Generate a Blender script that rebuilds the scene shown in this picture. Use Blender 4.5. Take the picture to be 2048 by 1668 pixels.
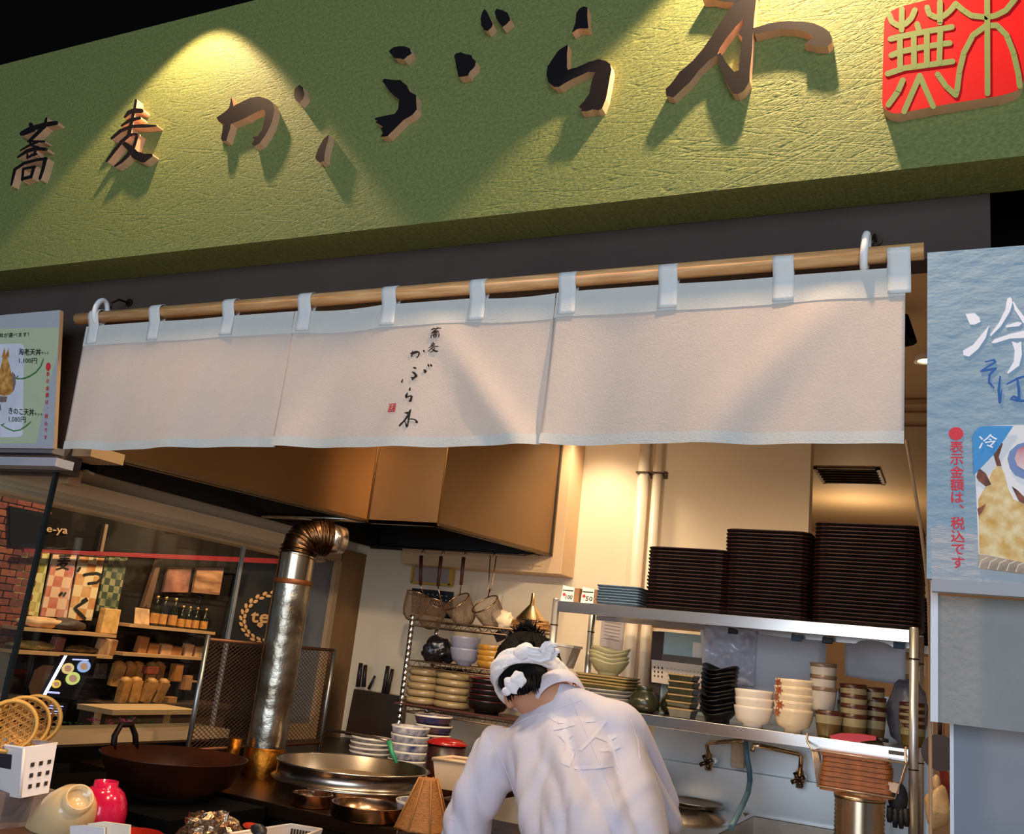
import bpy, math, random
from mathutils import Vector, Matrix, noise
random.seed(7)
C = bpy.context.scene.collection
for o in list(bpy.data.objects): bpy.data.objects.remove(o)
sin, cos, pi = math.sin, math.cos, math.pi
# ---------------------------------------------------------------- camera
EYE = 1.3
YAW, PITCH, ROLL, FPX = math.radians(-26.62117), math.radians(14.0219), math.radians(-6.42618), 1891.4
_f = Vector((sin(YAW)*cos(PITCH), cos(YAW)*cos(PITCH), sin(PITCH)))
_r = Vector((cos(YAW), -sin(YAW), 0)); _d = -_r.cross(_f)
RR = cos(ROLL)*_r + sin(ROLL)*_d; DD = -sin(ROLL)*_r + cos(ROLL)*_d
cd = bpy.data.cameras.new('camera'); cam = bpy.data.objects.new('camera', cd); C.objects.link(cam)
cd.sensor_width = 36; cd.sensor_fit = 'HORIZONTAL'; cd.lens = FPX*36/2048; cd.clip_start = .02; cd.clip_end = 60
m = Matrix.Identity(4)
for i in range(3): m[i][0], m[i][1], m[i][2] = RR[i], -DD[i], -_f[i]
m[2][3] = EYE; cam.matrix_world = m
bpy.context.scene.camera = cam
CAM = Vector((0, 0, EYE))
def ray(x, y): return ((x-1024)/FPX)*RR + ((y-834)/FPX)*DD + _f
def PY(x, y, Y):
    r = ray(x, y); return CAM + r*(Y/r.y)
def PX(x, y, X):
    r = ray(x, y); return CAM + r*(X/r.x)
def PZ(x, y, Z):
    r = ray(x, y); return CAM + r*((Z-EYE)/r.z)
# ---------------------------------------------------------------- world, lights, exposure
sc = bpy.context.scene
sc.view_settings.view_transform = 'Standard'; sc.view_settings.look = 'None'
sc.view_settings.gamma = 1; sc.view_settings.use_curve_mapping = False; sc.view_settings.exposure = 0.0
W = bpy.data.worlds.new('hall_daylight'); sc.world = W; W.use_nodes = True
W.node_tree.nodes['Background'].inputs[0].default_value = (.78, .84, 1, 1)
W.node_tree.nodes['Background'].inputs[1].default_value = .17
def lamp(name, kind, loc, energy, col, target=None, **kw):
    l = bpy.data.lights.new(name, kind); l.energy = energy; l.color = col
    for k, v in kw.items(): setattr(l, k, v)
    o = bpy.data.objects.new(name, l); C.objects.link(o); o.location = loc
    if target is not None: o.rotation_euler = (Vector(target)-Vector(loc)).to_track_quat('-Z', 'Y').to_euler()
    return o
WARM = (1, .72, .42); WARM2 = (1, .82, .56); COOL = (.74, .86, 1)
lamp('hall_window_light', 'AREA', (1.0, -5.0, 2.2), 330, COOL, (-.8, 1.8, 1.6), shape='RECTANGLE', size=6, size_y=3)
for px, py, dz, e, sz in ((437, 0, .075, 54, 90), (1600, -150, .045, 130, 92)):
    p = PY(px, py, 1.7); lamp('sign_spot', 'SPOT', (p.x, 1.7-.158, 3.005+dz), e, (1, .64, .36), (p.x, 1.7-.158, 2.0), spot_size=math.radians(sz), spot_blend=.16, shadow_soft_size=.02)
# kitchen downlights (recessed in the ceiling)
lamp('kitchen_downlight', 'SPOT', (-1.47, 3.70, 2.37), 24, WARM2, (-1.48, 3.78, 0), spot_size=math.radians(110), spot_blend=.8, shadow_soft_size=.05)
lamp('kitchen_downlight', 'SPOT', (-.45, 2.75, 2.37), 34, WARM, (-.5, 3.0, 0), spot_size=math.radians(150), spot_blend=.5, shadow_soft_size=.05)
lamp('kitchen_downlight', 'SPOT', (-1.0, 2.12, 2.37), 20, WARM2, (-.95, 2.2, 0), spot_size=math.radians(150), spot_blend=.5, shadow_soft_size=.05)
lamp('kitchen_downlight', 'SPOT', (-1.75, 2.15, 2.37), 34, WARM, (-1.8, 2.3, 0), spot_size=math.radians(150), spot_blend=.5, shadow_soft_size=.05)
lamp('added_fill_spot', 'SPOT', (-1.25, 1.97, 2.08), 46, WARM2, (-2.2, 3.9, 1.15), spot_size=math.radians(95), spot_blend=.8, shadow_soft_size=.03)  # added fill behind the curtain, brightens the wall under the hood; no fixture there
lamp('added_fill_spot', 'SPOT', (-.62, 1.97, 2.08), 20, WARM2, (-.95, 3.6, 1.15), spot_size=math.radians(95), spot_blend=.8, shadow_soft_size=.03)  # second added fill, aimed at the rack side
lamp('back_room_lamp', 'POINT', (-.6, 5.8, 2.1), 8, WARM, shadow_soft_size=.1)
lamp('shop_spot', 'SPOT', (-4.3, 4.4, 2.6), 110, WARM, (-5.2, 4.3, 1.2), spot_size=math.radians(110), spot_blend=.6, shadow_soft_size=.04)
lamp('shop_spot', 'SPOT', (-4.3, 5.5, 2.6), 110, WARM, (-5.2, 5.4, 1.2), spot_size=math.radians(110), spot_blend=.6, shadow_soft_size=.04)
# ---------------------------------------------------------------- materials
def lin(c): return tuple(((v/255)/12.92 if v/255 <= .04045 else ((v/255+.055)/1.055)**2.4) for v in c)
_mats = {}
def M(name, rgb, rough=.6, metal=0, var=.0, vs=8, bump=0, bs=40, stretch=None, rgb2=None, trans=0, clear=0, coat=0, spec=None):
    """procedural material: base colour with noise variation, optional second colour, bump, translucency"""
    if name in _mats: return _mats[name]
    mt = bpy.data.materials.new(name); mt.use_nodes = True; _mats[name] = mt
    nt = mt.node_tree; N = nt.nodes; L = nt.links; b = N['Principled BSDF']; out = N['Material Output']
    c = lin(rgb); b.inputs['Roughness'].default_value = rough; b.inputs['Metallic'].default_value = metal
    b.inputs['Base Color'].default_value = (*c, 1)
    if spec is not None: b.inputs['Specular IOR Level'].default_value = spec
    if coat: b.inputs['Coat Weight'].default_value = coat
    tc = N.new('ShaderNodeTexCoord'); mp = N.new('ShaderNodeMapping'); L.new(tc.outputs['Object'], mp.inputs[0])
    if stretch: mp.inputs['Scale'].default_value = stretch
    if var or rgb2:
        n = N.new('ShaderNodeTexNoise'); n.inputs['Scale'].default_value = vs; n.inputs['Detail'].default_value = 5
        L.new(mp.outputs[0], n.inputs['Vector'])
        r = N.new('ShaderNodeValToRGB'); L.new(n.outputs['Fac'], r.inputs[0])
        c2 = lin(rgb2) if rgb2 else tuple(v*(1-var) for v in c); c1 = c if rgb2 else tuple(min(1, v*(1+var)) for v in c)
        r.color_ramp.elements[0].position = .35; r.color_ramp.elements[1].position = .68
        r.color_ramp.elements[0].color = (*c2, 1); r.color_ramp.elements[1].color = (*c1, 1)
        L.new(r.outputs[0], b.inputs['Base Color'])
    if bump:
        n2 = N.new('ShaderNodeTexNoise'); n2.inputs['Scale'].default_value = bs; n2.inputs['Detail'].default_value = 4
        L.new(mp.outputs[0], n2.inputs['Vector'])
        bp = N.new('ShaderNodeBump'); bp.inputs['Strength'].default_value = bump; bp.inputs['Distance'].default_value = .01
        L.new(n2.outputs['Fac'], bp.inputs['Height']); L.new(bp.outputs[0], b.inputs['Normal'])
    if trans:
        t = N.new('ShaderNodeBsdfTranslucent'); t.inputs[0].default_value = (*c, 1)
        mx = N.new('ShaderNodeMixShader'); mx.inputs[0].default_value = trans
        L.new(b.outputs[0], mx.inputs[1]); L.new(t.outputs[0], mx.inputs[2]); L.new(mx.outputs[0], out.inputs[0])
    if clear:
        t = N.new('ShaderNodeBsdfTransparent'); t.inputs[0].default_value = (*[min(1, .25+.75*v) for v in c], 1)
        mx = N.new('ShaderNodeMixShader'); mx.inputs[0].default_value = clear
        L.new(b.outputs[0], mx.inputs[1]); L.new(t.outputs[0], mx.inputs[2]); L.new(mx.outputs[0], out.inputs[0])
    return mt
def EM(name, rgb, s):
    if name in _mats: return _mats[name]
    mt = bpy.data.materials.new(name); mt.use_nodes = True; _mats[name] = mt
    b = mt.node_tree.nodes['Principled BSDF']; b.inputs['Base Color'].default_value = (*lin(rgb), 1)
    b.inputs['Emission Color'].default_value = (*lin(rgb), 1); b.inputs['Emission Strength'].default_value = s
    return mt
# ---------------------------------------------------------------- mesh builder
V = Vector
class MB:
    def __init__(s): s.v = []; s.f = []; s.m = []; s.s = []
    def add(s, vs, fs, m=0, sm=False):
        k = len(s.v); s.v += [V(v) for v in vs]
        for f in fs: s.f.append([k+i for i in f]); s.m.append(m); s.s.append(sm)
        return s
    def box(s, c, d, m=0, rot=None, taper=1):
        c = V(c); x, y, z = d[0]/2, d[1]/2, d[2]/2
        vs = [V((i*x*(taper if k < 0 else 1), j*y*(taper if k < 0 else 1), k*z)) for k in (-1, 1) for j in (-1, 1) for i in (-1, 1)]
        if rot is not None: vs = [rot @ v for v in vs]
        return s.add([c+v for v in vs], [(0, 2, 3, 1), (4, 5, 7, 6), (0, 1, 5, 4), (1, 3, 7, 5), (3, 2, 6, 7), (2, 0, 4, 6)], m)
    def b2(s, p, q, m=0): return s.box([(a+b)/2 for a, b in zip(p, q)], [abs(a-b) for a, b in zip(p, q)], m)
    def quad(s, a, b, c, d, m=0, sm=False): return s.add([a, b, c, d], [(0, 1, 2, 3)], m, sm)
    def lathe(s, c, prof, n=20, m=0, rot=None, close=True, mz=None):
        c = V(c); vs = []
        for r, z in prof:
            for i in range(n):
                v = V((r*cos(2*pi*i/n), r*sin(2*pi*i/n), z))
                vs.append(c+(rot @ v if rot is not None else v))
        k = len(s.v); s.v += vs
        for a in range(len(prof)-1):
            mm = mz[a] if mz else m
            for i in range(n):
                j = (i+1) % n
                s.f.append([k+a*n+i, k+a*n+j, k+(a+1)*n+j, k+(a+1)*n+i]); s.m.append(mm); s.s.append(True)
        if close:
            if prof[0][0] > 1e-6: s.f.append([k+i for i in range(n)][::-1]); s.m.append(mz[0] if mz else m); s.s.append(False)
            if prof[-1][0] > 1e-6: s.f.append([k+(len(prof)-1)*n+i for i in range(n)]); s.m.append(mz[-1] if mz else m); s.s.append(False)
        return s
    def cyl(s, p, q, r, r2=None, n=12, m=0, cap=True):
        p, q = V(p), V(q); d = q-p; R = d.to_track_quat('Z', 'Y').to_matrix()
        return s.lathe(p, [(r, 0), (r if r2 is None else r2, d.length)], n, m, R, cap)
    def tube(s, pts, r, n=8, m=0, closed=False, flat=None):
        pts = [V(p) for p in pts]; k = len(s.v); N = len(pts); up = None
        for i, p in enumerate(pts):
            a = pts[(i-1) % N] if closed or i else p; b = pts[(i+1) % N] if closed or i < N-1 else p
            t = (b-a).normalized()
            if up is None: up = t.orthogonal().normalized()
            u = up-t*up.dot(t)
            u = u.normalized() if u.length > 1e-6 else t.orthogonal().normalized()
            up = u; w = t.cross(u); rr = r[i] if isinstance(r, (list, tuple)) else r
            for j in range(n):
                s.v.append(p+u*(rr*cos(2*pi*j/n))+w*(rr*sin(2*pi*j/n)))
        for i in range(N if closed else N-1):
            for j in range(n):
                a, b = i*n, ((i+1) % N)*n; j2 = (j+1) % n
                s.f.append([k+a+j, k+a+j2, k+b+j2, k+b+j]); s.m.append(m); s.s.append(True)
        if not closed:
            s.f.append([k+j for j in range(n)][::-1]); s.m.append(m); s.s.append(False)
            s.f.append([k+(N-1)*n+j for j in range(n)]); s.m.append(m); s.s.append(False)
        return s
    def prism(s, poly, vec, m=0, ms=None):
        """front polygon (3D points) extruded by vec; m front material, ms sides"""
        poly = [V(p) for p in poly]; vec = V(vec); n = len(poly); ms = m if ms is None else ms
        nn = V((0, 0, 0))
        for i in range(n): nn += poly[i].cross(poly[(i+1) % n])
        if nn.dot(vec) > 0: poly.reverse()
        k = len(s.v); s.v += poly+[p+vec for p in poly]
        s.f.append([k+i for i in range(n)]); s.m.append(m); s.s.append(False)
        s.f.append([k+n+i for i in range(n)][::-1]); s.m.append(ms); s.s.append(False)
        for i in range(n):
            j = (i+1) % n
            s.f.append([k+j, k+i, k+n+i, k+n+j]); s.m.append(ms); s.s.append(False)
        return s
    def grid(s, fn, nu, nv, m=0, sm=True, wrap=False):
        k = len(s.v)
        for j in range(nv+1):
            for i in range(nu+(0 if wrap else 1)): s.v.append(V(fn(i/nu, j/nv)))
        w = nu if wrap else nu+1
        for j in range(nv):
            for i in range(nu):
                i2 = (i+1) % w
                s.f.append([k+j*w+i, k+j*w+i2, k+(j+1)*w+i2, k+(j+1)*w+i]); s.m.append(m); s.s.append(sm)
        return s
    def ell(s, c, r, n=14, m=0, rot=None, fn=None):
        c = V(c)
        def g(u, v):
            a, b = 2*pi*u, pi*(v-.5); p = V((r[0]*cos(a)*cos(b), r[1]*sin(a)*cos(b), r[2]*sin(b)))
            if fn: p = fn(p)
            return c+(rot @ p if rot is not None else p)
        return s.grid(g, n, n//2+1, m, True, True)
    def mesh(s, name, mats):
        me = bpy.data.meshes.new(name); me.from_pydata(s.v, [], s.f)
        for mt in mats: me.materials.append(mt)
        me.polygons.foreach_set('material_index', s.m); me.polygons.foreach_set('use_smooth', s.s); me.update()
        return me
    def build(s, name, mats, parent=None, label=None, cat=None, group=None, kind=None, local=False, bevel=0, origin=None):
        mats = mats if isinstance(mats, (list, tuple)) else [mats]
        off = V((0, 0, 0))
        if parent is None and not local:
            xs = [v.x for v in s.v]; ys = [v.y for v in s.v]; zs = [v.z for v in s.v]
            off = V(origin) if origin else V(((min(xs)+max(xs))/2, (min(ys)+max(ys))/2, min(zs)))
            s.v = [v-off for v in s.v]
        o = bpy.data.objects.new(name, s.mesh(name, mats)); C.objects.link(o)
        if parent is not None:
            o.parent = parent
            if not local and parent.parent is None: o.location = -V(parent.location)
        else: o.location = off
        if bevel:
            b = o.modifiers.new('edge', 'BEVEL'); b.width = bevel; b.segments = 2; b.limit_method = 'ANGLE'; b.angle_limit = .6
        return tag(o, label, cat, group, kind)
def tag(o, label=None, cat=None, group=None, kind=None):
    for k, v in (('label', label), ('category', cat), ('group', group), ('kind', kind)):
        if v: o[k] = v
    return o
def T(name, loc, label, cat, group=None):
    o = bpy.data.objects.new(name, None); C.objects.link(o); o.location = loc; o.empty_display_size = .05
    return tag(o, label, cat, group)
def S(mb, name, mats, **k): return mb.build(name, mats, kind='structure', **k)
def dup(o, loc, rz=0, label=None, parent=None):
    c = o.copy(); C.objects.link(c)
    if parent is None: c.location = loc; c.rotation_euler = (0, 0, rz)
    else: c.parent = parent
    if label: c['label'] = label
    for ch in list(o.children): dup(ch, None, parent=c)
    return c
ORD = 'topmost,second,third,fourth,fifth,sixth,seventh,eighth,ninth,tenth,eleventh,twelfth,thirteenth,fourteenth,fifteenth,sixteenth,seventeenth,eighteenth,nineteenth,twentieth,twenty-first,twenty-second,twenty-third,twenty-fourth,twenty-fifth,twenty-sixth,twenty-seventh'.split(',')
def nth(i, n):
    """phrase for the i-th from the top of n"""
    return 'topmost' if i == 0 else 'bottom one' if i == n-1 else ORD[i]+' from the top'
def R3(rx=0, ry=0, rz=0): return (Matrix.Rotation(rz, 3, 'Z') @ Matrix.Rotation(ry, 3, 'Y') @ Matrix.Rotation(rx, 3, 'X'))
def rrect(w, h, r, n=4):
    """rounded rectangle outline, 2D, centred"""
    p = []
    for cx, cy, a0 in ((w/2-r, h/2-r, 0), (-w/2+r, h/2-r, 90), (-w/2+r, -h/2+r, 180), (w/2-r, -h/2+r, 270)):
        for i in range(n+1):
            a = math.radians(a0+90*i/n); p.append((cx+r*cos(a), cy+r*sin(a)))
    return p
# ---------------------------------------------------------------- lettering
def strokes(mb, pts, w, to3, vec, m=0, ms=None, joint=8, z=0):
    """a brush stroke: 2D polyline pts, width w (number or list), to3 maps 2D to 3D front points, extruded by vec"""
    n = len(pts); ws = w if isinstance(w, (list, tuple)) else [w]*n; vv = V(vec); e = vv.normalized()*-.000012
    q = [mb.__dict__.setdefault('lay', 0)]
    def put(poly):
        q[0] += 1; mb.lay = q[0]; mb.prism([p+e*(q[0] % 40) for p in poly], vv, m, ms)
    for i in range(n-1):
        (x0, y0), (x1, y1) = pts[i], pts[i+1]; L = math.hypot(x1-x0, y1-y0) or 1; nx, ny = -(y1-y0)/L, (x1-x0)/L
        a, b = ws[i]/2, ws[i+1]/2
        put([to3(x0+nx*a, y0+ny*a), to3(x1+nx*b, y1+ny*b), to3(x1-nx*b, y1-ny*b), to3(x0-nx*a, y0-ny*a)])
    for i in range(n):
        r = ws[i]/2
        put([to3(pts[i][0]+r*cos(2*pi*k/joint), pts[i][1]+r*sin(2*pi*k/joint)) for k in range(joint)])
_tc = {}
def glyphs(body, bold=.0):
    """flat lettering from the built-in font: (vertices 2D, faces) in em units, and its box"""
    key = (body, bold)
    if key not in _tc:
        cu = bpy.data.curves.new('lettering', 'FONT'); cu.body = body; cu.offset = bold; cu.resolution_u = 2
        o = bpy.data.objects.new('lettering', cu); me = bpy.data.meshes.new_from_object(o)
        vs = [(v.co.x, v.co.y) for v in me.vertices]; fs = [list(p.vertices) for p in me.polygons]
        bpy.data.objects.remove(o); bpy.data.meshes.remove(me)
        xs = [v[0] for v in vs]; ys = [v[1] for v in vs]
        _tc[key] = (vs, fs, (min(xs), min(ys), max(xs), max(ys)))
    return _tc[key]
def fatten(mb, pts, fs, m, e, u, w):
    """lettering as flat faces, made bolder by a few copies shifted along u and w (3D), each a hair in front of the last"""
    k = 0
    for su, sw in ([(0, 0)] if u.length < 1e-7 else [(-1, 0), (1, 0), (0, -1), (0, 1), (0, 0)]):
        mb.add([p+u*su+w*sw+e*(k*.00003) for p in pts], fs, m); k += 1
def put_text(mb, body, corners, m=0, bold=.0, lift=(0, 0, 0)):
    """lettering stretched into the quad corners = (top-left, top-right, bottom-right, bottom-left)"""
    vs, fs, (x0, y0, x1, y1) = glyphs(body); tl, tr, br, bl = [V(c)+V(lift) for c in corners]
    out = []
    for x, y in vs:
        u = (x-x0)/(x1-x0); v = (y1-y)/(y1-y0); out.append((tl*(1-u)+tr*u)*(1-v)+(bl*(1-u)+br*u)*v)
    e = (tr-tl).cross(bl-tl).normalized(); e = e if e.dot(CAM-tl) > 0 else -e; s = (tl-bl).length/(y1-y0)*bold*.55
    fatten(mb, out, fs, m, e, (tr-tl).normalized()*s, (bl-tl).normalized()*s)
def vert_text(mb, body, top, bottom, size, right, m=0, bold=.02, lift=(0, 0, 0)):
    """vertical writing from top to bottom (centre line), each character a square of given size"""
    top, bottom, right = V(top), V(bottom), V(right); n = len(body); dn = (bottom-top)/n; d = dn.normalized()
    e = right.cross(d).normalized(); e = e if e.dot(CAM-top) > 0 else -e
    for i, ch in enumerate(body):
        c = top+dn*(i+.5); vs, fs, (x0, y0, x1, y1) = glyphs(ch); k = size
        q = [c+right*((x-(x0+x1)/2)*k)+d*(((y0+y1)/2-y)*k)+V(lift) for x, y in vs]
        if ch in '、。': q = [p+right*.3*k-d*.3*k for p in q]
        fatten(mb, q, fs, m, e, right*(k*bold*.8), d*(k*bold*.8))
# ================================================================ SETTING
cream = M('cream_wall_paint', (236, 214, 184), .55, var=.03, vs=3, bump=.03, bs=60)
ceilm = M('ceiling_paint', (205, 178, 140), .7, var=.04, vs=2)
darkw = M('dark_plaster', (64, 53, 49), .85, var=.12, vs=5, bump=.1, bs=120)
black = M('black_paint', (8, 7, 7), .85, spec=.05)
floorm = M('hall_tile', (186, 166, 142), .5, var=.15, vs=2)
steel = M('brushed_steel', (206, 200, 192), .27, 1, var=.05, vs=6, bump=.04, bs=8, stretch=(1, 1, 22))
steelw = M('worn_steel', (186, 176, 164), .36, 1, var=.16, vs=9, bump=.12, bs=14)
steeld = M('dark_steel', (70, 60, 52), .45, 1, var=.2, vs=6)
S(MB().b2((-9, -6, -.05), (4, 9, 0)), 'floor', floorm)
S(MB().b2((-2.76, 1.9, 2.4), (2.6, 7.2, 2.46)), 'ceiling', ceilm)
S(MB().b2((-9, -6, 3.75), (4, 1.83, 3.8)).b2((-9, 1.83, 2.75), (-2.76, 9, 2.8)), 'ceiling', black)
S(MB().b2((-3.9, 1.83, 3.0), (2.6, 1.90, 3.75)), 'wall_front', black)
mb = MB().b2((-3.9, 1.83, 2.12), (.04, 1.90, 3.0)).b2((-3.9, 1.83, 1.66), (-2.33, 1.90, 2.12))
S(mb, 'wall_front', darkw)
S(MB().b2((.04, 2.02, 1.9), (2.6, 2.1, 3.75)), 'wall_front', black)
# back wall, a thin partition that stops short of the passage; far wall of the room behind
S(MB().b2((-2.76, 3.95, 0), (PY(1622, 900, 3.95).x, 4.03, 2.4)), 'wall_back', cream)
S(MB().b2((-3.5, 7.1, 0), (2.6, 7.2, 2.4)), 'wall_back', M('far_wall_paint', (196, 160, 118), .7))
S(MB().b2((2.5, 2.1, 0), (2.6, 7.1, 2.4)), 'wall_right', cream)
# ceiling vent in the room behind
p = PZ(1640, 935, 2.4)
v = T('ceiling_vent', (-.55, 5.1, 2.4), 'dark rectangular vent in the ceiling of the passage behind the tray stacks', 'vent')
a, b_, c_, d_ = PZ(1628, 937, 2.4), PZ(1748, 935, 2.4), PZ(1772, 968, 2.4), PZ(1650, 966, 2.4)
y0, y1, x0, x1 = 4.93, 5.32, a.x, c_.x
ventm = M('vent_grey', (112, 88, 62), .6)
mb = MB()
for q0, q1 in (((x0, y0), (x1, y0+.02)), ((x0, y1-.02), (x1, y1)), ((x0, y0), (x0+.02, y1)), ((x1-.02, y0), (x1, y1))):
    mb.b2((*q0, 2.39), (*q1, 2.4))
mb.build('vent_frame', ventm, v); MB().b2((x0+.01, y0+.01, 2.398), (x1-.01, y1-.01, 2.3995)).build('back_plate', M('vent_back', (84, 64, 46), .7), v)
for i in range(6):
    MB().box(((x0+x1)/2, y0+.04+i*(y1-y0-.08)/5, 2.394), (x1-x0-.03, .035, .004), rot=R3(.5)).build('slat', ventm, v)
# beam lines across the ceiling near the right edge
for i, (py, dk) in enumerate(((800, 60), (822, 14), (850, 8))):
    q = PZ(1830, py, 2.4); S(MB().b2((-.6, q.y-.004*dk/8, 2.392), (1.2, q.y+.004*dk/8, 2.4)), 'trim_%d' % (i+1), M('brown_trim', (150, 112, 76), .6))
q = PZ(1853, 713, 2.4)
dl = T('ceiling_downlight', (q.x, q.y, 2.4), 'small bright round downlight in the ceiling just left of the blue poster', 'light')
MB().lathe((q.x, q.y, 2.382), [(.035, .018), (.04, .0), (.03, .0), (.026, .014)], 16, close=False).build('rim', M('white_enamel', (235, 230, 222), .4), dl)
MB().lathe((q.x, q.y, 2.386), [(.0, .0), (.028, .002)], 14, close=False).build('lens', EM('lamp_lens', (255, 236, 200), 9), dl)
q = PZ(1816, 612, 2.4)
sp = T('track_spotlight', (q.x, q.y, 2.4), 'black conical spotlight on the ceiling just right of the curtain edge', 'light')
MB().cyl((q.x-.02, q.y, 2.4), (q.x-.02, q.y, 2.37), .012).build('mount', black, sp)
MB().lathe((q.x-.02, q.y, 2.29), [(.045, 0), (.022, .08), (.0, .08)], 16).build('lamp_head', black, sp)

# ---------------------------------------------------------------- left partition: beam, glass, steel end
beamm = M('beam_paint', (246, 214, 172), .55, var=.05, vs=3)
LX = -2.695
mb = MB(); prof = [(0, 1.70), (.0, 1.655), (.010, 1.635), (.028, 1.618), (.0, 1.612), (-.09, 1.612), (-.09, 1.70)]
pp = [V((LX+x, 1.83, z)) for x, z in prof]
mb.prism(pp, (0, 1.76, 0)); S(mb, 'trim_5', beamm)
S(MB().b2((LX-.12, 1.9, 1.69), (LX-.06, 3.95, 2.4)), 'wall_left', cream)
glass = None
def glass_mat(name, tint, refl):
    mt = bpy.data.materials.new(name); mt.use_nodes = True; nt = mt.node_tree; N = nt.nodes; N.clear()
    out = N.new('ShaderNodeOutputMaterial'); mx = N.new('ShaderNodeMixShader'); t = N.new('ShaderNodeBsdfTransparent'); g = N.new('ShaderNodeBsdfGlossy')
    lw = N.new('ShaderNodeLayerWeight'); lw.inputs[0].default_value = .5
    pw = N.new('ShaderNodeMath'); pw.operation = 'POWER'; pw.inputs[1].default_value = 4.5; nt.links.new(lw.outputs['Facing'], pw.inputs[0])
    f = N.new('ShaderNodeMath'); f.operation = 'MULTIPLY_ADD'; f.inputs[1].default_value = .6; f.inputs[2].default_value = .025; nt.links.new(pw.outputs[0], f.inputs[0])
    t.inputs[0].default_value = (*tint, 1); g.inputs['Roughness'].default_value = .02
    nt.links.new(f.outputs[0], mx.inputs[0]); nt.links.new(t.outputs[0], mx.inputs[1]); nt.links.new(g.outputs[0], mx.inputs[2]); nt.links.new(mx.outputs[0], out.inputs[0])
    return mt
gm = glass_mat('window_glass', (.93, .96, .95), 1.45)
edge = M('glass_edge', (16, 26, 28), .2)
S(MB().b2((LX-.012, 1.95, .88), (LX-.004, 3.06, 1.615)), 'window_1', gm)
S(MB().b2((LX-.012, 3.075, .88), (LX-.004, 3.45, 1.615)), 'window_1', gm)
S(MB().b2((LX-.014, 3.06, .88), (LX-.002, 3.075, 1.615)), 'trim_6', M('pale_joint', (176, 168, 160), .4))
S(MB().b2((-3.9, 1.834, .3), (-2.352, 1.842, 1.66)), 'window_2', gm)
S(MB().b2((-2.354, 1.832, .3), (-2.342, 1.844, 1.66)), 'trim_7', edge)
# sill of the partition
S(MB().b2((LX-.10, 1.9, .868), (LX+.09, 3.06, .90)).b2((LX-.02, 1.9, .845), (LX+.0, 3.06, .868)), 'trim_8', M('sill_paint', (206, 172, 132), .5))
S(MB().b2((LX-.06, 1.9, 0), (LX-.02, 3.95, .85)), 'wall_left', M('dark_dado', (44, 34, 30), .6))
# steel end of the left wall with a framed grey pane
S(MB().b2((LX-.06, 3.745, 0), (LX, 3.95, 1.70)), 'wall_left', M('grimy_steel', (156, 122, 88), .42, 1, var=.3, vs=3, stretch=(1, 1, .5)))
S(MB().b2((LX-.06, 3.44, 1.635), (LX, 3.75, 1.69)).b2((LX-.05, 3.715, 0), (LX+.004, 3.75, 1.64)).b2((LX-.05, 3.44, 0), (LX+.002, 3.47, 1.64)).b2((LX-.05, 3.47, .0), (LX, 3.715, .9)), 'trim_9', M('tan_frame', (186, 150, 112), .55))
S(MB().b2((LX-.04, 3.47, .9), (LX-.02, 3.715, 1.635)), 'window_3', M('grey_pane', (122, 124, 130), .25, var=.05, vs=2))

# ================================================================ FASCIA SIGN
def sign_mat():
    mt = bpy.data.materials.new('green_creased_paper'); mt.use_nodes = True; nt = mt.node_tree; N = nt.nodes; L = nt.links
    b = N['Principled BSDF']; b.inputs['Roughness'].default_value = .75
    tc = N.new('ShaderNodeTexCoord'); h = None
    def add(sock, k, h):
        mu = N.new('ShaderNodeMath'); mu.operation = 'MULTIPLY_ADD'; mu.inputs[1].default_value = k
        L.new(sock, mu.inputs[0])
        if h is None: mu.inputs[2].default_value = 0
        else: L.new(h, mu.inputs[2])
        return mu.outputs[0]
    for ang, s, k in ((17, (5, 1, 84), .9), (-9, (4.5, 1, 96), .7), (38, (8, 1, 74), .5)):
        mp = N.new('ShaderNodeMapping'); mp.inputs['Rotation'].default_value = (0, math.radians(ang), 0); L.new(tc.outputs['Object'], mp.inputs[0])
        m2 = N.new('ShaderNodeMapping'); m2.inputs['Scale'].default_value = s; L.new(mp.outputs[0], m2.inputs[0])
        vo = N.new('ShaderNodeTexVoronoi'); vo.feature = 'DISTANCE_TO_EDGE'; vo.inputs['Scale'].default_value = 1.0; L.new(m2.outputs[0], vo.inputs['Vector'])
        r = N.new('ShaderNodeMapRange'); r.inputs['From Max'].default_value = .06; L.new(vo.outputs['Distance'], r.inputs['Value'])
        h = add(r.outputs[0], k, h)
    n = N.new('ShaderNodeTexNoise'); n.inputs['Scale'].default_value = 120; n.inputs['Detail'].default_value = 3; L.new(tc.outputs['Object'], n.inputs['Vector'])
    h = add(n.outputs['Fac'], 1.2, h)
    bp = N.new('ShaderNodeBump'); bp.inputs['Strength'].default_value = .30; bp.inputs['Distance'].default_value = .0055
    L.new(h, bp.inputs['Height']); L.new(bp.outputs[0], b.inputs['Normal'])
    n2 = N.new('ShaderNodeTexNoise'); n2.inputs['Scale'].default_value = 130; L.new(tc.outputs['Object'], n2.inputs['Vector'])
    r = N.new('ShaderNodeValToRGB'); r.color_ramp.elements[0].position = .3; r.color_ramp.elements[1].position = .7
    r.color_ramp.elements[0].color = (*lin((94, 106, 56)), 1); r.color_ramp.elements[1].color = (*lin((120, 130, 70)), 1)
    L.new(n2.outputs['Fac'], r.inputs[0]); L.new(r.outputs[0], b.inputs['Base Color'])
    return mt
signm = sign_mat(); _mats['green_creased_paper'] = signm
SY = 1.70
sign = T('fascia_sign', (-1.2, 1.76, 2.244), 'long green shop sign with raised dark brush letters and a red seal above the curtain', 'sign')
MB().b2((-3.7, SY, 2.244), (.85, 1.828, 3.005)).build('board', signm, sign)
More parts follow.
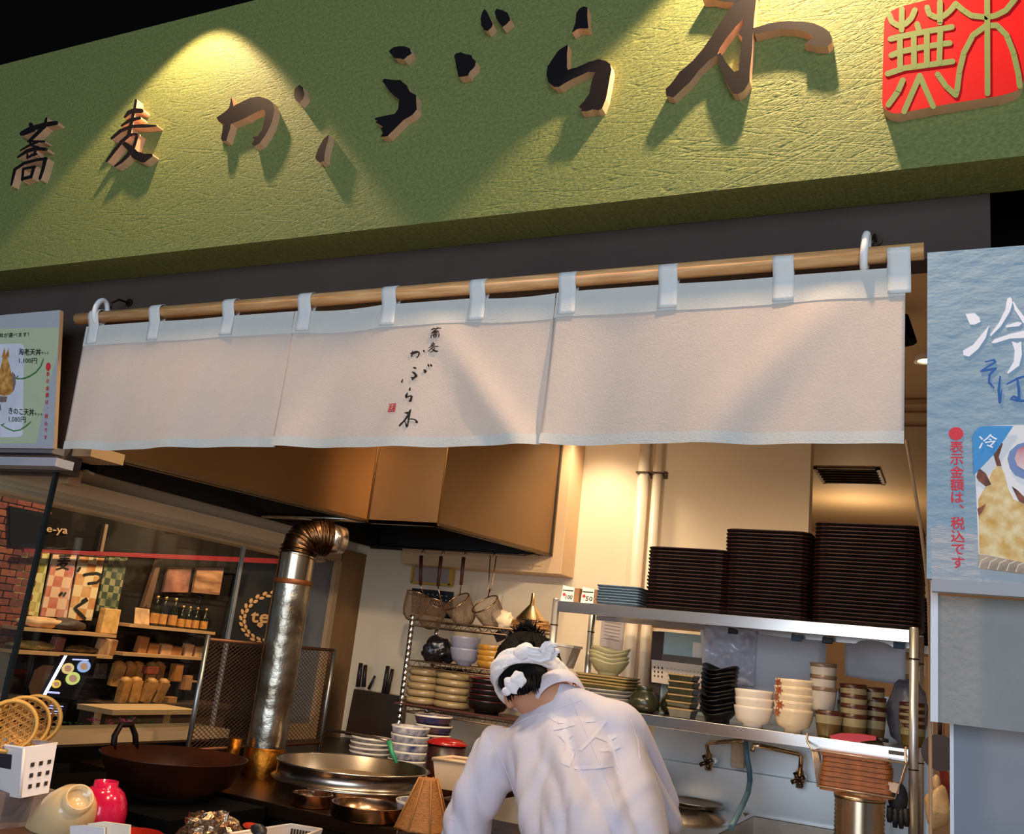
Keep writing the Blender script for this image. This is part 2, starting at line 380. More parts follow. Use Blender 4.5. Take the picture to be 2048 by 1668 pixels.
face_m = M('letter_face', (22, 19, 22), .6, spec=.12); side_m = M('letter_edge', (226, 184, 148), .7, var=.05, vs=30)
LT = .024; LY = SY-LT
C1 = (0, 180, 5.389); C2 = (400, 120, 4.2667); C3 = (880, 0, 5.12); C4 = (1300, 0, 5.12); C5 = (1748, 0, 6.673); Z2 = (700, 0, 2.78)
def crop(c): return lambda x, y: (c[0]+x/c[2], c[1]+y/c[2])
letters = {}   # name -> list of ('poly', world xz pts) / ('stroke', pts, widths)
POLY = {
 'ka': [(C2, [(140,490),(215,440),(250,400),(265,310),(285,395),(340,365),(430,322),(500,310),(570,330),(610,355),(632,400),(630,460),(600,560),(560,640),(510,710),(460,738),(443,715),(460,690),(450,655),(490,650),(530,600),(545,520),(560,440),(540,420),(440,465),(330,520),(265,545),(255,590),(225,690),(195,695),(178,670),(195,590),(205,550),(160,525)]),
        (C2, [(810,240),(850,210),(880,235),(890,290),(880,330),(845,370),(815,340),(803,300)])],
 'bu': [(C2, [(1100,635),(1095,680),(1070,770),(1060,860),(1025,875),(990,850),(985,820),(1010,750),(1050,680)]),
        (C2, [(1555,180),(1570,160),(1640,170),(1710,170),(1765,215),(1790,270),(1845,300),(1850,420),(1810,470),(1740,510),(1660,590),(1600,650),(1540,655),(1560,625),(1545,590),(1560,570),(1495,530),(1515,520),(1490,505),(1510,490),(1660,460),(1690,420),(1700,340),(1650,300),(1600,240)]),
        (Z2, [(215,285),(245,262),(300,257),(335,270),(343,298),(300,330),(250,325)]),
        (C3, [(455,90),(480,120),(520,200),(540,250),(530,280),(490,318),(450,305),(420,260),(415,190),(430,130)]),
        (C3, [(560,120),(580,92),(640,105),(690,130),(715,185),(720,205),(680,250),(640,280),(610,240),(575,185)]),
        (C3, [(145,570),(170,545),(210,535),(260,555),(320,565),(335,600),(370,630),(360,680),(310,730),(290,775),(230,785),(190,790),(170,700)])],
 'ra': [(C3, [(1395,130),(1430,85),(1470,65),(1510,75),(1508,170),(1520,290),(1450,290),(1400,300),(1350,335),(1385,240)]),
        (C3, [(1310,455),(1300,560),(1300,690),(1310,715),(1400,690),(1520,635),(1620,605),(1700,625),(1745,660),(1755,710),(1730,850),(1700,1010),(1660,1110),(1620,1130),(1560,1120),(1500,1140),(1440,1140),(1450,1115),(1420,1095),(1480,1030),(1530,960),(1555,830),(1590,740),(1520,735),(1400,790),(1300,840),(1220,890),(1170,890),(1110,845),(1090,770),(1100,680),(1160,590),(1220,510)])],
 'ki': [(C4, [(860,30),(700,260),(620,390),(550,490),(440,620),(300,740),(220,850),(160,910),(165,980),(235,1000),(300,940),(400,850),(500,720),(600,620),(690,560),(715,490),(790,380),(880,270),(950,190),(1000,100),(1020,-160),(930,-160)]),
        (C4, [(930,-260),(1120,-420),(1100,-160),(1075,100),(1060,275),(1050,480),(1025,700),(1020,830),(960,930),(900,965),(850,960),(800,880),(740,760),(700,640),(690,560),(720,540),(780,640),(860,735),(910,720),(920,600),(940,440),(945,380),(900,340),(960,250),(950,100)]),
        (C4, [(1050,290),(1230,235),(1420,215),(1560,220),(1680,240),(1780,285),(1840,330),(1865,390),(1860,440),(1820,475),(1700,475),(1640,455),(1580,450),(1670,380),(1600,330),(1480,300),(1330,295),(1200,325),(1070,355)]),
        (C4, [(540,0),(640,-5),(740,15),(850,30),(1000,-40),(1130,-180),(1120,-240),(960,-190),(800,-140),(640,-90),(540,-40)])]}
STRK = {
 'soba': [([(235,470),(330,420),(480,375),(605,355)],[50,60,50,48]), ([(330,370),(365,430)],45), ([(500,305),(480,395)],[24,44]), ([(470,400),(400,470),(325,545)],[42,40,38]), ([(250,470),(350,430)],50),
          ([(300,552),(478,556)],[22,24]), ([(405,560),(310,600),(222,652)],[30,26,18]), ([(325,570),(345,600),(420,620)],[24,24,24]),
          ([(193,725),(290,660),(390,632),(498,640)],[22,40,40,36]), ([(295,650),(295,735)],22), ([(295,730),(350,700),(395,690)],[26,30,22]), ([(390,630),(370,700)],30),
          ([(160,860),(140,940),(122,1025)],[36,32,20]), ([(155,860),(260,790),(400,752),(500,740)],[30,34,32,34]), ([(490,740),(465,850),(430,955)],[42,38,30]),
          ([(252,850),(240,970)],28), ([(252,850),(380,828)],28), ([(368,830),(335,940)],34), ([(240,960),(332,935)],36)],
 'mugi': [([(1465,112),(1450,200),(1430,290),(1405,400),(1390,480)],[28,30,34,40,44]), ([(1345,292),(1390,240),(1450,222),(1525,225)],[26,46,56,48]), ([(1312,385),(1400,325),(1505,303)],[24,40,34]),
          ([(1205,520),(1300,440),(1420,392),(1560,388),(1680,386)],[30,40,36,38,20]), ([(1400,480),(1310,560),(1230,660),(1150,770)],[40,40,36,24]), ([(1370,500),(1440,475),(1490,485)],[30,30,30]), ([(1480,485),(1440,620)],[36,34]),
          ([(1310,555),(1400,625),(1460,700),(1540,735),(1628,705)],[40,64,90,100,40]), ([(1430,620),(1380,700),(1310,770),(1240,820)],[44,44,36,22])]}
def rough(poly, k=2, amp=1.4):
    out = []; rnd = random.Random(len(poly))
    for i in range(len(poly)):
        (x0, y0), (x1, y1) = poly[i], poly[(i+1) % len(poly)]
        out.append((x0, y0))
        for j in range(1, k):
            t = j/k; out.append((x0+(x1-x0)*t+rnd.uniform(-amp, amp)*2, y0+(y1-y0)*t+rnd.uniform(-amp, amp)*2))
    return out
WORLD2 = {}   # letter shapes in the sign plane (x, z) for reuse on the curtain
for nm, lab in (('ka', 'hiragana letter'), ('bu', 'hiragana letter'), ('ra', 'hiragana letter'), ('ki', 'kanji letter')):
    mb = MB(); w2 = []
    for c, poly in POLY[nm]:
        pts = [PY(*crop(c)(x, y), LY) for x, y in rough(poly)]
        if nm != 'ki': mb = MB()
        mb.prism([p+V((0, -.0001*len(w2), 0)) for p in pts], (0, LT, 0), 0, 1); w2.append([(p.x, p.z) for p in pts])
        if nm != 'ki': mb.build('brush_letter', [face_m, side_m], sign)
    WORLD2[nm] = w2
    if nm == 'ki': mb.build('brush_letter', [face_m, side_m], sign)
for nm in ('soba', 'mugi'):
    mb = MB(); f = crop(C1); w2 = []
    for pts, w in STRK[nm]:
        strokes(mb, pts, w, lambda x, y: PY(*f(x, y), LY), (0, LT, 0), 0, 1)
        ws = w if isinstance(w, list) else [w]*len(pts)
        w2.append(([(lambda q: (q.x, q.z))(PY(*f(x, y), LY)) for x, y in pts], [v/5.389/550 for v in ws]))
    WORLD2[nm] = w2
    mb.build('brush_letter', [face_m, side_m], sign)
# red seal plate
redm = M('seal_red', (196, 6, 14), .5, spec=.2); grn = M('seal_green', (108, 128, 64), .7)
f5 = crop(C5); sealp = [(135,300),(155,240),(190,190),(240,145),(300,110),(380,80),(900,-50),(1500,-200),(1750,-262),(1880,-255),(1960,-200),(1992,-110),(2000,60),(2000,1060),(1985,1110),(1960,1160),(1915,1200),(1850,1230),(1700,1275),(800,1420),(330,1515),(270,1512),(220,1500),(180,1475),(140,1440),(118,1405),(108,1370),(118,900)]
plate = MB().prism([PY(*f5(x, y), SY-.030) for x, y in sealp], (0, .030, 0), 0, 1).build('seal_plate', [redm, side_m], sign, label='square red seal plate with green characters')
mb = MB()
SEAL = [[(205,200),(240,290),(320,340),(420,320),(500,240),(545,135)], [(372,120),(368,400)], [(710,100),(740,190),(820,230),(920,220),(1010,150),(1090,50),(1180,130),(1300,210),(1500,230),(1620,210),(1760,140),(1890,-20)], [(880,30),(880,300)], [(575,320),(600,400)],
 [(220,520),(340,490),(640,430),(1040,360)], [(230,740),(350,690),(620,635),(880,590),(1010,575)], [(180,985),(400,910),(700,870),(1050,820)], [(345,500),(350,900)], [(530,460),(535,880)], [(705,420),(705,870)], [(885,400),(870,840)],
 [(385,1070),(320,1220),(190,1400)], [(400,1490),(610,1010),(790,1420)], [(850,990),(960,1150),(1090,1270),(1110,1200),(1140,950),(1200,700),(1320,470),(1500,340),(1640,340),(1770,470),(1860,700),(1930,1000),(1945,1150)], [(1510,-60),(1515,1250)]]
for st in SEAL: strokes(mb, st, 76, lambda x, y: PY(*f5(x, y), SY-.031), (0, .0012, 0), 0)
mb.build('seal_characters', grn, plate)

# ================================================================ NOREN CURTAIN
RODZ, RODY, RODR = 2.095, 1.75, .0165
woodm = M('rod_wood', (232, 186, 130), .45, var=.0, rgb2=(202, 146, 92), vs=9, stretch=(1.2, 14, 14), bump=.03)
rod = MB().cyl((-2.292, RODY, RODZ-.004), (-.0715, RODY, RODZ+.004), RODR, n=24).build('curtain_rod', woodm, None, 'round varnished wooden rod carrying the white split curtain', 'rod')
clothm = M('noren_cotton', (224, 213, 204), .9, var=.02, vs=40, bump=.12, bs=260, trans=.29)
hemm = M('noren_hem', (206, 208, 204), .9, var=.02, vs=40, bump=.12, bs=260, trans=.10)
noren = T('noren_curtain', (-1.18, 1.75, 2.07), 'white cotton split shop curtain printed with black brush writing hanging from the wooden rod', 'curtain')
xa, xb, xc, xd = -2.243, PY(588, 650, 1.75).x, PY(1108, 650, 1.75).x, -.1025
def ztop(x): return 2.064+.004*(x+2.2)/2.1-.006*max(0, sin((x+.06)*13.2))*(1 if -1.6 < x < -.8 else .35)
def zbot(x): return 1.709+.026*(x+2.24)/2.14+.004*sin(x*7.3)
def cy(x, z):
    w = max(0, (2.06-z)/.35)
    e = 0
    for s in (xb, xc): e += math.exp(-((x-s)/.05)**2)*(.012 if x < s else -.004)
    a = (x-(-.98)-(.30*(w-.5)))/.05   # soft diagonal fold in the middle panel
    b = (x-(-.33)+(.25*(w-.5)))/.06
    return RODY-.004+w*(.013*sin(x*8.2+.8)+.007*sin(x*19+1+w)+.004*sin(x*37+3*w))+w*e-.017*w*math.exp(-a*a)-.016*math.exp(-b*b)*w*(1.1-w)*2
def cloth(x0, x1, za, zb, off, n, m):
    return lambda u, v: V((x0+(x1-x0)*u, cy(x0+(x1-x0)*u, za(x0+(x1-x0)*u)*(1-v)+zb(x0+(x1-x0)*u)*v)+off, za(x0+(x1-x0)*u)*(1-v)+zb(x0+(x1-x0)*u)*v))
for x0, x1 in ((xa, xb), (xb, xc), (xc, xd)):
    g0 = .0012 if x0 != xa else 0; g1 = .0012 if x1 != xd else 0
    pn = MB().grid(cloth(x0+g0, x1-g1, ztop, zbot, 0, 0, 0), 90, 34).build('curtain_panel', clothm, noren)
    sm = pn.modifiers.new('thick', 'SOLIDIFY'); sm.thickness = .0012
    h = MB().grid(cloth(x0+g0, x1-g1, ztop, lambda x: ztop(x)-.058, -.0022, 0, 0), 90, 4).grid(cloth(x0+g0, x1-g1, lambda x: zbot(x)+.022, lambda x: zbot(x)-.001, -.0022, 0, 0), 90, 2)
    h = h.build('hem', hemm, pn, label='doubled hem along the panel edges')
for px in (181, 300, 445, 595, 762, 938, 1117, 1319, 1551, 1785):
    t = PY(px, 880 if False else 600, RODY); k = (px-181)/(1785-181); cx = -2.253+.024+(t.x-PY(181, 600, RODY).x)*((xd-.022)-(xa+.020))/(PY(1785, 600, RODY).x-PY(181, 600, RODY).x)+.014
    w = .040; path = []
    zt = ztop(cx)
    for z in (zt-.052, zt-.03, zt-.01, zt): path.append((cy(cx, z)-.0045, z))
    for i in range(9):
        a = pi+.45-(pi+.2)*i/8; path.append((RODY+(RODR+.002)*cos(a), RODZ+(RODR+.002)*sin(a)))
    path += [(RODY+.010, zt+.002), (RODY+.004, zt-.03)]
    def tf(u, v):
        q = v*(len(path)-1); i = min(int(q), len(path)-2); f_ = q-i
        return V((cx+w*(u-.5)+.004*(1-v), path[i][0]*(1-f_)+path[i+1][0]*f_, path[i][1]*(1-f_)+path[i+1][1]*f_))
    tb = MB().grid(tf, 4, 42).build('hanging_tab', M('noren_tab', (222, 226, 226), .9, bump=.1, bs=240, trans=.08), noren)
    sm = tb.modifiers.new('thick', 'SOLIDIFY'); sm.thickness = .0013
# printed writing on the middle panel
inkm = M('printed_ink', (16, 15, 18), .8); pinkred = M('printed_red', (190, 40, 52), .8)
CN = (770, 640, 6.947); fN = crop(CN)
def onto(x, z, lift=.0030): return V((x, cy(x, z)-lift, z))
def bbox2(shapes):
    xs, zs = [], []
    for sh in shapes:
        pts = sh[0] if isinstance(sh, tuple) else sh
        xs += [p[0] for p in pts]; zs += [p[1] for p in pts]
    return min(xs), min(zs), max(xs), max(zs)
midp = [o for o in noren.children if o.name.startswith('curtain_panel')][1]
for nm, (bx0, by0, bx1, by1) in (('soba', (678,130,805,275)), ('mugi', (655,335,790,475)), ('ka', (380,440,590,555)), ('bu', (285,640,690,895)), ('ra', (340,970,450,1175)), ('ki', (280,1270,525,1530))):
    x0, z0, x1, z1 = bbox2(WORLD2[nm])
    cxp, cyp = (bx0+bx1)/2, (by0+by1)/2
    L_, R_, T_, B_ = (PY(*fN(*q), RODY) for q in ((bx0, cyp), (bx1, cyp), (cxp, by0), (cxp, by1)))
    sx, sz = (R_.x-L_.x)/(x1-x0), (T_.z-B_.z)/(z1-z0)
    to2 = lambda x, z: onto(L_.x+(x-x0)*sx+(0), B_.z+(z-z0)*sz)
    mb = MB()
    for sh in WORLD2[nm]:
        if isinstance(sh, tuple): strokes(mb, sh[0], [max(w*1.0, .012) for w in sh[1]], to2, (0, .0006, 0))
        else:
            if nm != 'ki': mb = MB()
            mb.prism([to2(*p) for p in sh], (0, .0006, 0))
            if nm != 'ki': mb.build('printed_letter', inkm, midp)
    if nm in ('soba', 'mugi', 'ki'): mb.build('printed_letter', inkm, midp)
mb = MB(); qs = [(95,1190),(208,1184),(195,1305),(78,1303)]
def sq(u, v):
    x = (qs[0][0]*(1-u)+qs[1][0]*u)*(1-v)+(qs[3][0]*(1-u)+qs[2][0]*u)*v; y = (qs[0][1]*(1-u)+qs[1][1]*u)*(1-v)+(qs[3][1]*(1-u)+qs[2][1]*u)*v
    p = PY(*fN(x, y), RODY); return onto(p.x, p.z)
for st in ([(.05,.05),(.95,.05)], [(.95,.05),(.92,.95)], [(.06,.95),(.92,.95)], [(.1,.3),(.45,.25)], [(.1,.5),(.5,.45)], [(.08,.7),(.5,.68)], [(.3,.2),(.28,.6)], [(.1,.85),(.2,.75)], [(.4,.75),(.5,.88)], [(.6,.35),(.9,.3)], [(.75,.15),(.75,.9)], [(.75,.4),(.6,.75)], [(.75,.4),(.88,.7)]):
    strokes(mb, st, .09, lambda x, y: sq(x, y), (0, .0006, 0))
mb.build('printed_seal', pinkred, midp, label='small red printed seal')
# white straps that hold the rod on hooks in the header
for px, py, where in ((199, 612, 'left'), (1731, 480, 'right')):
    q = PY(px, py+25, RODY)
    h = T('rod_hanger', (q.x, RODY, RODZ), 'white strap loop holding the %s end of the wooden rod on a hook' % where, 'hanger')
    pts = [(q.x+.010*sin(2*pi*i/20)*.2, RODY+(RODR+.004)*cos(2*pi*i/20), RODZ+.012+(RODR+.018)*sin(2*pi*i/20)) for i in range(20)]
    MB().tube(pts, .0075, 8, closed=True).build('strap', M('white_strap', (232, 234, 236), .6), h)
    MB().tube([(q.x+.012, 1.84, RODZ+.07), (q.x+.012, 1.79, RODZ+.065), (q.x+.011, 1.768, RODZ+.045), (q.x+.008, 1.772, RODZ+.03)], .003, 8).lathe((q.x+.012, 1.828, RODZ+.07), [(.012, 0), (.012, .004)], 12, rot=R3(pi/2)).build('hook', steeld, h)

# ================================================================ LEFT POSTER BOARD AND TRIM
tl0, bl0 = PY(120, 620, 1.70), PY(107, 897, 1.781)
bn = (bl0-tl0).cross(V((1, 0, 0))).normalized()
def PB(x, y, lift=0):
    r = ray(x, y); t = (tl0-CAM).dot(bn)/r.dot(bn); return CAM+r*t+bn*(lift if bn.y < 0 else -lift)
greyp = M('grey_washi', (166, 172, 182), .8, bump=.35, bs=30, stretch=(1, 1, 3))
board = T('menu_poster_board', (tl0.x-.2, 1.75, 1.70), 'grey and green menu poster with tempura photo at the left of the curtain', 'poster')
up = (tl0-bl0).normalized(); xl = -2.9
tlq, blq = V((xl, tl0.y, tl0.z-.002)), V((xl, bl0.y, bl0.z))
MB().prism([tlq, tl0, bl0, blq], (0, .012, 0), 0, 1).build('backing_board', [greyp, M('kraft_edge', (150, 126, 98), .8)], board)
fl = lambda x, y: (x/5.215, 620+y/5.215)
def pq(mb, pts, f, lift, m=0, plane=PB): mb.prism([plane(*f(x, y), lift) for x, y in pts], (0, .0006, 0), m)
greenp = M('pale_green_print', (176, 190, 160), .8, bump=.25, bs=30, stretch=(1, 1, 3))
mb = MB(); pq(mb, [(-700,215),(615,180),(595,500),(500,800),(420,1200),(380,1390),(-700,1400)], fl, .0006); mb.build('green_print', greenp, board)
mb = MB(); pq(mb, [(-700,375),(215,350),(245,362),(255,385),(240,1290),(225,1315),(195,1325),(-700,1345)], fl, .0014); mb.build('photo_print', M('photo_white', (206, 212, 228), .7, var=.1, vs=10, bump=0), board)
tempm = M('tempura_print', (214, 166, 84), .7, rgb2=(150, 92, 30), vs=60)
mb = MB(); pq(mb, [(-40,880),(60,895),(110,880),(140,850),(135,700),(110,600),(85,500),(60,470),(35,500),(15,600),(-40,680)], fl, .0022); pq(mb, [(20,500),(55,390),(65,480)], fl, .002); pq(mb, [(60,480),(95,400),(100,500)], fl, .002); mb.build('tempura_picture', tempm, board)
mb = MB(); pq(mb, [(130,640),(165,680),(170,760),(150,840),(125,860)], fl, .0018); pq(mb, [(-40,890),(10,900),(80,905),(70,960),(20,965),(-40,950)], fl, .0018); pq(mb, [(-40,960),(10,985),(18,1040),(-40,1100)], fl, .0018); mb.build('bowl_picture', M('bowl_print', (120, 104, 100), .7, var=.3, vs=40), board)
def ptext(mb, body, x0, y0, x1, y1, f, plane, lift, dy=0, bold=.012): put_text(mb, body, [plane(*f(x0, y0), lift), plane(*f(x1, y0+dy), lift), plane(*f(x1, y1+dy), lift), plane(*f(x0, y1), lift)], bold=bold)
mb = MB()
ptext(mb, 'お好きな丼が選べます！', -190, 252, 305, 300, fl, PB, .002, -22)
mb.build('lettering', M('print_black', (30, 32, 34), .7), board); mb = MB()
ptext(mb, '海老天丼', 200, 402, 432, 470, fl, PB, .002, 4, .03); ptext(mb, 'セット', 436, 432, 515, 462, fl, PB, .002, 2)
ptext(mb, '1,100円', 205, 500, 390, 558, fl, PB, .002, 2)
mb.build('lettering', M('print_black', (30, 32, 34), .7), board); mb = MB()
ptext(mb, 'きのこ天丼', 98, 1015, 360, 1085, fl, PB, .002, 20, .03); ptext(mb, 'セット', 364, 1068, 448, 1100, fl, PB, .002, 6)
ptext(mb, '1,000円', 98, 1108, 272, 1170, fl, PB, .002, 8)
mb.build('lettering', M('print_black', (30, 32, 34), .7), board)
mb = MB(); dn = PB(*fl(478, 1350))-PB(*fl(508, 640)); rt = (PB(*fl(540, 800))-PB(*fl(480, 800))).normalized()
vert_text(mb, '表示金額は、税込です', PB(*fl(506, 632), .002), PB(*fl(478, 1365), .002), .0135, rt, bold=.02)
c0 = PB(*fl(508, 592), .002); mb.prism([c0+rt*.0095*cos(a*pi/8)+up*.012*sin(a*pi/8) for a in range(16)], (0, .0006, 0)); mb.build('red_lettering', M('print_red', (214, 44, 56), .7), board)
mb = MB()
for pts in ([(460,510),(430,590),(380,650),(310,695),(240,718),(180,714)], [(330,1165),(280,1210),(220,1250),(150,1262),(80,1235),(30,1202)]):
    strokes(mb, pts, [5, 9, 11, 12, 12, 8], lambda x, y: PB(*fl(x, y), .003), (0, .0005, 0))
strokes(mb, [(195,690),(172,714),(200,722)], 7, lambda x, y: PB(*fl(x, y), .003), (0, .0005, 0)); strokes(mb, [(52,1188),(20,1198),(40,1212)], 7, lambda x, y: PB(*fl(x, y), .003), (0, .0005, 0))
mb.build('green_arrows', M('print_green', (58, 128, 62), .7), board)
# rails under the poster
def strip(name, pa, pb, Y, depth, mt):
    (ax, ay, ay2), (bx, by, by2) = pa, pb
    q = [PY(ax, ay, Y), PY(bx, by, Y), PY(bx, by2, Y), PY(ax, ay2, Y)]
    d = (q[1]-q[0]); q[0] = q[0]-d*1.5; q[3] = q[3]-(q[2]-q[3])*1.5
    z1 = (q[0].z+q[1].z)/2; z0 = (q[2].z+q[3].z)/2
    S(MB().b2((q[0].x, Y, z0), (q[1].x, Y+depth, z1)), name, mt)
strip('trim_10', (0, 891, 903), (108, 886, 897), 1.79, .04, M('grey_rail', (104, 100, 104), .6))
strip('trim_11', (0, 903, 913), (118, 897, 908), 1.815, .03, M('brown_rail', (96, 74, 60), .7))
strip('trim_12', (0, 912, 928), (115, 908, 923), 1.775, .06, M('pale_grey_rail', (158, 160, 172), .6))
# beige casing and small box under the header's left end
S(MB().b2((PY(118, 905, 1.86).x, 1.86, PY(150, 912, 1.86).z), (PY(182, 905, 1.86).x, 1.98, PY(150, 890, 1.86).z)), 'trim_13', M('beige_casing', (164, 136, 104), .6))
bxp = PY(140, 952, 1.98)
sb = T('sensor_box', (bxp.x, 1.98, bxp.z-.03), 'small beige box with a dark bracket under the left end of the curtain', 'box')
MB().box(bxp, (.05, .05, .055)).build('housing', M('beige_plastic', (190, 160, 124), .5), sb, bevel=.004)
MB().box(PY(172, 932, 1.98), (.035, .05, .03)).build('lamp_hood', black, sb)
MB().cyl(PY(127, 920, 1.97), PY(187, 948, 1.97), .004).build('bracket', M('beige_casing', (206, 172, 130), .6), sb)

# ================================================================ RIGHT POSTER AND PANELS
bluep = M('blue_washi', (132, 160, 180), .8, rgb2=(146, 170, 186), vs=3, bump=.32, bs=26, stretch=(1, 1, 1.9))
RY = 1.70
rb = T('cold_noodle_poster', (.2, RY, 1.474), 'blue paper poster for cold soba at the right of the curtain', 'poster')
MB().b2((-.064, RY, 1.494), (.55, RY+.02, 2.073)).build('backing_board', bluep, rb)
MB().b2((-.056, RY-.004, 1.474), (.55, RY+.022, 1.494)).build('bottom_rail', M('grey_rail2', (150, 152, 158), .5), rb)
def PR(x, y, lift=0): return PY(x, y, RY-lift)
f7 = crop((1860, 560, 2.69))
mb = MB(); pq(mb, [(2,1330),(60,1320),(150,1350),(240,1370),(900,1400),(900,1640),(10,1640)], f7, .0004, plane=PR); mb.build('pale_print', M('pale_blue_print', (166, 174, 182), .8, bump=.5, bs=24, stretch=(1, 1, 3)), rb)
mb = MB()
pq(mb, [(190,183),(240,178),(265,200),(272,225),(240,240),(215,240)], f7, .001, plane=PR); pq(mb, [(318,245),(300,310),(260,370),(210,412),(180,405),(177,380),(230,350),(280,290)], f7, .001, plane=PR)
pq(mb, [(415,100),(432,92),(448,110),(430,170),(380,250),(325,305),(325,292),(370,230),(405,160)], f7, .001, plane=PR); pq(mb, [(440,100),(470,150),(520,215),(640,300),(600,310),(500,230),(455,160)], f7, .001, plane=PR)
pq(mb, [(408,245),(470,225),(495,230),(480,248),(410,256)], f7, .001, plane=PR); pq(mb, [(330,338),(345,320),(430,290),(520,270),(580,285),(560,310),(430,315),(350,340)], f7, .001, plane=PR); pq(mb, [(440,330),(470,340),(490,330),(495,400),(480,460),(420,505),(415,498),(450,440),(455,380)], f7, .001, plane=PR)
mb.build('white_lettering', M('print_white', (238, 240, 250), .7), rb)
mb = MB(); st = lambda pts, w: strokes(mb, pts, w, lambda x, y: PR(*f7(x, y), .001), (0, .0005, 0))
st([(298,440),(345,430),(352,440),(275,490),(330,480),(355,475),(320,510),(318,550),(345,580)], [7,10,10,10,12,10,12,12,5]); st([(378,520),(370,590),(376,655)], [8,14,16]); st([(378,655),(388,590)], [10,4])
st([(415,560),(470,530),(520,515)], [8,12,10]); st([(470,530),(478,590),(480,640),(450,625),(435,640),(470,648),(505,650)], [10,14,14,10,8,12,12])
mb.build('blue_lettering', M('print_blue', (30, 92, 168), .7), rb)
mb = MB(); rt = V((1, 0, 0))
vert_text(mb, '表示金額は、税込です', PR(*f7(142, 864), .001), PR(*f7(152, 1556), .001), .0215, rt, bold=.022)
c0 = PR(*f7(140, 826), .001); mb.prism([c0+rt*.0112*cos(a*pi/10)+V((0, 0, 1))*.0112*sin(a*pi/10) for a in range(20)], (0, .0006, 0)); mb.build('red_lettering', M('print_red2', (212, 50, 66), .7), rb)
mb = MB(); pq(mb, [(235,830),(255,800),(300,785),(900,770),(900,1600),(265,1550)], f7, .0006, plane=PR); mb.build('photo_print', M('photo_white2', (226, 226, 228), .6, var=.05, vs=8), rb)
mb = MB(); pq(mb, [(260,1180),(300,1110),(330,1040),(370,980),(400,1040),(420,1120),(450,1180),(520,1210),(640,1260),(640,1480),(500,1520),(265,1470)], f7, .0012, plane=PR)
mb.build('tempura_picture', M('tempura_print2', (236, 222, 176), .7, rgb2=(206, 160, 76), vs=46), rb)
for pts in ([(250,1060),(262,1010),(300,1040),(330,1100),(300,1110),(262,1080)], [(340,930),(375,870),(392,880),(370,950),(385,1000),(360,1000)], [(440,1110),(470,1130),(520,1180),(520,1210),(480,1190)], [(255,1230),(300,1205),(280,1250),(262,1270)]):
    mb = MB(); pq(mb, pts, f7, .0017, plane=PR); mb.build('prawn_picture', M('prawn_print', (150, 84, 62), .7, rgb2=(70, 46, 40), vs=40), rb)
mb = MB(); pq(mb, [(418,960),(430,920),(470,885),(520,870),(640,880),(640,1080),(520,1075),(460,1050),(430,1010)], f7, .002, plane=PR); mb.build('bowl_picture', M('bowl_print2', (110, 136, 186), .6), rb)
mb = MB(); pq(mb, [(455,960),(470,915),(520,885),(640,890),(640,1040),(520,1030),(470,1000)], f7, .0026, plane=PR); mb.build('soup_picture', M('soup_print', (186, 84, 100), .6, rgb2=(222, 200, 204), vs=14), rb)
mb = MB(); pq(mb, [(262,1475),(300,1480),(400,1500),(640,1545),(640,1600),(262,1550)], f7, .002, plane=PR); mb.build('mat_picture', M('mat_print', (166, 144, 122), .6, var=.25, vs=22), rb)
mb = MB()
for i in range(6): strokes(mb, [(262+i*50,1548+i*5),(275+i*50,1510+i*6),(310+i*50,1492+i*7)], 6, lambda x, y: PR(*f7(x, y), .003), (0, .0004, 0))
mb.build('mat_weave', M('mat_print_light', (214, 206, 192), .6), rb)
mb = MB(); pq(mb, [(235,1050),(228,850),(240,815),(262,793),(300,785),(448,785),(350,930)], f7, .003, plane=PR); mb.build('blue_corner', M('print_blue2', (52, 142, 206), .6), rb)
mb = MB(); put_text(mb, '冷', [PR(*f7(x, y), .004) for x, y in ((262,838),(362,825),(362,900),(262,912))], bold=.015); mb.build('small_lettering', M('print_white', (238, 240, 250), .7), rb)
greywall = M('grey_panel', (140, 142, 142), .75, var=.06, vs=10, bump=.2, bs=70)
S(MB().b2((-.049, 1.776, 1.269), (.6, 1.80, 1.476)), 'wall_right', greywall)
S(MB().b2((-.0605, 1.772, 1.269), (-.049, 1.806, 1.50)), 'trim_14', M('white_edge', (206, 214, 224), .5))
S(MB().b2((-.027, 1.86, .2), (.6, 1.88, 1.30)), 'wall_right', M('blue_grey_panel', (122, 130, 142), .7, var=.08, vs=7))
S(MB().b2((-.033, 1.856, .2), (-.027, 1.884, 1.30)), 'trim_15', M('white_edge', (206, 214, 224), .5))
# thin clear acrylic edge hanging below the curtain's right end
MB().tube([PY(1813, 880, 1.9), PY(1826, 960, 1.9), PY(1841, 1050, 1.9), PY(1851, 1130, 1.9), PY(1858, 1210, 1.9), PY(1860, 1300, 1.9), PY(1861, 1668, 1.9), PY(1861, 1800, 1.9)], .0032, 6).build('pull_cord', M('tan_cord', (176, 136, 100), .6), None, 'thin tan cord hanging below the right end of the curtain', 'cord')
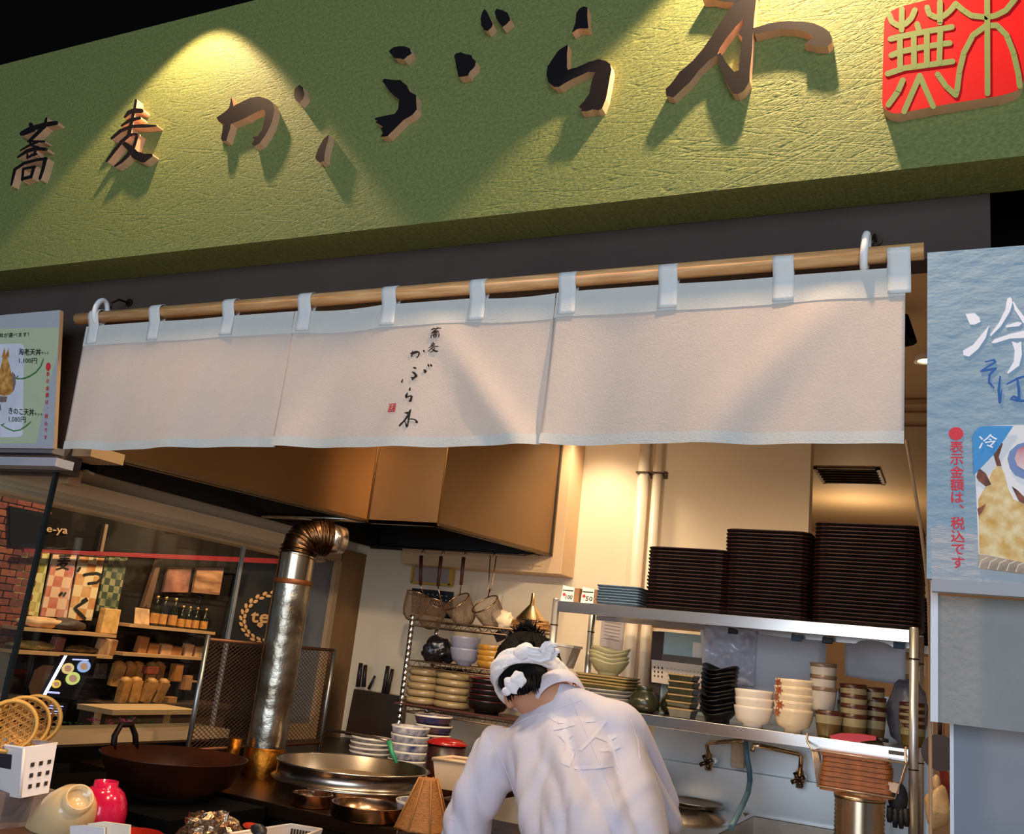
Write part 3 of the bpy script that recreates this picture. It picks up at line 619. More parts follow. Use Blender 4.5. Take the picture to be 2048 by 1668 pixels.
# ================================================================ EXTRACTION HOOD
HZ = 1.73; HT = 2.4
A0, A1, B1, C1_ = V((-2.294, 1.93, HZ)), PZ(735, 1045, HZ), PZ(888, 1056, HZ), PZ(1105, 1113, HZ)
C2_ = V((C1_.x, 3.795, HZ)); B1.y = A1.y
hood = T('extraction_hood', (-2.1, 3.0, HZ), 'large L-shaped stainless extraction hood above the stove and flue pipe', 'hood')
def panel(a, b, name, t=.012, mt=None, top=HT, bot=HZ):
    d = (b-a); n = V((d.y, -d.x, 0)).normalized()
    mb = MB().prism([V((a.x, a.y, bot)), V((b.x, b.y, bot)), V((b.x, b.y, top)), V((a.x, a.y, top))], -n*t)
    return mb.build(name, mt or steel, hood)
hoodm = M('hood_steel', (158, 128, 96), .26, 1, var=.10, vs=2.2, bump=.05, bs=2.6, stretch=(1, 1, .6))
panel(A0, A1, 'side_panel', mt=hoodm); panel(A1, B1, 'front_panel', mt=M('hood_steel_flat', (150, 122, 92), .45, 1, var=.05, vs=3)); panel(B1, C1_, 'side_panel', mt=M('hood_steel_flat', (150, 122, 92), .45, 1, var=.05, vs=3))
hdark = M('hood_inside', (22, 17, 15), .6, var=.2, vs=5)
C1b = V((C1_.x, 3.786, HZ)); panel(C1b, V((-2.405, 3.786, HZ)), 'back_panel', mt=hdark); panel(V((-2.406, 3.787, HZ)), V((-2.41, 3.93, HZ)), 'back_return', mt=hdark); panel(V((-2.41, 3.93, HZ)), V((-2.66, 3.93, HZ)), 'back_panel', mt=hdark)
panel(V((-2.62, 3.93, HZ)), V((-2.62, 1.93, HZ)), 'left_panel', mt=hdark); panel(V((-2.62, 1.93, HZ)), A0, 'end_panel', mt=steeld)
MB().prism([V((A0.x-.03, A0.y+.02, 1.98)), V((A1.x-.03, A1.y+.03, 1.98)), V((B1.x-.03, B1.y+.03, 1.98)), V((C1_.x-.03, 3.74, 1.98)), V((-2.60, 3.76, 1.98)), V((-2.60, 1.96, 1.98))], (0, 0, .01)).build('filter_ceiling', hdark, hood)
for a, b in ((A0, A1), (A1, B1), (B1, C1_)):
    d = (b-a).normalized(); n = V((-d.y, d.x, 0))
    mb = MB(); mb.prism([a+n*.0, b+n*.0, b+n*.035, a+n*.035], (0, 0, .012)); mb.build('rim_gutter', M('gutter_steel', (150, 130, 108), .4, 1), hood)
for a in (A1, B1):
    MB().cyl((a.x, a.y-.001, HZ), (a.x, a.y-.001, HT), .004, n=8).build('seam', M('seam_steel', (150, 112, 70), .5, 1), hood)  # seam bars in a browner steel than the panels
mb = MB().cyl((-2.60, 3.03, HZ+.01), (-2.10, 3.03, HZ+.01), .012).build('cross_bar', steel, hood)
railp = PZ(840, 1103, HZ-.005)
MB().tube([(-2.45, 3.62, HZ-.020), (C1_.x-.05, 3.62, HZ-.020)], .005).tube([(-2.45, 3.62, HZ-.020), (-2.45, 3.785, HZ+.01)], .004).tube([(C1_.x-.05, 3.62, HZ-.020), (C1_.x-.05, 3.785, HZ+.01)], .004).build('hanging_rail', steeld, hood)
fix = T('ceiling_downlight', (1.94, 4.36, 2.4), 'round recessed ceiling downlight over the right end of the kitchen, mirrored in the hood', 'light')
MB().lathe((1.94, 4.36, 2.385), [(0, 0), (.055, .0), (.06, .006)], 20, close=False).build('lens', EM('lamp_lens2', (255, 226, 170), 30), fix); MB().lathe((1.94, 4.36, 2.38), [(.06, .006), (.075, 0), (.08, .02)], 20, close=False).build('rim', M('white_enamel', (235, 230, 222), .4), fix)
# no lamp is built inside the hood
# ================================================================ WALL CUPBOARD
wc = T('wall_cupboard', (-1.95, 3.87, 1.656), 'cream wall cupboard with a framed flap beside the extraction hood', 'cupboard')
cupm = M('cupboard_cream', (222, 184, 142), .5, var=.03, vs=3)
MB().b2((-2.40, 3.80, 1.656), (-1.586, 3.948, 2.39)).build('body', cupm, wc, bevel=.003)
x0, x1 = PY(914, 1105, 3.8).x, PY(1085, 1118, 3.8).x
fl_ = MB().b2((x0, 3.793, 1.685), (x1, 3.80, 1.95)).build('flap', cupm, wc, bevel=.002)
# ================================================================ PIPES
for (xa_, xb_), lab, r in (((1268, 1245), 'left of the two white wall pipes behind the rack', .026), ((1312, 1287), 'right of the two white wall pipes behind the rack', .021)):
    p, q = PY(xa_ if xa_ > 1290 else 1284, 899, 3.90), PY(xb_ if xa_ > 1290 else 1258, 1400, 3.90)
    xm = (p.x+q.x)/2
    t = T('wall_pipe', (xm, 3.9, .0), lab, 'pipe')
    MB().cyl((xm, 3.91, 0), (xm, 3.91, 2.4), r, n=20).build('pipe', M('white_pvc', (232, 214, 190), .35, var=.02), t)
    for z in (2.13, 1.60, 1.15):
        MB().box((xm+r+.006, 3.94, z), (.016, .02, .03)).box((xm, 3.91, z), (r*2+.004, r*2+.004, .008)).build('clip', M('pipe_clip', (84, 60, 40), .6), t)
# electrical conduit and switch plate left as wall trim
# ================================================================ DISH RACK (steel, four posts, shelves)
RKY = 3.26; RX0, RX1 = -1.368, -.158; RKD = 3.645
rack = T('dish_rack', ((RX0+RX1)/2, 3.45, .8405), 'tall stainless steel dish rack with two shelves above the sink', 'rack')
shinym = M('polished_steel', (196, 190, 186), .20, 1, var=.06, vs=3, stretch=(1, 1, 8))
for x in (RX0, RX1):
    for y in (RKY, RKD):
        p = MB().cyl((x, y, .8405), (x, y, 1.512), .0135, n=18).cyl((x, y, 1.512), (x, y, 1.518), .0125, n=14).build('post', M('post_steel', (222, 220, 218), .34, .85), rack)
        for z in (1.42, 1.095): MB().cyl((x, y, z), (x, y, z+.004), .0145, n=18).build('collar', steeld, p)
sh = MB().b2((RX0+.013, RKY-.012, 1.470), (RX1-.013, RKY-.009, 1.509)).b2((RX0+.013, RKY-.012, 1.506), (RX1-.013, RKD+.01, 1.509)).b2((RX0+.013, RKD+.008, 1.470), (RX1-.013, RKD+.011, 1.509)).b2((RX0+.013, RKY-.010, 1.470), (RX1-.013, RKY+.01, 1.473))
sh.build('shelf', shinym, rack, bevel=.001)
sl = MB().b2((RX0+.013, RKY-.012, 1.118), (RX1-.013, RKY-.009, 1.155)).b2((RX0+.013, RKY-.012, 1.152), (RX1-.013, RKD+.01, 1.155)).b2((RX0+.013, RKD+.008, 1.118), (RX1-.013, RKD+.011, 1.155)).b2((RX0+.013, RKY-.010, 1.118), (RX1-.013, RKY+.01, 1.121))
slo = sl.build('shelf', shinym, rack, bevel=.001)
a = [PY(*q, RKY-.0125) for q in ((1777, 1500), (1808, 1504), (1808, 1512), (1777, 1508))]
MB().prism(a, (0, .001, 0)).build('slot_plate', M('slot_plate', (72, 66, 58), .5), slo)
mb = MB(); put_text(mb, 'TANICO', [p+V((0, -.0006, 0)) for p in (a[0]*.9+a[2]*.1, a[1]*.9+a[3]*.1, a[2]*.9+a[0]*.1, a[3]*.9+a[1]*.1)]) if False else None
# ================================================================ TRAYS
lacq = M('black_lacquer', (15, 8, 8), .5, var=.1, vs=4, spec=.3); lacqr = M('lacquer_rim', (46, 13, 16), .5, spec=.3)
def tray_mb(w, d, h, r, n=3):
    mb = MB(); k0 = rrect(w-.022, d-.022, r*.7, n); k1 = rrect(w, d, r, n); k2 = rrect(w-.012, d-.012, r*.85, n); k3 = rrect(w-.03, d-.03, r*.65, n); N = len(k0)
    vs = [(x, y, 0) for x, y in k0]+[(x, y, h*.8) for x, y in k1]+[(x, y, h) for x, y in k1]+[(x, y, h) for x, y in k2]+[(x, y, h*.35) for x, y in k3]
    mb.v = [V(v) for v in vs]
    for a in range(4):
        for i in range(N):
            j = (i+1) % N; mb.f.append([a*N+i, a*N+j, (a+1)*N+j, (a+1)*N+i]); mb.m.append(1 if a in (1, 2) else 0); mb.s.append(False)
    mb.f.append(list(range(N))[::-1]); mb.m.append(0); mb.s.append(False); mb.f.append([4*N+i for i in range(N)]); mb.m.append(0); mb.s.append(False)
    return mb
rnd = random.Random(3)
def stack(mb, name, mats, n, x, y, z0, pitch, labf, cat, group, jit=.0015, rzj=.008, rz0=0):
    me = mb.mesh(name, mats)
    for k in range(n):
        o = bpy.data.objects.new(name, me); C.objects.link(o)
        o.location = (x+rnd.uniform(-jit, jit), y+rnd.uniform(-jit, jit), z0+k*pitch); o.rotation_euler = (0, 0, rz0+rnd.uniform(-rzj, rzj))
        tag(o, labf(n-1-k, n), cat, group)
TZ = 1.5095
for n, xa_, w, top, d, nm in ((17, -1.046, .302, 1.727, .27, 'shortest of the three tall tray stacks'), (23, -.770, .290, 1.803, .27, 'middle of the three tall tray stacks'), (26, -.473, .338, 1.838, .27, 'tallest tray stack at the right')):
    pitch = (top-.2+.2-TZ-.0)/n if False else (top-.200-TZ+.2)/n
    pitch = (top-.2-1.309-.0)/n*1.0 if False else ((top-.0)-TZ)/n
    stack(tray_mb(w, d, pitch*1.12, .05), 'serving_tray', [lacq, lacqr], n, xa_+w/2, RKY+.005+d/2, TZ+.0005, pitch, lambda i, k, nm=nm: 'black lacquer tray, %s in the %s' % (nth(i, k), nm), 'tray', 'lacquer trays on the top shelf')
# a further stack behind the tallest one
stack(tray_mb(.30, .24, .0145, .05), 'serving_tray', [lacq, lacqr], 14, -.085, RKD+.42, 1.50, .0125, lambda i, k: 'black lacquer tray, %s in the hidden stack behind the right post' % nth(i, k), 'tray', 'lacquer trays behind the right post')
ledge = MB().b2((-.25, RKD+.28, 1.47), (.2, RKD+.56, 1.499)).b2((-.25, RKD+.28, 0), (-.22, RKD+.56, 1.47)).b2((.17, RKD+.28, 0), (.2, RKD+.56, 1.47)); ledge.build('side_shelf', steelw, None, 'steel side shelf carrying trays behind the right post of the rack', 'shelf')
bluet = M('slate_blue_lacquer', (74, 92, 110), .35, var=.1, vs=4); bluer = M('slate_rim', (104, 124, 142), .35)
stack(tray_mb(.165, .19, .0125, .015, 2), 'small_tray', [bluet, bluer], 7, -1.142, RKY+.11, TZ+.0005, .0098, lambda i, k: 'slate blue small tray, %s in the low blue stack' % nth(i, k), 'tray', 'slate blue trays on the top shelf', .002, .015)
# price cards
for px, lab in ((1138, 'white price card nearest the left post on the top shelf'), (1178, 'white price card beside the slate blue trays on the top shelf')):
    p = PY(px, 1188, 3.30)
    t = T('price_card', (p.x, 3.30, TZ), lab, 'card')
    MB().prism([V((p.x-.025, 3.285, TZ)), V((p.x+.024, 3.285, TZ)), V((p.x+.022, 3.295, TZ+.054)), V((p.x-.024, 3.295, TZ+.06))], (0, .03, 0), 0).build('card', M('card_white', (236, 226, 214), .7), t)
    mb = MB(); q = lambda u, v: V((p.x+u, 3.284+v*.18-.001, TZ+v))
    put_text(mb, '100' if px < 1160 else '50', [q(-.006, .026), q(.020, .026), q(.020, .010), q(-.006, .010)], bold=.03)
    put_text(mb, '円券', [q(-.021, .048), q(.018, .048), q(.018, .038), q(-.021, .038)], bold=.02) if False else strokes(mb, [(-.021, .042), (.018, .042)], .004, q, (0, .0004, 0))
    mb.build('lettering', M('print_black', (30, 32, 34), .7), t)
    mb = MB().ell(q(-.014, .026), (.006, .0008, .006), 10); mb.build('red_mark', M('print_red', (214, 44, 56), .7), t)
    MB().box((p.x+.033, 3.31, TZ+.028), (.018, .03, .05)).build('brown_back', M('kraft', (150, 104, 66), .7), t)
# ================================================================ SHEETS AND BAG HUNG UNDER THE TOP SHELF
def sheet(name, quad, Y, mt, lab, cat, bulge=.012, t=.002):
    tl, tr, br, bl = [PY(*q, Y) for q in quad]
    def g(u, v): return (tl*(1-u)+tr*u)*(1-v)+(bl*(1-u)+br*u)*v+V((0, -bulge*sin(pi*u)*sin(pi*min(v*1.1, 1)), 0))
    o = MB().grid(g, 14, 10).build(name, mt, None, lab, cat); s = o.modifiers.new('thick', 'SOLIDIFY'); s.thickness = t; return o
whiteb = M('white_vinyl', (206, 206, 214), .45, var=.04, vs=3)
sheet('vinyl_sheet', [(1400, 1238), (1654, 1262), (1648, 1408), (1408, 1392)], 3.66, whiteb, 'wide white vinyl sheet hung behind the bowls on the lower shelf', 'sheet')
sheet('vinyl_sheet', [(1690, 1262), (1812, 1278), (1810, 1372), (1690, 1352)], 3.66, whiteb, 'narrow white vinyl sheet hung behind the olive cups', 'sheet')
def bagf(u, v):
    tl, tr, br, bl = [PY(*q, 3.62) for q in ((1412, 1250), (1512, 1262), (1508, 1372), (1410, 1365))]
    p = (tl*(1-u)+tr*u)*(1-v)+(bl*(1-u)+br*u)*v
    return p+V((0, .034*noise.noise((u*4, v*5, 2))+.012*noise.noise((u*11, v*9, 6))-.02*sin(pi*u), 0))
MB().grid(bagf, 26, 26).build('plastic_bag', M('clear_film', (224, 224, 238), .06, clear=.30, coat=.6), None, 'glossy clear plastic bag hanging from a black clip under the top shelf', 'bag')
for px, py, col, lab in ((1466, 1262, (24, 26, 34), 'black clip holding the clear plastic bag'), (1593, 1276, (62, 104, 140), 'blue clip on the wide white vinyl sheet'), (1655, 1281, (22, 24, 40), 'black clip at the right corner of the wide vinyl sheet'), (1798, 1291, (40, 84, 120), 'small blue clip on the narrow vinyl sheet')):
    p = PY(px, py, 3.60); t = T('clip', p, lab, 'clip'); mt = M('clip%d' % px, col, .35)
    MB().box(p, (.036, .012, .022)).build('jaw', mt, t, bevel=.003); MB().cyl(p+V((-.016, 0, .012)), p+V((.016, 0, .012)), .004).build('hinge', shinym, t)
# window-like frame with a pale sheet, and the punched plastic basket behind the green dishes
fr = T('notice_frame', PY(1360, 1380, 3.70), 'tan framed pale green sheet behind the dark green dishes', 'frame')
def fbox(a, b, Y, d): pa, pb = PY(*a, Y), PY(*b, Y); return MB().b2((pa.x, Y, pa.z), (pb.x, Y+d, pb.z))
fbox((1305, 1238), (1408, 1264), 3.70, .03).build('top_rail', M('tan_frame', (186, 150, 112), .55), fr)
fbox((1305, 1262), (1316, 1430), 3.72, .02).build('dark_stile', M('dark_stile', (70, 50, 42), .6), fr)
fbox((1316, 1262), (1408, 1432), 3.73, .01).build('pale_sheet', M('pale_green_sheet', (176, 196, 190), .35, var=.08, vs=8), fr)
fbox((1386, 1284), (1410, 1420), 3.71, .012).build('cream_strip', M('card_white', (236, 226, 214), .7), fr)
fbox((1324, 1308), (1404, 1330), 3.69, .012).build('dark_bar', M('dark_stile2', (84, 74, 68), .5), fr)
mb = MB(); Yb = 3.60; c = [PY(*q, Yb) for q in ((1303, 1319), (1407, 1331), (1402, 1378), (1303, 1364))]
pb = T('plastic_basket', (c[0]+c[2])/2, 'cream plastic basket with punched holes standing behind the dark green dishes', 'basket')
mb.prism(c, (0, .12, 0)); mb.build('body', M('cream_plastic', (236, 208, 180), .5), pb)
mb = MB()
def bq(u, v): return (c[0]*(1-u)+c[1]*u)*(1-v)+(c[3]*(1-u)+c[2]*u)*v+V((0, -.0006, 0))
for i in range(3):
    for j in range(3): mb.prism([bq(.05+.075*i+a, .28+.19*j+b) for a, b in ((0, 0), (.025, .0), (.028, .09), (.0, .09))], (0, .0004, 0))
for i in range(9):
    for j in range(3): mb.prism([bq(.30+.075*i+a, .28+.17*j+b) for a, b in ((0, 0), (.03, .0), (.03, .05), (.0, .05))], (0, .0004, 0), 1)
mb.build('holes', [M('hole_dark', (40, 28, 24), .8), M('hole_soft', (200, 168, 140), .7)], pb, kind='stuff')
# paper on the wall and door-like white pipe cover
nt_ = T('wall_notice', PY(1224, 1260, 3.94), 'grey printed notice taped on the wall between the rack post and the pipes', 'notice')
q = [PY(*p_, 3.945) for p_ in ((1204, 1228), (1251, 1236), (1243, 1302), (1199, 1294))]
MB().prism(q, (0, .002, 0)).build('paper', M('grey_paper', (176, 166, 168), .8), nt_)
mb = MB()
for i in range(7): u = .1+.1*i; mb.prism([(q[0]*(1-s)+q[1]*s)*(1-t)+(q[3]*(1-s)+q[2]*s)*t+V((0, -.0007, 0)) for s, t in ((.15, u), (.85, u), (.85, u+.02), (.15, u+.02))], (0, .0004, 0))
mb.build('ruled_lines', M('print_grey', (120, 110, 116), .8), nt_, kind='stuff')
# ================================================================ SINK
sink = T('sink_counter', (-.8, 3.3, 0), 'stainless steel sink counter with a raised ledge below the dish rack', 'sink')
SZ = .84; sy0, sy1 = 2.62, 3.70; cxs, cys, rs = -.95, 3.32, .215
bx0_, bx1_, by0_, by1_ = -.70, -.38, 3.0, 3.66
def annulus(mb, cx, cy, r, x0, x1, y0, y1, z, n=32):
    vs = []; fs = []
    for i in range(n):
        a = 2*pi*i/n+pi/n; ca, sa = cos(a), sin(a)
        tx = ((x1-cx)/ca if ca > 0 else (x0-cx)/ca) if abs(ca) > 1e-6 else 1e9; ty = ((y1-cy)/sa if sa > 0 else (y0-cy)/sa) if abs(sa) > 1e-6 else 1e9
        t = min(tx, ty); vs += [(cx+r*ca, cy+r*sa, z), (cx+t*ca, cy+t*sa, z)]
    for i in range(n): j = (i+1) % n; fs.append((2*i, 2*i+1, 2*j+1, 2*j))
    mb.add(vs, fs)
mb = MB(); annulus(mb, cxs, cys, rs, RX0-.02, bx0_-.02, sy0, sy1, SZ)
mb.b2((bx0_-.02, sy0, SZ-.002), (-.12, by0_, SZ)).b2((bx0_-.02, by1_, SZ-.002), (-.12, sy1, SZ)).b2((bx0_-.02, by0_, SZ-.002), (bx0_, by1_, SZ)).b2((bx1_, by0_, SZ-.002), (-.12, by1_, SZ))
for xx in (RX0-.02, bx0_-.02): pass
mb.b2((RX0-.02, sy0-.002, SZ-.06), (-.12, sy0, SZ+.002))
mb.build('sink_top', steel, sink)
mb = MB().quad((bx0_, by0_, SZ), (bx0_, by1_, SZ), (bx0_, by1_, SZ-.22), (bx0_, by0_, SZ-.22)).quad((bx1_, by0_, SZ), (bx1_, by1_, SZ), (bx1_, by1_, SZ-.22), (bx1_, by0_, SZ-.22)).quad((bx0_, by0_, SZ), (bx1_, by0_, SZ), (bx1_, by0_, SZ-.22), (bx0_, by0_, SZ-.22)).quad((bx0_, by1_, SZ), (bx1_, by1_, SZ), (bx1_, by1_, SZ-.22), (bx0_, by1_, SZ-.22)).quad((bx0_, by0_, SZ-.22), (bx1_, by0_, SZ-.22), (bx1_, by1_, SZ-.22), (bx0_, by1_, SZ-.22))
mb.build('square_basin', steelw, sink)
MB().lathe((cxs, cys, SZ-.2), [(.0, 0), (.15, .0), (.20, .06), (rs, .2), (rs+.012, .206), (rs+.014, .2)], 32, close=False).build('round_basin', steelw, sink)
mb = MB().b2((-1.115, sy1, SZ), (-.12, sy1+.06, .978)).b2((-1.115, sy1+.056, .978), (-.12, sy1+.064, 1.30)); mb.build('backsplash', M('splash_steel', (196, 202, 206), .42, 1, var=.06, vs=4, bump=.03, bs=5), sink)
mb = MB().b2((RX0-.02, sy0+.01, .0), (-.12, sy0+.03, SZ-.06)); mb.build('front_apron', steelw, sink)
# bowls and lids lying on the sink
def lathe_thing(name, prof, c, mt, lab, cat, n=28, rot=None, group=None, mz=None):
    return MB().lathe(c, prof, n, 0, rot, close=False, mz=mz).build(name, mt, None, lab, cat, group)
p = PZ(1400, 1612, .87)
lathe_thing('metal_bowl', [(0, .004), (.06, .0), (.10, .010), (.105, .022), (.108, .022), (.104, .018), (.10, .016), (.06, .006), (0, .006)], (-.90, 3.585, SZ+.002), steelw, 'shallow metal pan on the back of the sink beside the blue hose', 'pan')
p = PZ(1420, 1588, .90)
p = PZ(1308, 1575, .88)
lathe_thing('metal_bowl', [(.035, .0), (.04, .01), (.075, .07), (.078, .072), (.072, .07), (.036, .008), (0, .006)], (-1.075, 3.60, SZ+.001), steelw, 'small metal bowl beside the right side of the cook', 'bowl')
# ring of a wooden-rimmed sieve in the round basin
q = PZ(1370, 1640, .86)
sv = T('bamboo_rim_sieve', (cxs+.06, cys-.14, SZ-.05), 'round sieve with a bamboo rim leaning in the round sink basin', 'sieve')
rt_ = R3(.12, .22, 0)
MB().tube([V((cxs-.03, cys-.06, SZ-.03))+rt_ @ V((.16*cos(2*pi*i/40), .16*sin(2*pi*i/40), 0)) for i in range(40)], .007, 8, closed=True).build('rim', M('bamboo', (190, 138, 84), .5, var=.1, vs=20), sv)
MB().lathe((cxs-.03, cys-.06, SZ-.03), [(0, -.06), (.08, -.05), (.14, -.02), (.163, 0)], 28, 0, rt_, close=False).build('mesh', M('sieve_mesh', (120, 96, 72), .5, .6, var=.2, vs=120), sv)
# taps
brassm = M('chrome_tap', (236, 214, 186), .14, 1)
def tap(px, py, spx, spy, ex, ey, lab):
    b = PY(px, py, 3.70); s_ = PY(spx, spy, 3.66); e = PY(ex, ey, 3.52)
    t = T('wall_tap', b, lab, 'tap')
    MB().cyl(b+V((0, .03, 0)), b+V((0, -.05, 0)), .014, n=14).ell(b+V((0, -.05, 0)), (.02, .02, .022), 12).cyl(b+V((0, -.05, -.03)), b+V((0, -.05, .03)), .013, n=14).build('body', brassm, t)
    MB().tube([b+V((0, -.05, .02)), V((s_.x, b.y-.05, s_.z-.01)), V((s_.x+.012*(1 if e.x > s_.x else -1), b.y-.06, s_.z)), e+V((-.02*(1 if e.x > s_.x else -1), 0, .0)), e, e+V((.006*(1 if e.x > s_.x else -1), 0, -.022))], .0085, 10).build('spout', brassm, t)
    h = MB()
    for a in range(4): h.cyl(b+V((0, -.085, 0)), b+V((.026*cos(a*pi/2+.5), -.085, .026*sin(a*pi/2+.5))), .006, .008, n=8)
    h.cyl(b+V((0, -.05, 0)), b+V((0, -.09, 0)), .007).build('cross_handle', M('dark_chrome', (110, 90, 74), .2, 1), t)
tap(1424, 1522, 1416, 1484, 1490, 1484, 'chrome wall tap with long spout over the round sink basin')
tap(1604, 1556, 1604, 1508, 1508, 1490, 'chrome wall tap with spout turned left over the square basin')
def P3(x, y, Y): return PY(x, y, Y)
hs = [P3(1490, 1482, 3.52), P3(1494, 1515, 3.515), P3(1499, 1540, 3.50), P3(1500, 1562, 3.47), P3(1496, 1585, 3.42), P3(1486, 1608, 3.36), P3(1474, 1632, 3.28), P3(1462, 1655, 3.20)]
MB().tube(hs, .0095, 10).build('water_hose', M('blue_hose', (92, 122, 138), .4), None, 'blue rubber hose hanging from the left tap spout into the sink', 'hose')
MB().prism([P3(1462, 1480, 3.66), P3(1489, 1481, 3.66), P3(1487, 1538, 3.66), P3(1461, 1534, 3.66)], (0, .03, 0)).build('sponge_block', M('beige_foam', (196, 172, 148), .85, var=.1, vs=60, bump=.2, bs=120), None, 'beige upright sponge block leaning on the splashback beside the blue hose', 'sponge', bevel=.004)
# ================================================================ DISHES ON THE LOWER SHELF
SHZ = 1.1555
def span(x0, x1, y, Y):
    """centre x and width of a pixel span at depth Y"""
    a, b = PY(x0, y, Y), PY(x1, y, Y); return (a.x+b.x)/2, b.x-a.x
def bowl_prof(r, h, foot=.45, t=.004, fh=.008, belly=.5):
    f = r*foot; out = [(f*.9, 0), (f, 0), (f, fh)]; N = 7
    for i in range(1, N+1):
        u = i/N; out.append((f+(r-f)*(u**belly), fh+(h-fh)*u))
    inn = [(x-t, z) for x, z in out[:2:-1]]
    return out+[(r-t*.4, h+t*.3)]+inn+[(f*.5, fh+t), (0, fh+t)]
def stackof(name, mb, mats, n, x, y, z0, pitch, lab, cat, group, jit=.002, rz=3.1, tilt=.02, kids=()):
    """n copies of one dish, bottom first; lab(i, n) labels the i-th from the top"""
    me = mb.mesh(name, mats); km = [(kn, km_.mesh(kn, kmat)) for kn, km_, kmat in kids]
    for k in range(n):
        o = bpy.data.objects.new(name, me); C.objects.link(o)
        o.location = (x+rnd.uniform(-jit, jit), y+rnd.uniform(-jit, jit), z0+k*pitch)
        o.rotation_euler = (rnd.uniform(-tilt, tilt) if k else 0, rnd.uniform(-tilt, tilt) if k else 0, rnd.uniform(-rz, rz)); tag(o, lab(n-1-k, n), cat, group)
        for kn, kme in km:
            c = bpy.data.objects.new(kn, kme); C.objects.link(c); c.parent = o
whitec = M('white_ceramic', (228, 212, 196), .22, var=.02, vs=20)
creamc = M('cream_ceramic', (226, 202, 168), .25, var=.04, vs=40)
olive = M('olive_glaze', (96, 78, 44), .3, var=.18, vs=40); olivel = M('olive_pale', (150, 140, 106), .3, var=.08, vs=30); brownr = M('brown_rim', (66, 30, 20), .35)
darkg = M('dark_green_glaze', (44, 44, 28), .25, var=.2, vs=30); paleg = M('pale_green_glaze', (170, 158, 118), .3, var=.06, vs=30); blackc = M('black_glaze', (22, 18, 18), .3, var=.1, vs=20)
redl = M('red_lacquer', (128, 20, 22), .2, var=.05, vs=8); tanrim = M('tan_rim', (168, 134, 88), .4)
# red bowls
x, w = span(1130, 1176, 1358, 3.42); stackof('red_bowl', MB().lathe((0, 0, 0), bowl_prof(w/2, .062, .5), 24, close=False), [redl], 1, x, 3.42, SHZ, 0, lambda i, n: 'glossy red bowl just right of the cook\'s head', 'bowl', 'red bowls')
x, w = span(1142, 1190, 1350, 3.55); stackof('red_bowl', MB().lathe((0, 0, 0), bowl_prof(w/2, .075, .5), 24, close=False), [M('dark_red_lacquer', (84, 18, 20), .25)], 1, x, 3.545, SHZ, 0, lambda i, n: 'dark red bowl behind the glossy red bowl', 'bowl', 'red bowls')
# plates and pale three-cornered bowls
x, w = span(1158, 1268, 1390, 3.40)
grp = M('grey_white_glaze', (176, 166, 156), .3, var=.1, vs=20)
stackof('shallow_dish', MB().lathe((0, 0, 0), bowl_prof(w/2*.98, .034, .5, belly=.8), 28, close=False), [grp], 3, x, 3.40, SHZ, .013, lambda i, n: 'grey white shallow dish, %s of the pile under the green plates' % nth(i, n), 'dish', 'grey dishes on the lower shelf')
def squarish(r, k): return lambda p: p
def sq_dish(w, d, h, r, t=.004, taper=.72, n=3):
    mb = MB(); k0 = rrect(w*taper, d*taper, r*.6, n); k1 = rrect(w, d, r, n); k2 = rrect(w-2*t, d-2*t, r*.9, n); k3 = rrect(w*taper-2*t, d*taper-2*t, r*.5, n); N = len(k0)
    kb = rrect(w*.985, d*.985, r, n)
    mb.v = [V((x, y, 0)) for x, y in k0]+[V((x, y, h-.0045)) for x, y in kb]+[V((x, y, h)) for x, y in k1]+[V((x, y, h)) for x, y in k2]+[V((x, y, t)) for x, y in k3]
    for a in range(4):
        for i in range(N): j = (i+1) % N; mb.f.append([a*N+i, a*N+j, (a+1)*N+j, (a+1)*N+i]); mb.m.append(1 if a in (1, 2) else 0); mb.s.append(False)
    mb.f.append(list(range(N))[::-1]); mb.m.append(0); mb.s.append(False); mb.f.append([4*N+i for i in range(N)]); mb.m.append(0); mb.s.append(False)
    return mb
olp = M('olive_plate', (130, 120, 66), .3, var=.1, vs=30)
stackof('green_plate', sq_dish(w*.98, w*.8, .016, .02, taper=.8), [olp, tanrim], 4, x, 3.40, SHZ+.062, .0105, lambda i, n: 'olive green square plate, %s of the pile under the pale bowls' % nth(i, n), 'plate', 'olive plates on the lower shelf', rz=.05, tilt=.008)
x2, w2 = span(1181, 1256, 1335, 3.40)
mbb = MB()
for r_, z_ in (): pass
pr = bowl_prof(w2/2, .052, .5, belly=.75); mbb.lathe((0, 0, 0), pr, 27, close=False); mbb.v = [V((v.x*(1+.07*cos(3*math.atan2(v.y, v.x))), v.y*(1+.07*cos(3*math.atan2(v.y, v.x))), v.z*(1+.12*(v.z/.05)*cos(3*math.atan2(v.y, v.x))))) for v in mbb.v]
stackof('three_cornered_bowl', mbb, [paleg], 4, x2, 3.39, SHZ+.108, .0145, lambda i, n: 'pale green three-cornered bowl, %s of the pile on the olive plates' % nth(i, n), 'bowl', 'pale three-cornered bowls', rz=.12, tilt=.02)
# green jars
jar = lambda w, h: MB().lathe((0, 0, 0), [(.0, 0), (w*.30, 0), (w*.44, h*.12), (w*.5, h*.33), (w*.44, h*.55), (w*.26, h*.78), (w*.22, h*.86), (w*.33, h), (w*.30, h), (w*.18, h*.86), (.0, h*.8)], 24, close=False)
x, w = span(1257, 1320, 1405, 3.38); j1 = jar(w, .088); j1.v = [v+V((x, 3.38, SHZ)) for v in j1.v]; j1.build('glazed_jar', darkg, None, 'dark green bulbous jar with flared lip beside the olive plates', 'jar')
x, w = span(1316, 1372, 1408, 3.47); j1 = jar(w, .095); j1.v = [v+V((x, 3.49, SHZ)) for v in j1.v]; j1.build('glazed_jar', darkg, None, 'dark green bulbous jar half hidden behind the square green dishes', 'jar')
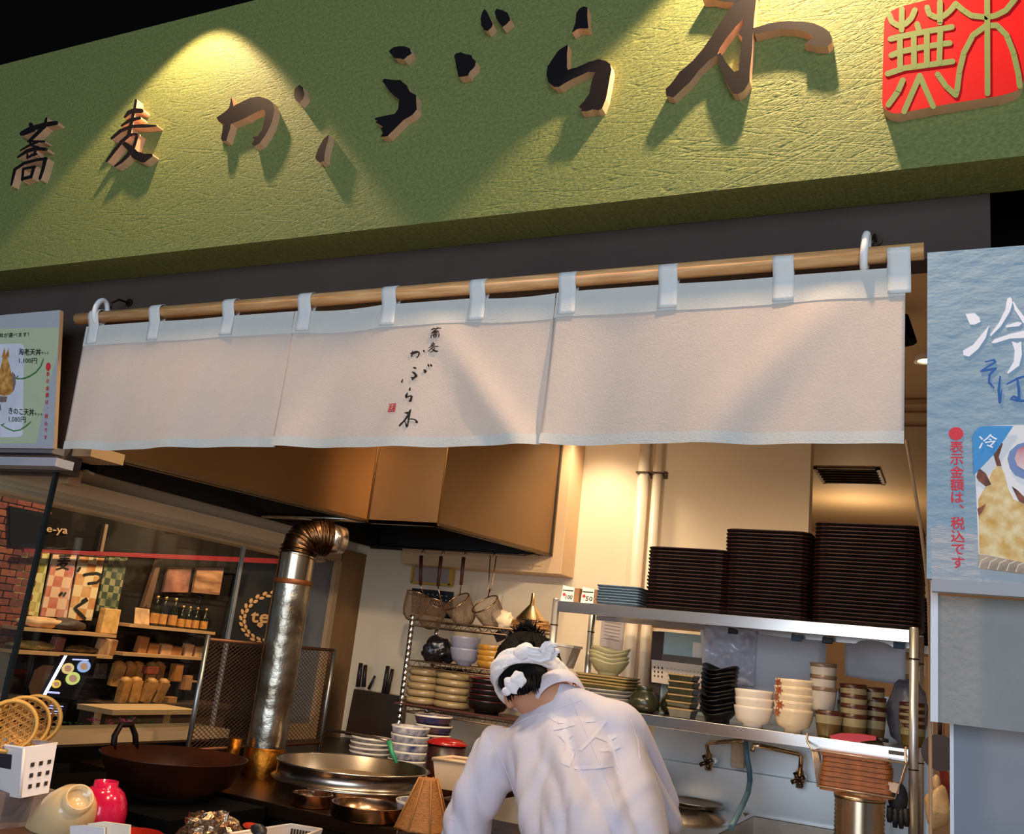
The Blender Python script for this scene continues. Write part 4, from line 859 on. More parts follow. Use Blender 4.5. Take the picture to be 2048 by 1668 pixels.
# square dark green dishes, black wavy bowls
x, w = span(1338, 1402, 1400, 3.36); stackof('square_dish', sq_dish(w*.82, w*.85, .030, .006, taper=.80), [darkg, tanrim], 6, x-.006, 3.355, SHZ, .0225, lambda i, n: 'dark green square dish, %s of the square stack' % nth(i, n), 'dish', 'dark green square dishes', rz=.06, tilt=.008)
x, w = span(1399, 1478, 1380, 3.36); mbb = MB().lathe((0, 0, 0), bowl_prof(w/2*.93, .034, .62, belly=.9), 30, close=False); mbb.v = [V((v.x, v.y*1.25, v.z*(1+.30*cos(2*math.atan2(v.y, v.x)+.6)))) for v in mbb.v]
stackof('wavy_bowl', mbb, [blackc], 11, x, 3.36, SHZ, .0145, lambda i, n: 'black bowl with wavy rim, %s of the black stack' % nth(i, n), 'bowl', 'black wavy bowls', rz=.15, tilt=.015)
# white bowls, cream bowls with maple leaves
x, w = span(1468, 1546, 1420, 3.34); stackof('white_bowl', MB().lathe((0, 0, 0), bowl_prof(w/2, .064, .52, belly=.28), 32, close=False), [whitec], 3, x, 3.345, SHZ, .0265, lambda i, n: 'white rice bowl, %s of the plain white stack' % nth(i, n), 'bowl', 'plain white bowls', tilt=.035)
x, w = span(1546, 1630, 1420, 3.34); r = w/2*.97
leaf = MB()
def leafpt(u, v):   # u along the wall angle, v height
    a = math.radians(228)+u/r; rr = r*(1.012) if v > .05 else r*(1.0-.0); return V((rr*cos(a), rr*sin(a), v))
poly = []
for i in range(14):
    a = 2*pi*i/14; k = .019 if i % 2 == 0 else .008; poly.append((k*cos(a)*1.1, .058+k*sin(a)))
leaf.add([leafpt(*q) for q in poly]+[leafpt(0, .058)], [(i, (i+1) % 14, 14) for i in range(14)])
maplem = M('maple_print', (150, 70, 36), .5, var=.3, vs=60)
stackof('maple_bowl', MB().lathe((0, 0, 0), bowl_prof(r, .072, .45, belly=.30), 32, close=False), [creamc], 5, x, 3.345, SHZ, .0235, lambda i, n: 'cream bowl with brown maple leaf, %s of the maple stack' % nth(i, n), 'bowl', 'cream bowls with maple leaves', rz=.2, tilt=.03, kids=[('maple_leaf', leaf, [maplem])])
# cups
def cup(w, h, t=.003): return [(0, 0), (w*.36, 0), (w*.40, .006), (w*.46, h*.5), (w*.485, h*.82), (w*.5, h), (w*.5-t, h), (w*.45, h*.5), (w*.36, .008), (0, .008)]
gcup = M('grey_white_cup', (186, 176, 166), .3, var=.08, vs=30); grim = M('grey_brown_rim', (104, 84, 70), .35)
x, w = span(1629, 1686, 1440, 3.35); stackof('olive_cup', MB().lathe((0, 0, 0), cup(w, .082), 26, close=False, mz=[0, 0, 0, 1, 2, 2, 0, 0, 0]), [olive, olivel, brownr], 1, x, 3.35, SHZ, 0, lambda i, n: 'olive cup with brown rim under the grey white cups', 'cup', 'olive cups')
x, w = span(1619, 1674, 1360, 3.35); stackof('grey_cup', MB().lathe((0, 0, 0), cup(w, .075), 26, close=False, mz=[0, 0, 0, 0, 1, 1, 0, 0, 0]), [gcup, grim], 3, x, 3.35, SHZ+.078, .038, lambda i, n: 'grey white cup with brown rim, %s of the tall cup stack' % nth(i, n), 'cup', 'grey white cups', tilt=.03)
x, w = span(1678, 1734, 1420, 3.37); stackof('olive_cup', MB().lathe((0, 0, 0), cup(w, .080), 26, close=False, mz=[0, 0, 0, 1, 2, 2, 0, 0, 0]), [olive, olivel, brownr], 4, x, 3.38, SHZ, .031, lambda i, n: 'olive cup, %s of the stack right of the grey white cups' % nth(i, n), 'cup', 'olive cups', tilt=.03)
x, w = span(1724, 1772, 1420, 3.46); stackof('olive_cup', MB().lathe((0, 0, 0), cup(w, .080), 26, close=False, mz=[0, 0, 0, 1, 2, 2, 0, 0, 0]), [olive, olivel, brownr], 4, x, 3.46, SHZ, .030, lambda i, n: 'olive cup, %s of the rear stack beside the grey bag' % nth(i, n), 'cup', 'olive cups', tilt=.05)
x, w = span(1673, 1716, 1350, 3.52); stackof('grey_cup', MB().lathe((0, 0, 0), cup(w, .08), 26, close=False, mz=[0, 0, 0, 0, 1, 1, 0, 0, 0]), [gcup, grim], 3, x, 3.56, SHZ, .037, lambda i, n: 'grey cup, %s of the stack hidden behind the olive cups' % nth(i, n), 'cup', 'grey white cups')
x, w = span(1797, 1850, 1440, 3.42); stackof('olive_cup', MB().lathe((0, 0, 0), cup(w, .07), 26, close=False, mz=[0, 0, 0, 1, 2, 2, 0, 0, 0]), [olive, olivel, brownr], 4, x, 3.44, SHZ, .022, lambda i, n: 'olive cup, %s of the stack behind the right rack post' % nth(i, n), 'cup', 'olive cups')
x, w = span(1768, 1838, 1410, 3.54)
MB().ell((x+.02, 3.57, SHZ+.095), (w/2+.012, .05, .115), 26, fn=lambda p: p*(1+.18*noise.noise(p*26))+V((0, 0, 0))).build('plastic_bag', M('grey_film', (112, 110, 122), .3, var=.15, vs=14, bump=.5, bs=30), None, 'crumpled grey plastic bag beside the right rack post', 'bag')
# red ladle on the shelf lip
t = T('red_spatula', PY(1715, 1480, 3.25), 'red flat spatula with black handle lying on the front lip of the lower shelf', 'spatula')
q = [PY(*p, 3.262) for p in ((1658, 1474), (1680, 1469), (1722, 1471), (1752, 1476), (1752, 1483), (1722, 1486), (1705, 1494), (1685, 1490), (1665, 1482))]
dz = V((0, 0, .004))
MB().prism([p+dz for p in q], (0, .05, .0)).build('blade', M('red_plastic', (178, 20, 36), .4), t)
MB().cyl(PY(1750, 1479, 3.28)+dz, PY(1777, 1485, 3.28)+dz, .006).build('handle', M('black_plastic', (24, 22, 24), .4), t)
# wire basket with bamboo trays, tin can, glove
wb = T('wire_basket', PY(1713, 1590, 3.16), 'wire basket hooked under the lower shelf holding brown slatted mats', 'basket')
wirem = M('coated_wire', (214, 190, 168), .35, .6)
def quadc(Y, pts): return [PY(*p, Y) for p in pts]
ft = quadc(3.14, ((1624, 1500), (1812, 1527))); fb_ = quadc(3.14, ((1634, 1572), (1790, 1597)))
bt = [p+V((0, .16, 0)) for p in ft]; bb = [p+V((0, .16, 0)) for p in fb_]
mb = MB().tube([ft[0], ft[1], bt[1], bt[0]], .003, 6, closed=True).tube([fb_[0], fb_[1], bb[1], bb[0]], .0025, 6, closed=True)
mb.build('rim', wirem, wb)
mb = MB()
for i in range(6): u = i/5; mb.cyl(fb_[0]*(1-u)+fb_[1]*u, bb[0]*(1-u)+bb[1]*u, .0015, n=5)
for i in range(9):
    v_ = i/8
    mb.cyl(ft[1]*(1-v_)+bt[1]*v_, fb_[1]*(1-v_)+bb[1]*v_, .0014, n=5); mb.cyl(ft[0]*(1-v_)+bt[0]*v_, fb_[0]*(1-v_)+bb[0]*v_, .0014, n=5)
mb.build('wires', wirem, wb, kind='stuff')
for px, y0 in ((1614, 1470), (1811, 1498)):
    p = PY(px, y0, 3.243); e = ft[0] if px < 1700 else ft[1]
    MB().tube([p+V((0, .03, .004)), p+V((0, 0, .004)), V((p.x, 3.24, e.z+.02)), e], .003, 6).build('hook', wirem, wb)
x, w = span(1640, 1786, 1545, 3.2)
slatm = M('brown_bamboo', (156, 92, 48), .55, var=.2, vs=30)
for k in range(8):
    tl_ = 'brown slatted bamboo mat, %s of the pile in the wire basket' % nth(7-k, 8)
    p = PY(1713, 1584-9.8*k, 3.2)
    o = MB().prism([V((a, b, 0)) for a, b in rrect(w*(1-.012*k), .125, .02)], (0, 0, .0125)).build('bamboo_mat', slatm, None, tl_, 'mat', 'brown mats in the wire basket', local=True)
    o.location = (x+rnd.uniform(-.004, .004), 3.215, p.z-.004); o.rotation_euler = (0, 0, rnd.uniform(-.05, .05))
sm_ = MB().prism(quadc(3.16, ((1770, 1563), (1800, 1568), (1797, 1588), (1768, 1580))), (0, .06, 0)).build('plastic_tub', M('clear_tub', (206, 180, 156), .3), None, 'small cream plastic tub at the right end of the wire basket', 'tub')
x, w = span(1668, 1771, 1610, 3.05); z1 = PY(1720, 1592, 3.05).z
prof = [(0, .8415), (w/2-.004, .8415)]
for i in range(17): z = .842+(z1-.842)*i/16; prof += [(w/2, z), (w/2-.0035, z+.005)] if i < 16 else [(w/2, z1-.01), (w/2+.002, z1), (w/2-.003, z1), (w/2-.004, z1-.005), (0, z1-.006)]
MB().lathe((x, 3.05, 0), prof, 32, close=False).build('tin_can', M('tin', (196, 176, 150), .25, 1, var=.1, vs=4), None, 'tall ribbed tin can standing below the wire basket', 'can')
gl = T('rubber_glove', PY(1796, 1610, 3.18), 'black rubber glove hanging below the right end of the wire basket', 'glove')
mb = MB(); gp = PY(1796, 1600, 3.18)
mb.ell(gp+V((0, 0, .005)), (.028, .014, .045), 14)
for i, (dx, l) in enumerate(((-.020, .030), (-.006, .042), (.008, .042), (.021, .034))): mb.tube([gp+V((dx, 0, -.02)), gp+V((dx*1.1, 0, -.035-l*.5)), gp+V((dx*1.15, 0, -.035-l))], [.010, .0095, .006], 8)
mb.build('glove', M('black_rubber', (18, 18, 28), .6), gl)
# things glimpsed right of the rack post
p = PY(1880, 1505, 3.25); MB().lathe((p.x, p.y, p.z), [(0, 0), (.035, .0), (.05, .012), (.052, .014)], 26, 0, R3(pi/2, 0, 0)).cyl(p+V((0, 0, .05)), p+V((.0, 0, .13)), .006).build('hanging_pan', M('pan_dark', (52, 36, 30), .5, var=.2, vs=12), None, 'dark round pan hanging between the rack post and the grey panel', 'pan')
p = PY(1876, 1600, 3.2); MB().ell(p+V((0, 0, -.02)), (.035, .03, .06), 22, fn=lambda q: q*(1+.3*noise.noise(q*30+V((3, 0, 0))))).ell(p+V((-.004, 0, .045)), (.012, .01, .025), 12).build('plastic_bag', M('beige_film', (196, 160, 116), .4, bump=.4, bs=40), None, 'knotted beige plastic bag hanging right of the rack post', 'bag')
p = PY(1888, 1572, 3.3); MB().cyl(p+V((0, .006, .045)), p+V((0, .006, .30)), .0015, n=5).prism([p+V((-.014, 0, .05)), p+V((.012, 0, .04)), p+V((.02, 0, -.05)), p+V((-.002, 0, -.06))], (0, .012, 0)).build('red_cloth', M('red_brown_cloth', (130, 40, 24), .8), None, 'red brown cloth strip behind the knotted beige bag', 'cloth')
p = PY(1868, 1330, 3.9)
sw = T('paper_label', p, 'cream paper label on the wall behind the right rack post', 'label'); MB().box(PY(1824, 1335, 3.9), (.09, .004, .05)).build('paper', M('card_cream', (244, 216, 168), .7), sw)

# ================================================================ CHROME WIRE RACK AT THE LEFT
WY, WB = 3.50, 3.72; wx0, wx1 = PY(826, 1230, WY).x, PY(1068, 1245, WY).x
wr = T('wire_shelving', ((wx0+wx1)/2, 3.6, .841), 'chrome wire shelving unit with grooved posts left of the cook', 'shelving')
chrome = M('chrome_wire', (224, 220, 214), .2, 1); brownw = M('grimy_wire', (150, 118, 90), .4, .8)
z1, z2, z3 = PY(900, 1246, WY).z, PY(900, 1330, WY).z, PY(850, 1417, WY).z
for x in (wx0, wx1):
    for y in (WY, WB):
        mb = MB(); top = PY(826, 1230, WY).z
        prof = []
        z = .841
        while z < top: prof += [(.0115, z), (.0115, z+.0225), (.0105, z+.0232), (.0105, z+.0245)]; z += .025
        mb.lathe((x, y, 0), prof+[(.0, z)], 12); mb.build('post', chrome, wr)
for z in (z1, z2, z3):
    mb = MB()
    for y in (WY, WB):
        for dz_ in (0, -.024): mb.tube([(wx0, y, z+dz_), (wx1, y, z+dz_)], .003, 6)
        n = 22
        pts = [(wx0+(wx1-wx0)*i/n, y, z-(.024 if i % 2 else 0)) for i in range(n+1)]; mb.tube(pts, .002, 5)
    for x in (wx0, wx1):
        for dz_ in (0, -.024): mb.tube([(x, WY, z+dz_), (x, WB, z+dz_)], .003, 6)
    for i in range(9): y = WY+(WB-WY)*i/8; mb.tube([(wx0, y, z+.001), (wx1, y, z+.001)], .0017, 5)
    mb.build('wire_shelf', brownw, wr)
MB().b2((wx0-.02, WY-.02, z3+.004), (wx1+.02, WB, z3+.010)).build('shelf_board', M('red_brown_board', (86, 44, 32), .5), wr)
# contents, top level
p = PY(1006, 1218, 3.60); MB().ell((p.x, 3.62, z1+.038), (.050, .04, .036), 36, fn=lambda q: q*(1+.40*noise.noise(q*30)+.22*noise.noise(q*75))).build('white_cloth', M('white_cloth', (236, 208, 172), .85, bump=.4, bs=30), None, 'crumpled white cloth bundle on the top of the wire shelving', 'cloth')
p = PY(1064, 1216, 3.60); goldst = M('warm_steel', (210, 176, 130), .3, 1)
MB().lathe((p.x, 3.60, z1+.045), [(.064, 0), (.060, .006), (.018, .055), (.010, .065), (.007, .11), (.005, .11), (.008, .065), (.016, .053), (.056, .005)], 26, close=False).build('metal_funnel', goldst, None, 'metal funnel upside down on the straw bundle at the top of the shelving', 'funnel')
mb = MB(); bx = PY(1066, 1238, 3.60)
for i in range(60):
    a = V((bx.x-.075+rnd.uniform(-.01, .01), 3.57+rnd.uniform(0, .08), z1+.008+rnd.uniform(0, .034))); mb.cyl(a, a+V((rnd.uniform(.12, .16), rnd.uniform(-.02, .02), rnd.uniform(-.006, .006))), .0028, n=5)
mb.build('straw_bundle', M('straw', (176, 122, 64), .7, var=.2, vs=30), None, 'bundle of brown straw sticks at the right end of the shelving top', 'straw', kind='stuff')
pt = T('punched_tray', PY(862, 1200, 3.62), 'dark punched metal tray standing behind the hanging strainers', 'tray')
c = [PY(*q, 3.66) for q in ((824, 1176), (906, 1184), (902, 1238), (822, 1226))]
MB().prism(c, (0, .01, 0)).build('plate', M('blue_black_steel', (30, 32, 40), .4, .6), pt)
mb = MB()
for i in range(8):
    for j in range(5):
        u, v_ = .08+.11*i, .18+.16*j; q = (c[0]*(1-u)+c[1]*u)*(1-v_)+(c[3]*(1-u)+c[2]*u)*v_
        mb.ell(q+V((0, -.001, 0)), (.004, .001, .003), 6)
mb.build('holes', M('hole_grey', (110, 116, 126), .4), pt, kind='stuff')
# second level
p = PY(868, 1290, 3.56); MB().ell((p.x, 3.60, z2+.054), (.066, .055, .056), 36, fn=lambda q: q*(1+.42*noise.noise(q*26+V((9, 0, 0)))+.2*noise.noise(q*60))).build('plastic_bag', M('black_film', (26, 24, 28), .18, bump=.6, bs=34), None, 'crumpled black plastic bag on the middle wire shelf', 'bag')
x, w = span(900, 955, 1300, 3.56); bgrey = M('blue_grey_ceramic', (138, 136, 154), .3, var=.04, vs=20)
stackof('blue_grey_bowl', MB().lathe((0, 0, 0), bowl_prof(w/2, .068, .5, belly=.36), 28, close=False), [bgrey], 2, x, 3.57, z2+.003, .046, lambda i, n: 'blue grey bowl, %s' % ('tilted on top of the other blue grey bowl' if i == 0 else 'under the tilted one on the middle wire shelf'), 'bowl', 'blue grey bowls', tilt=.14)
x, w = span(955, 1014, 1305, 3.56); stackof('woven_cup', MB().lathe((0, 0, 0), [(0, 0), (w*.40, 0), (w*.47, .014), (w*.5, .028), (w*.47, .03), (w*.44, .01), (0, .006)], 24, close=False), [M('amber_glaze', (180, 126, 48), .3, var=.2, vs=40)], 4, x, 3.57, z2+.003, .021, lambda i, n: 'amber glazed cup, %s of the stack beside the cook\'s hair' % nth(i, n), 'cup', 'amber cups')
MB().box(PY(1004, 1270, 3.60), (.05, .05, .04), rot=R3(.2, -.5, 0)).build('black_box', blackc, None, 'small tilted black box on the amber cups', 'box', bevel=.003)
# third level: two piles of beige bowls with lids, black bowls
beigel = M('beige_lacquer', (156, 128, 88), .22, var=.1, vs=20)
lid = [(0, 0), (.40, 0), (.47, .12), (.5, .35), (.5, .7), (.46, .92), (.40, 1), (0, 1)]
for (a, b_), zb, n, nm in (((812, 873), 0, 5, 'left'), ((868, 938), 0, 5, 'right')):
    x, w = span(a, b_, 1390, 3.56); h = .0285
    stackof('lidded_bowl', MB().lathe((0, 0, 0), [(r_*w, z_*h) for r_, z_ in lid], 26, close=False), [beigel], n, x, 3.58, z3+.011, h, lambda i, k, nm=nm: 'beige lidded bowl, %s of the %s pile on the low wire shelf' % (nth(i, k), nm), 'bowl', 'beige lidded bowls', tilt=.02)
x, w = span(868, 938, 1350, 3.56); MB().lathe((x, 3.58, z3+.011+.0285*5+.001), bowl_prof(w/2*1.05, .014, .5, belly=.9), 26, close=False).build('black_plate', blackc, None, 'black plate on top of the right pile of beige lidded bowls', 'plate')
x, w = span(930, 1010, 1400, 3.52)
stackof('black_bowl', MB().lathe((0, 0, 0), bowl_prof(w/2, .05, .55, belly=.4), 26, close=False, mz=[0]*9+[1]*12), [blackc, redl], 5, x, 3.55, z3+.011, .021, lambda i, n: 'black bowl, red inside, %s of the pile beside the cook\'s headband' % nth(i, n), 'bowl', 'black and red bowls')
# clear container right of the cook's head
p = PY(1128, 1312, 3.5); t = T('clear_tub', p, 'clear plastic measuring tub behind the knot of the cook\'s headband', 'tub')
MB().prism([PY(*q, 3.5) for q in ((1108, 1288), (1146, 1294), (1130, 1336), (1108, 1332))], (0, .09, 0)).build('tub', M('clear_plastic', (206, 190, 172), .15, clear=.3), t)
MB().prism([PY(*q, 3.495) for q in ((1106, 1285), (1147, 1291), (1147, 1296), (1106, 1290))], (0, .1, 0)).build('rim', M('clear_plastic_rim', (222, 210, 196), .2), t)

# ================================================================ STRAINERS
handm = M('strainer_handle', (84, 44, 32), .45, var=.15, vs=20); meshm = M('strainer_mesh', (150, 116, 88), .5, .4, var=.25, vs=160); ringm = M('strainer_ring', (190, 150, 112), .25, 1)
wires = [((843, 1106), (841, 1170), (838, 1190), .054, R3(-.22, .12, 0), 'leftmost hanging noodle strainer with brown handle'),
         ((883, 1107), (876, 1172), (872, 1206), .060, R3(-.30, .10, 0), 'second hanging noodle strainer from the left, its basket deep and round'),
         ((928, 1109), (922, 1170), (913, 1203), .060, R3(.62, -.42, 0), 'third hanging noodle strainer from the left, tipped open towards the front'),
         ((986, 1111), (980, 1178), (970, 1208), .060, R3(.62, -.42, 0), 'rightmost hanging noodle strainer with a bare wire handle')]
for i, (tp, hb, rc, r, rot, lab) in enumerate(wires):
    Y = 3.60; a, b_, c = PY(*tp, Y), PY(*hb, Y), PY(*rc, Y-.02)
    st_ = T('noodle_strainer', a, lab, 'strainer')
    if i < 3:
        mb = MB().cyl(a+V((0, 0, -.012)), b_, .0085, .0075, n=10); mb.build('handle', handm, st_)
    else:
        MB().tube([a+V((-.012, 0, 0)), b_+V((-.008, 0, 0)), b_+V((0, 0, -.012)), b_+V((.008, 0, 0)), a+V((.016, 0, 0))], .0022, 6).build('handle', ringm, st_)
    MB().tube([a+V((0, 0, -.012)), a+V((0, .01, .012)), a+V((0, .022, .018)), a+V((0, .026, .004))], .0022, 6).build('hook', ringm, st_)
    ring = [c+rot @ V((r*cos(2*pi*k/28), r*sin(2*pi*k/28), 0)) for k in range(28)]
    MB().tube(ring, .003, 6, closed=True).tube([b_, (b_+ring[7])/2+V((0, 0, .004)), ring[7]], .003, 6).build('ring', ringm, st_)
    P_ = [(r, 0), (r*.96, -.03), (r*.86, -.07), (r*.70, -.095), (r*.35, -.112), (.002, -.115)]; pf_ = []
    for q0, q1 in zip(P_, P_[1:]):
        nseg = max(2, int(math.hypot(q1[0]-q0[0], q1[1]-q0[1])/.0052))
        pf_ += [(q0[0]+(q1[0]-q0[0])*k/nseg, q0[1]+(q1[1]-q0[1])*k/nseg) for k in range(nseg)]
    bk_ = MB().lathe(c, pf_+[P_[-1]], 54, 0, rot, close=False).build('mesh_basket', meshm, st_); wf = bk_.modifiers.new('wires', 'WIREFRAME'); wf.thickness = .0017; wf.use_even_offset = False

# ================================================================ KNIFE HOLDER
kh = T('knife_holder', PY(748, 1440, 3.86), 'steel knife holder with dark handled knives on the back wall beside the wire shelving', 'holder')
c = [PY(*q, 3.86) for q in ((708, 1378), (800, 1392), (790, 1480), (690, 1470))]
MB().prism(c, (0, .06, 0)).build('box', M('holder_steel', (110, 90, 76), .3, 1, var=.2, vs=5), kh)
knm = M('knife_handle', (38, 28, 26), .5)
for q0, q1, r in (((716, 1374), (722, 1326), .012), ((727, 1374), (731, 1330), .011), ((737, 1378), (750, 1352), .007), ((767, 1386), (776, 1332), .011), ((774, 1388), (785, 1338), .010)):
    MB().cyl(PY(*q0, 3.89), PY(*q1, 3.89), r, r*.85, n=10).build('knife_handle', knm, kh)
# yellow edged picture frame on the back wall
pf = T('picture_frame', PY(868, 1150, 3.9), 'yellow framed grey print on the back wall behind the strainer handles', 'picture')
p0, p1 = PY(832, 1120, 3.935), PY(904, 1172, 3.935)
yel = M('yellow_frame', (206, 166, 66), .5)
mb = MB(); mb.b2((p0.x, 3.925, p1.z), (p1.x, 3.945, p0.z)); mb.build('print', M('grey_print', (168, 154, 146), .7), pf)
for a, b_ in (((p0.x-.006, p1.z), (p0.x+.006, p0.z)), ((p1.x-.012, p1.z), (p1.x+.004, p0.z)), ((p0.x, p0.z-.008), (p1.x, p0.z+.004)), ((p0.x, p1.z-.004), (p1.x, p1.z+.008))):
    MB().b2((a[0], 3.915, a[1]), (b_[0], 3.94, b_[1])).build('frame_bar', yel, pf)

# ================================================================ STOVE BENCH, POTS, FLUE
BZ = .81
bench = T('stove_bench', (-1.9, 2.8, 0), 'low dark steel cooking bench carrying the noodle boiler and flue pipe', 'bench')
benm = M('bench_steel', (96, 70, 52), .35, 1, var=.3, vs=5)
MB().b2((-2.66, 2.38, BZ-.04), (-1.395, 3.10, BZ)).build('bench_top', benm, bench, bevel=.004)
MB().b2((-2.64, 2.42, 0), (-1.41, 3.08, BZ-.04)).build('bench_body', steeld, bench)
bc = T('back_counter', (-2.1, 3.5, 0), 'dark counter along the back wall under the wire shelving', 'counter')
MB().b2((-2.66, 3.12, .80), (-1.44, 3.94, .84)).build('worktop', steeld, bc); MB().b2((-2.64, 3.15, 0), (-1.46, 3.94, .80)).build('cabinet', M('dark_cabinet', (38, 30, 28), .6), bc)
# flue
fx, fy = -2.172, 2.75
fl = T('flue_pipe', (fx, fy, BZ), 'stained galvanised flue pipe rising from the bench into the hood with a ribbed elbow', 'flue')
galv = M('galvanised', (184, 178, 164), .30, 1, rgb2=(120, 108, 92), vs=9, bump=.45, bs=22)
rust = M('rust_gold', (190, 120, 40), .4, 1, rgb2=(96, 50, 18), vs=14, bump=.3, bs=40)
def ribs(z0, z1): return []
prof = []
for i in range(28): z = .95+(1.455-.95)*i/27; prof.append((.0655+.0012*sin(i*2.4), z))
MB().lathe((fx, fy, 0), [(.066, .90)]+prof+[(.066, 1.46)], 30, close=False).build('lower_pipe', galv, fl)
MB().lathe((fx, fy, 0), [(.067, 1.455), (.0685, 1.458), (.0685, 1.47), (.067, 1.473)], 30, close=False).build('joint_band', M('rust_band', (110, 60, 26), .5, .6), fl)
MB().lathe((fx, fy, 0), [(.064, 1.47), (.064, 1.565)], 30, close=False).build('upper_pipe', M('galvanised_smooth', (176, 160, 140), .22, 1, var=.12, vs=4), fl)
MB().lathe((fx, fy, 0), [(.070, .795), (.071, .80), (.070, .90), (.067, .905)], 30, close=False).build('rusty_collar', rust, fl)
path = [V((fx, fy, 1.555)), V((fx+.002, fy+.004, 1.590)), V((fx+.012, fy+.018, 1.617)), V((fx+.028, fy+.042, 1.633)), V((fx+.045, fy+.068, 1.638)), V((fx+.058, fy+.090, 1.638))]
fine = []; rad = []
for i in range(len(path)-1):
    for j in range(10): fine.append(path[i].lerp(path[i+1], j/10)); rad.append(.064+(.005 if len(fine) % 4 in (0, 1) else -.002))
MB().tube(fine, rad, 26).build('ribbed_elbow', M('elbow_metal', (120, 90, 64), .3, 1, rgb2=(60, 38, 24), vs=18), fl)
MB().cyl(path[-1]-V((.008, .012, 0)), path[-1]+V((.030, .05, .0)), .059, .048, n=24).build('end_ring', steel, fl)
MB().cyl((fx-.06, fy-.10, BZ), (fx-.05, fy-.10, BZ+.12), .022, .022, n=14).build('side_stub', rust, fl)
# splash screen of expanded metal
ss = T('splash_screen', (-2.3, 2.88, .88), 'framed expanded metal splash screen standing between the stove and the window', 'screen')
sx_, ya, yb, za_, zb_ = -2.30, 2.515, 3.24, .885, 1.245
mb = MB().cyl((sx_, ya, .80), (sx_, ya, zb_+.008), .0085); mb.build('post', M('screen_post', (150, 150, 148), .35, .9), ss)
MB().cyl((sx_, yb, .80), (sx_, yb, zb_), .0085).build('post', M('screen_post', (150, 150, 148), .35, .9), ss)
MB().cyl((sx_, ya, zb_-.006), (sx_, yb, zb_-.006), .006).build('top_rail', M('screen_rail', (116, 74, 48), .5, .7), ss)
MB().cyl((sx_, ya, za_), (sx_, yb, za_), .006).build('bottom_rail', M('screen_rail', (116, 74, 48), .5, .7), ss)
mb = MB(); H = zb_-za_; Wd = yb-ya; step = .013; sl_ = .62
for sg in (1, -1):
    k = -H/sl_
    while k < Wd+H/sl_:
        y0, z0, y1, z1_ = k, 0, k+H/sl_, H
        if y0 < 0: z0 += (0-y0)*sl_; y0 = 0
        if y1 > Wd: z1_ -= (y1-Wd)*sl_; y1 = Wd
        if z1_ > z0+.005:
            ya_, yb_ = (ya+y0, ya+y1) if sg > 0 else (yb-y0, yb-y1)
            mb.cyl((sx_, ya_, za_+z0), (sx_, yb_, za_+z1_), .0014, n=4, cap=False)
        k += step/sl_*1.1
mb.build('metal_mesh', M('mesh_metal', (92, 66, 50), .5, .7, var=.2, vs=10), ss, kind='stuff')
# noodle boiler
px_, py_ = -1.80, 2.74
bo = T('noodle_boiler', (px_, py_, BZ), 'wide round steel noodle boiler with a flange on the bench', 'pot')
MB().lathe((px_, py_, 0), [(.245, BZ), (.245, .842), (.256, .847), (.258, .852), (.25, .857), (.243, .861), (.243, .896), (.249, .900), (.247, .905), (.238, .902), (.236, .82), (0, .815)], 48, close=False).build('pot', M('boiler_steel', (172, 160, 148), .26, 1, var=.1, vs=5, bump=.05, bs=10), bo)
MB().lathe((px_, py_, 0), [(.236, .855), (0, .855)], 48, close=False).build('water', M('broth', (150, 122, 92), .12, var=.1, vs=6), bo)
MB().tube([PY(641, 1512, 2.98), PY(646, 1468, 2.98), PY(655, 1460, 2.98), PY(700, 1466, 2.98), PY(757, 1476, 2.98), PY(776, 1482, 2.98)], .005, 8).build('lift_bar', M('bar_steel', (150, 130, 116), .3, 1), bo)
def pan(px0, px1, pyb, Y, h, lab, inner=True):
    x, w = span(px0, px1, pyb, Y); r = w/2
    MB().lathe((x, Y, BZ), [(0, 0), (r*.95, 0), (r, .006), (r, h), (r+.002, h+.001), (r-.002, h+.002), (r-.003, h), (r-.004, .006), (0, .004)], 30, close=False).build('small_pot', M('pan_steel', (166, 132, 104), .24, 1, var=.15, vs=5), None, lab, 'pot')
pan(672, 796, 1630, 2.44, .038, 'round steel pot in front of the boiler beside the woven cone')
pan(588, 655, 1618, 2.45, .034, 'small steel pot in front of the boiler near the flue foot')
# woven cone
p = PY(847, 1640, 2.46); wc_ = T('woven_cone', (p.x, 2.46, BZ), 'tall tan woven bamboo cone standing at the bench corner', 'cone')
cw = M('woven_tan', (182, 116, 54), .65, var=.2, vs=90, bump=.5, bs=130, stretch=(1, 1, 2.4))
prof = []
for i in range(31): u = i/30; prof.append((.078*(1-u)+.024*u+(.0018 if i % 2 else 0), .132*u))
MB().lathe((p.x, 2.46, BZ), [(0, .002)]+prof+[(0, .133)], 8, close=False).build('woven_body', cw, wc_)
for k in range(8):
    a = 2*pi*k/8+.0; MB().tube([(p.x+.080*cos(a), 2.46+.080*sin(a), BZ), (p.x+.027*cos(a), 2.46+.027*sin(a), BZ+.133)], .0026, 6).build('rib', M('woven_rib', (186, 122, 58), .6), wc_)
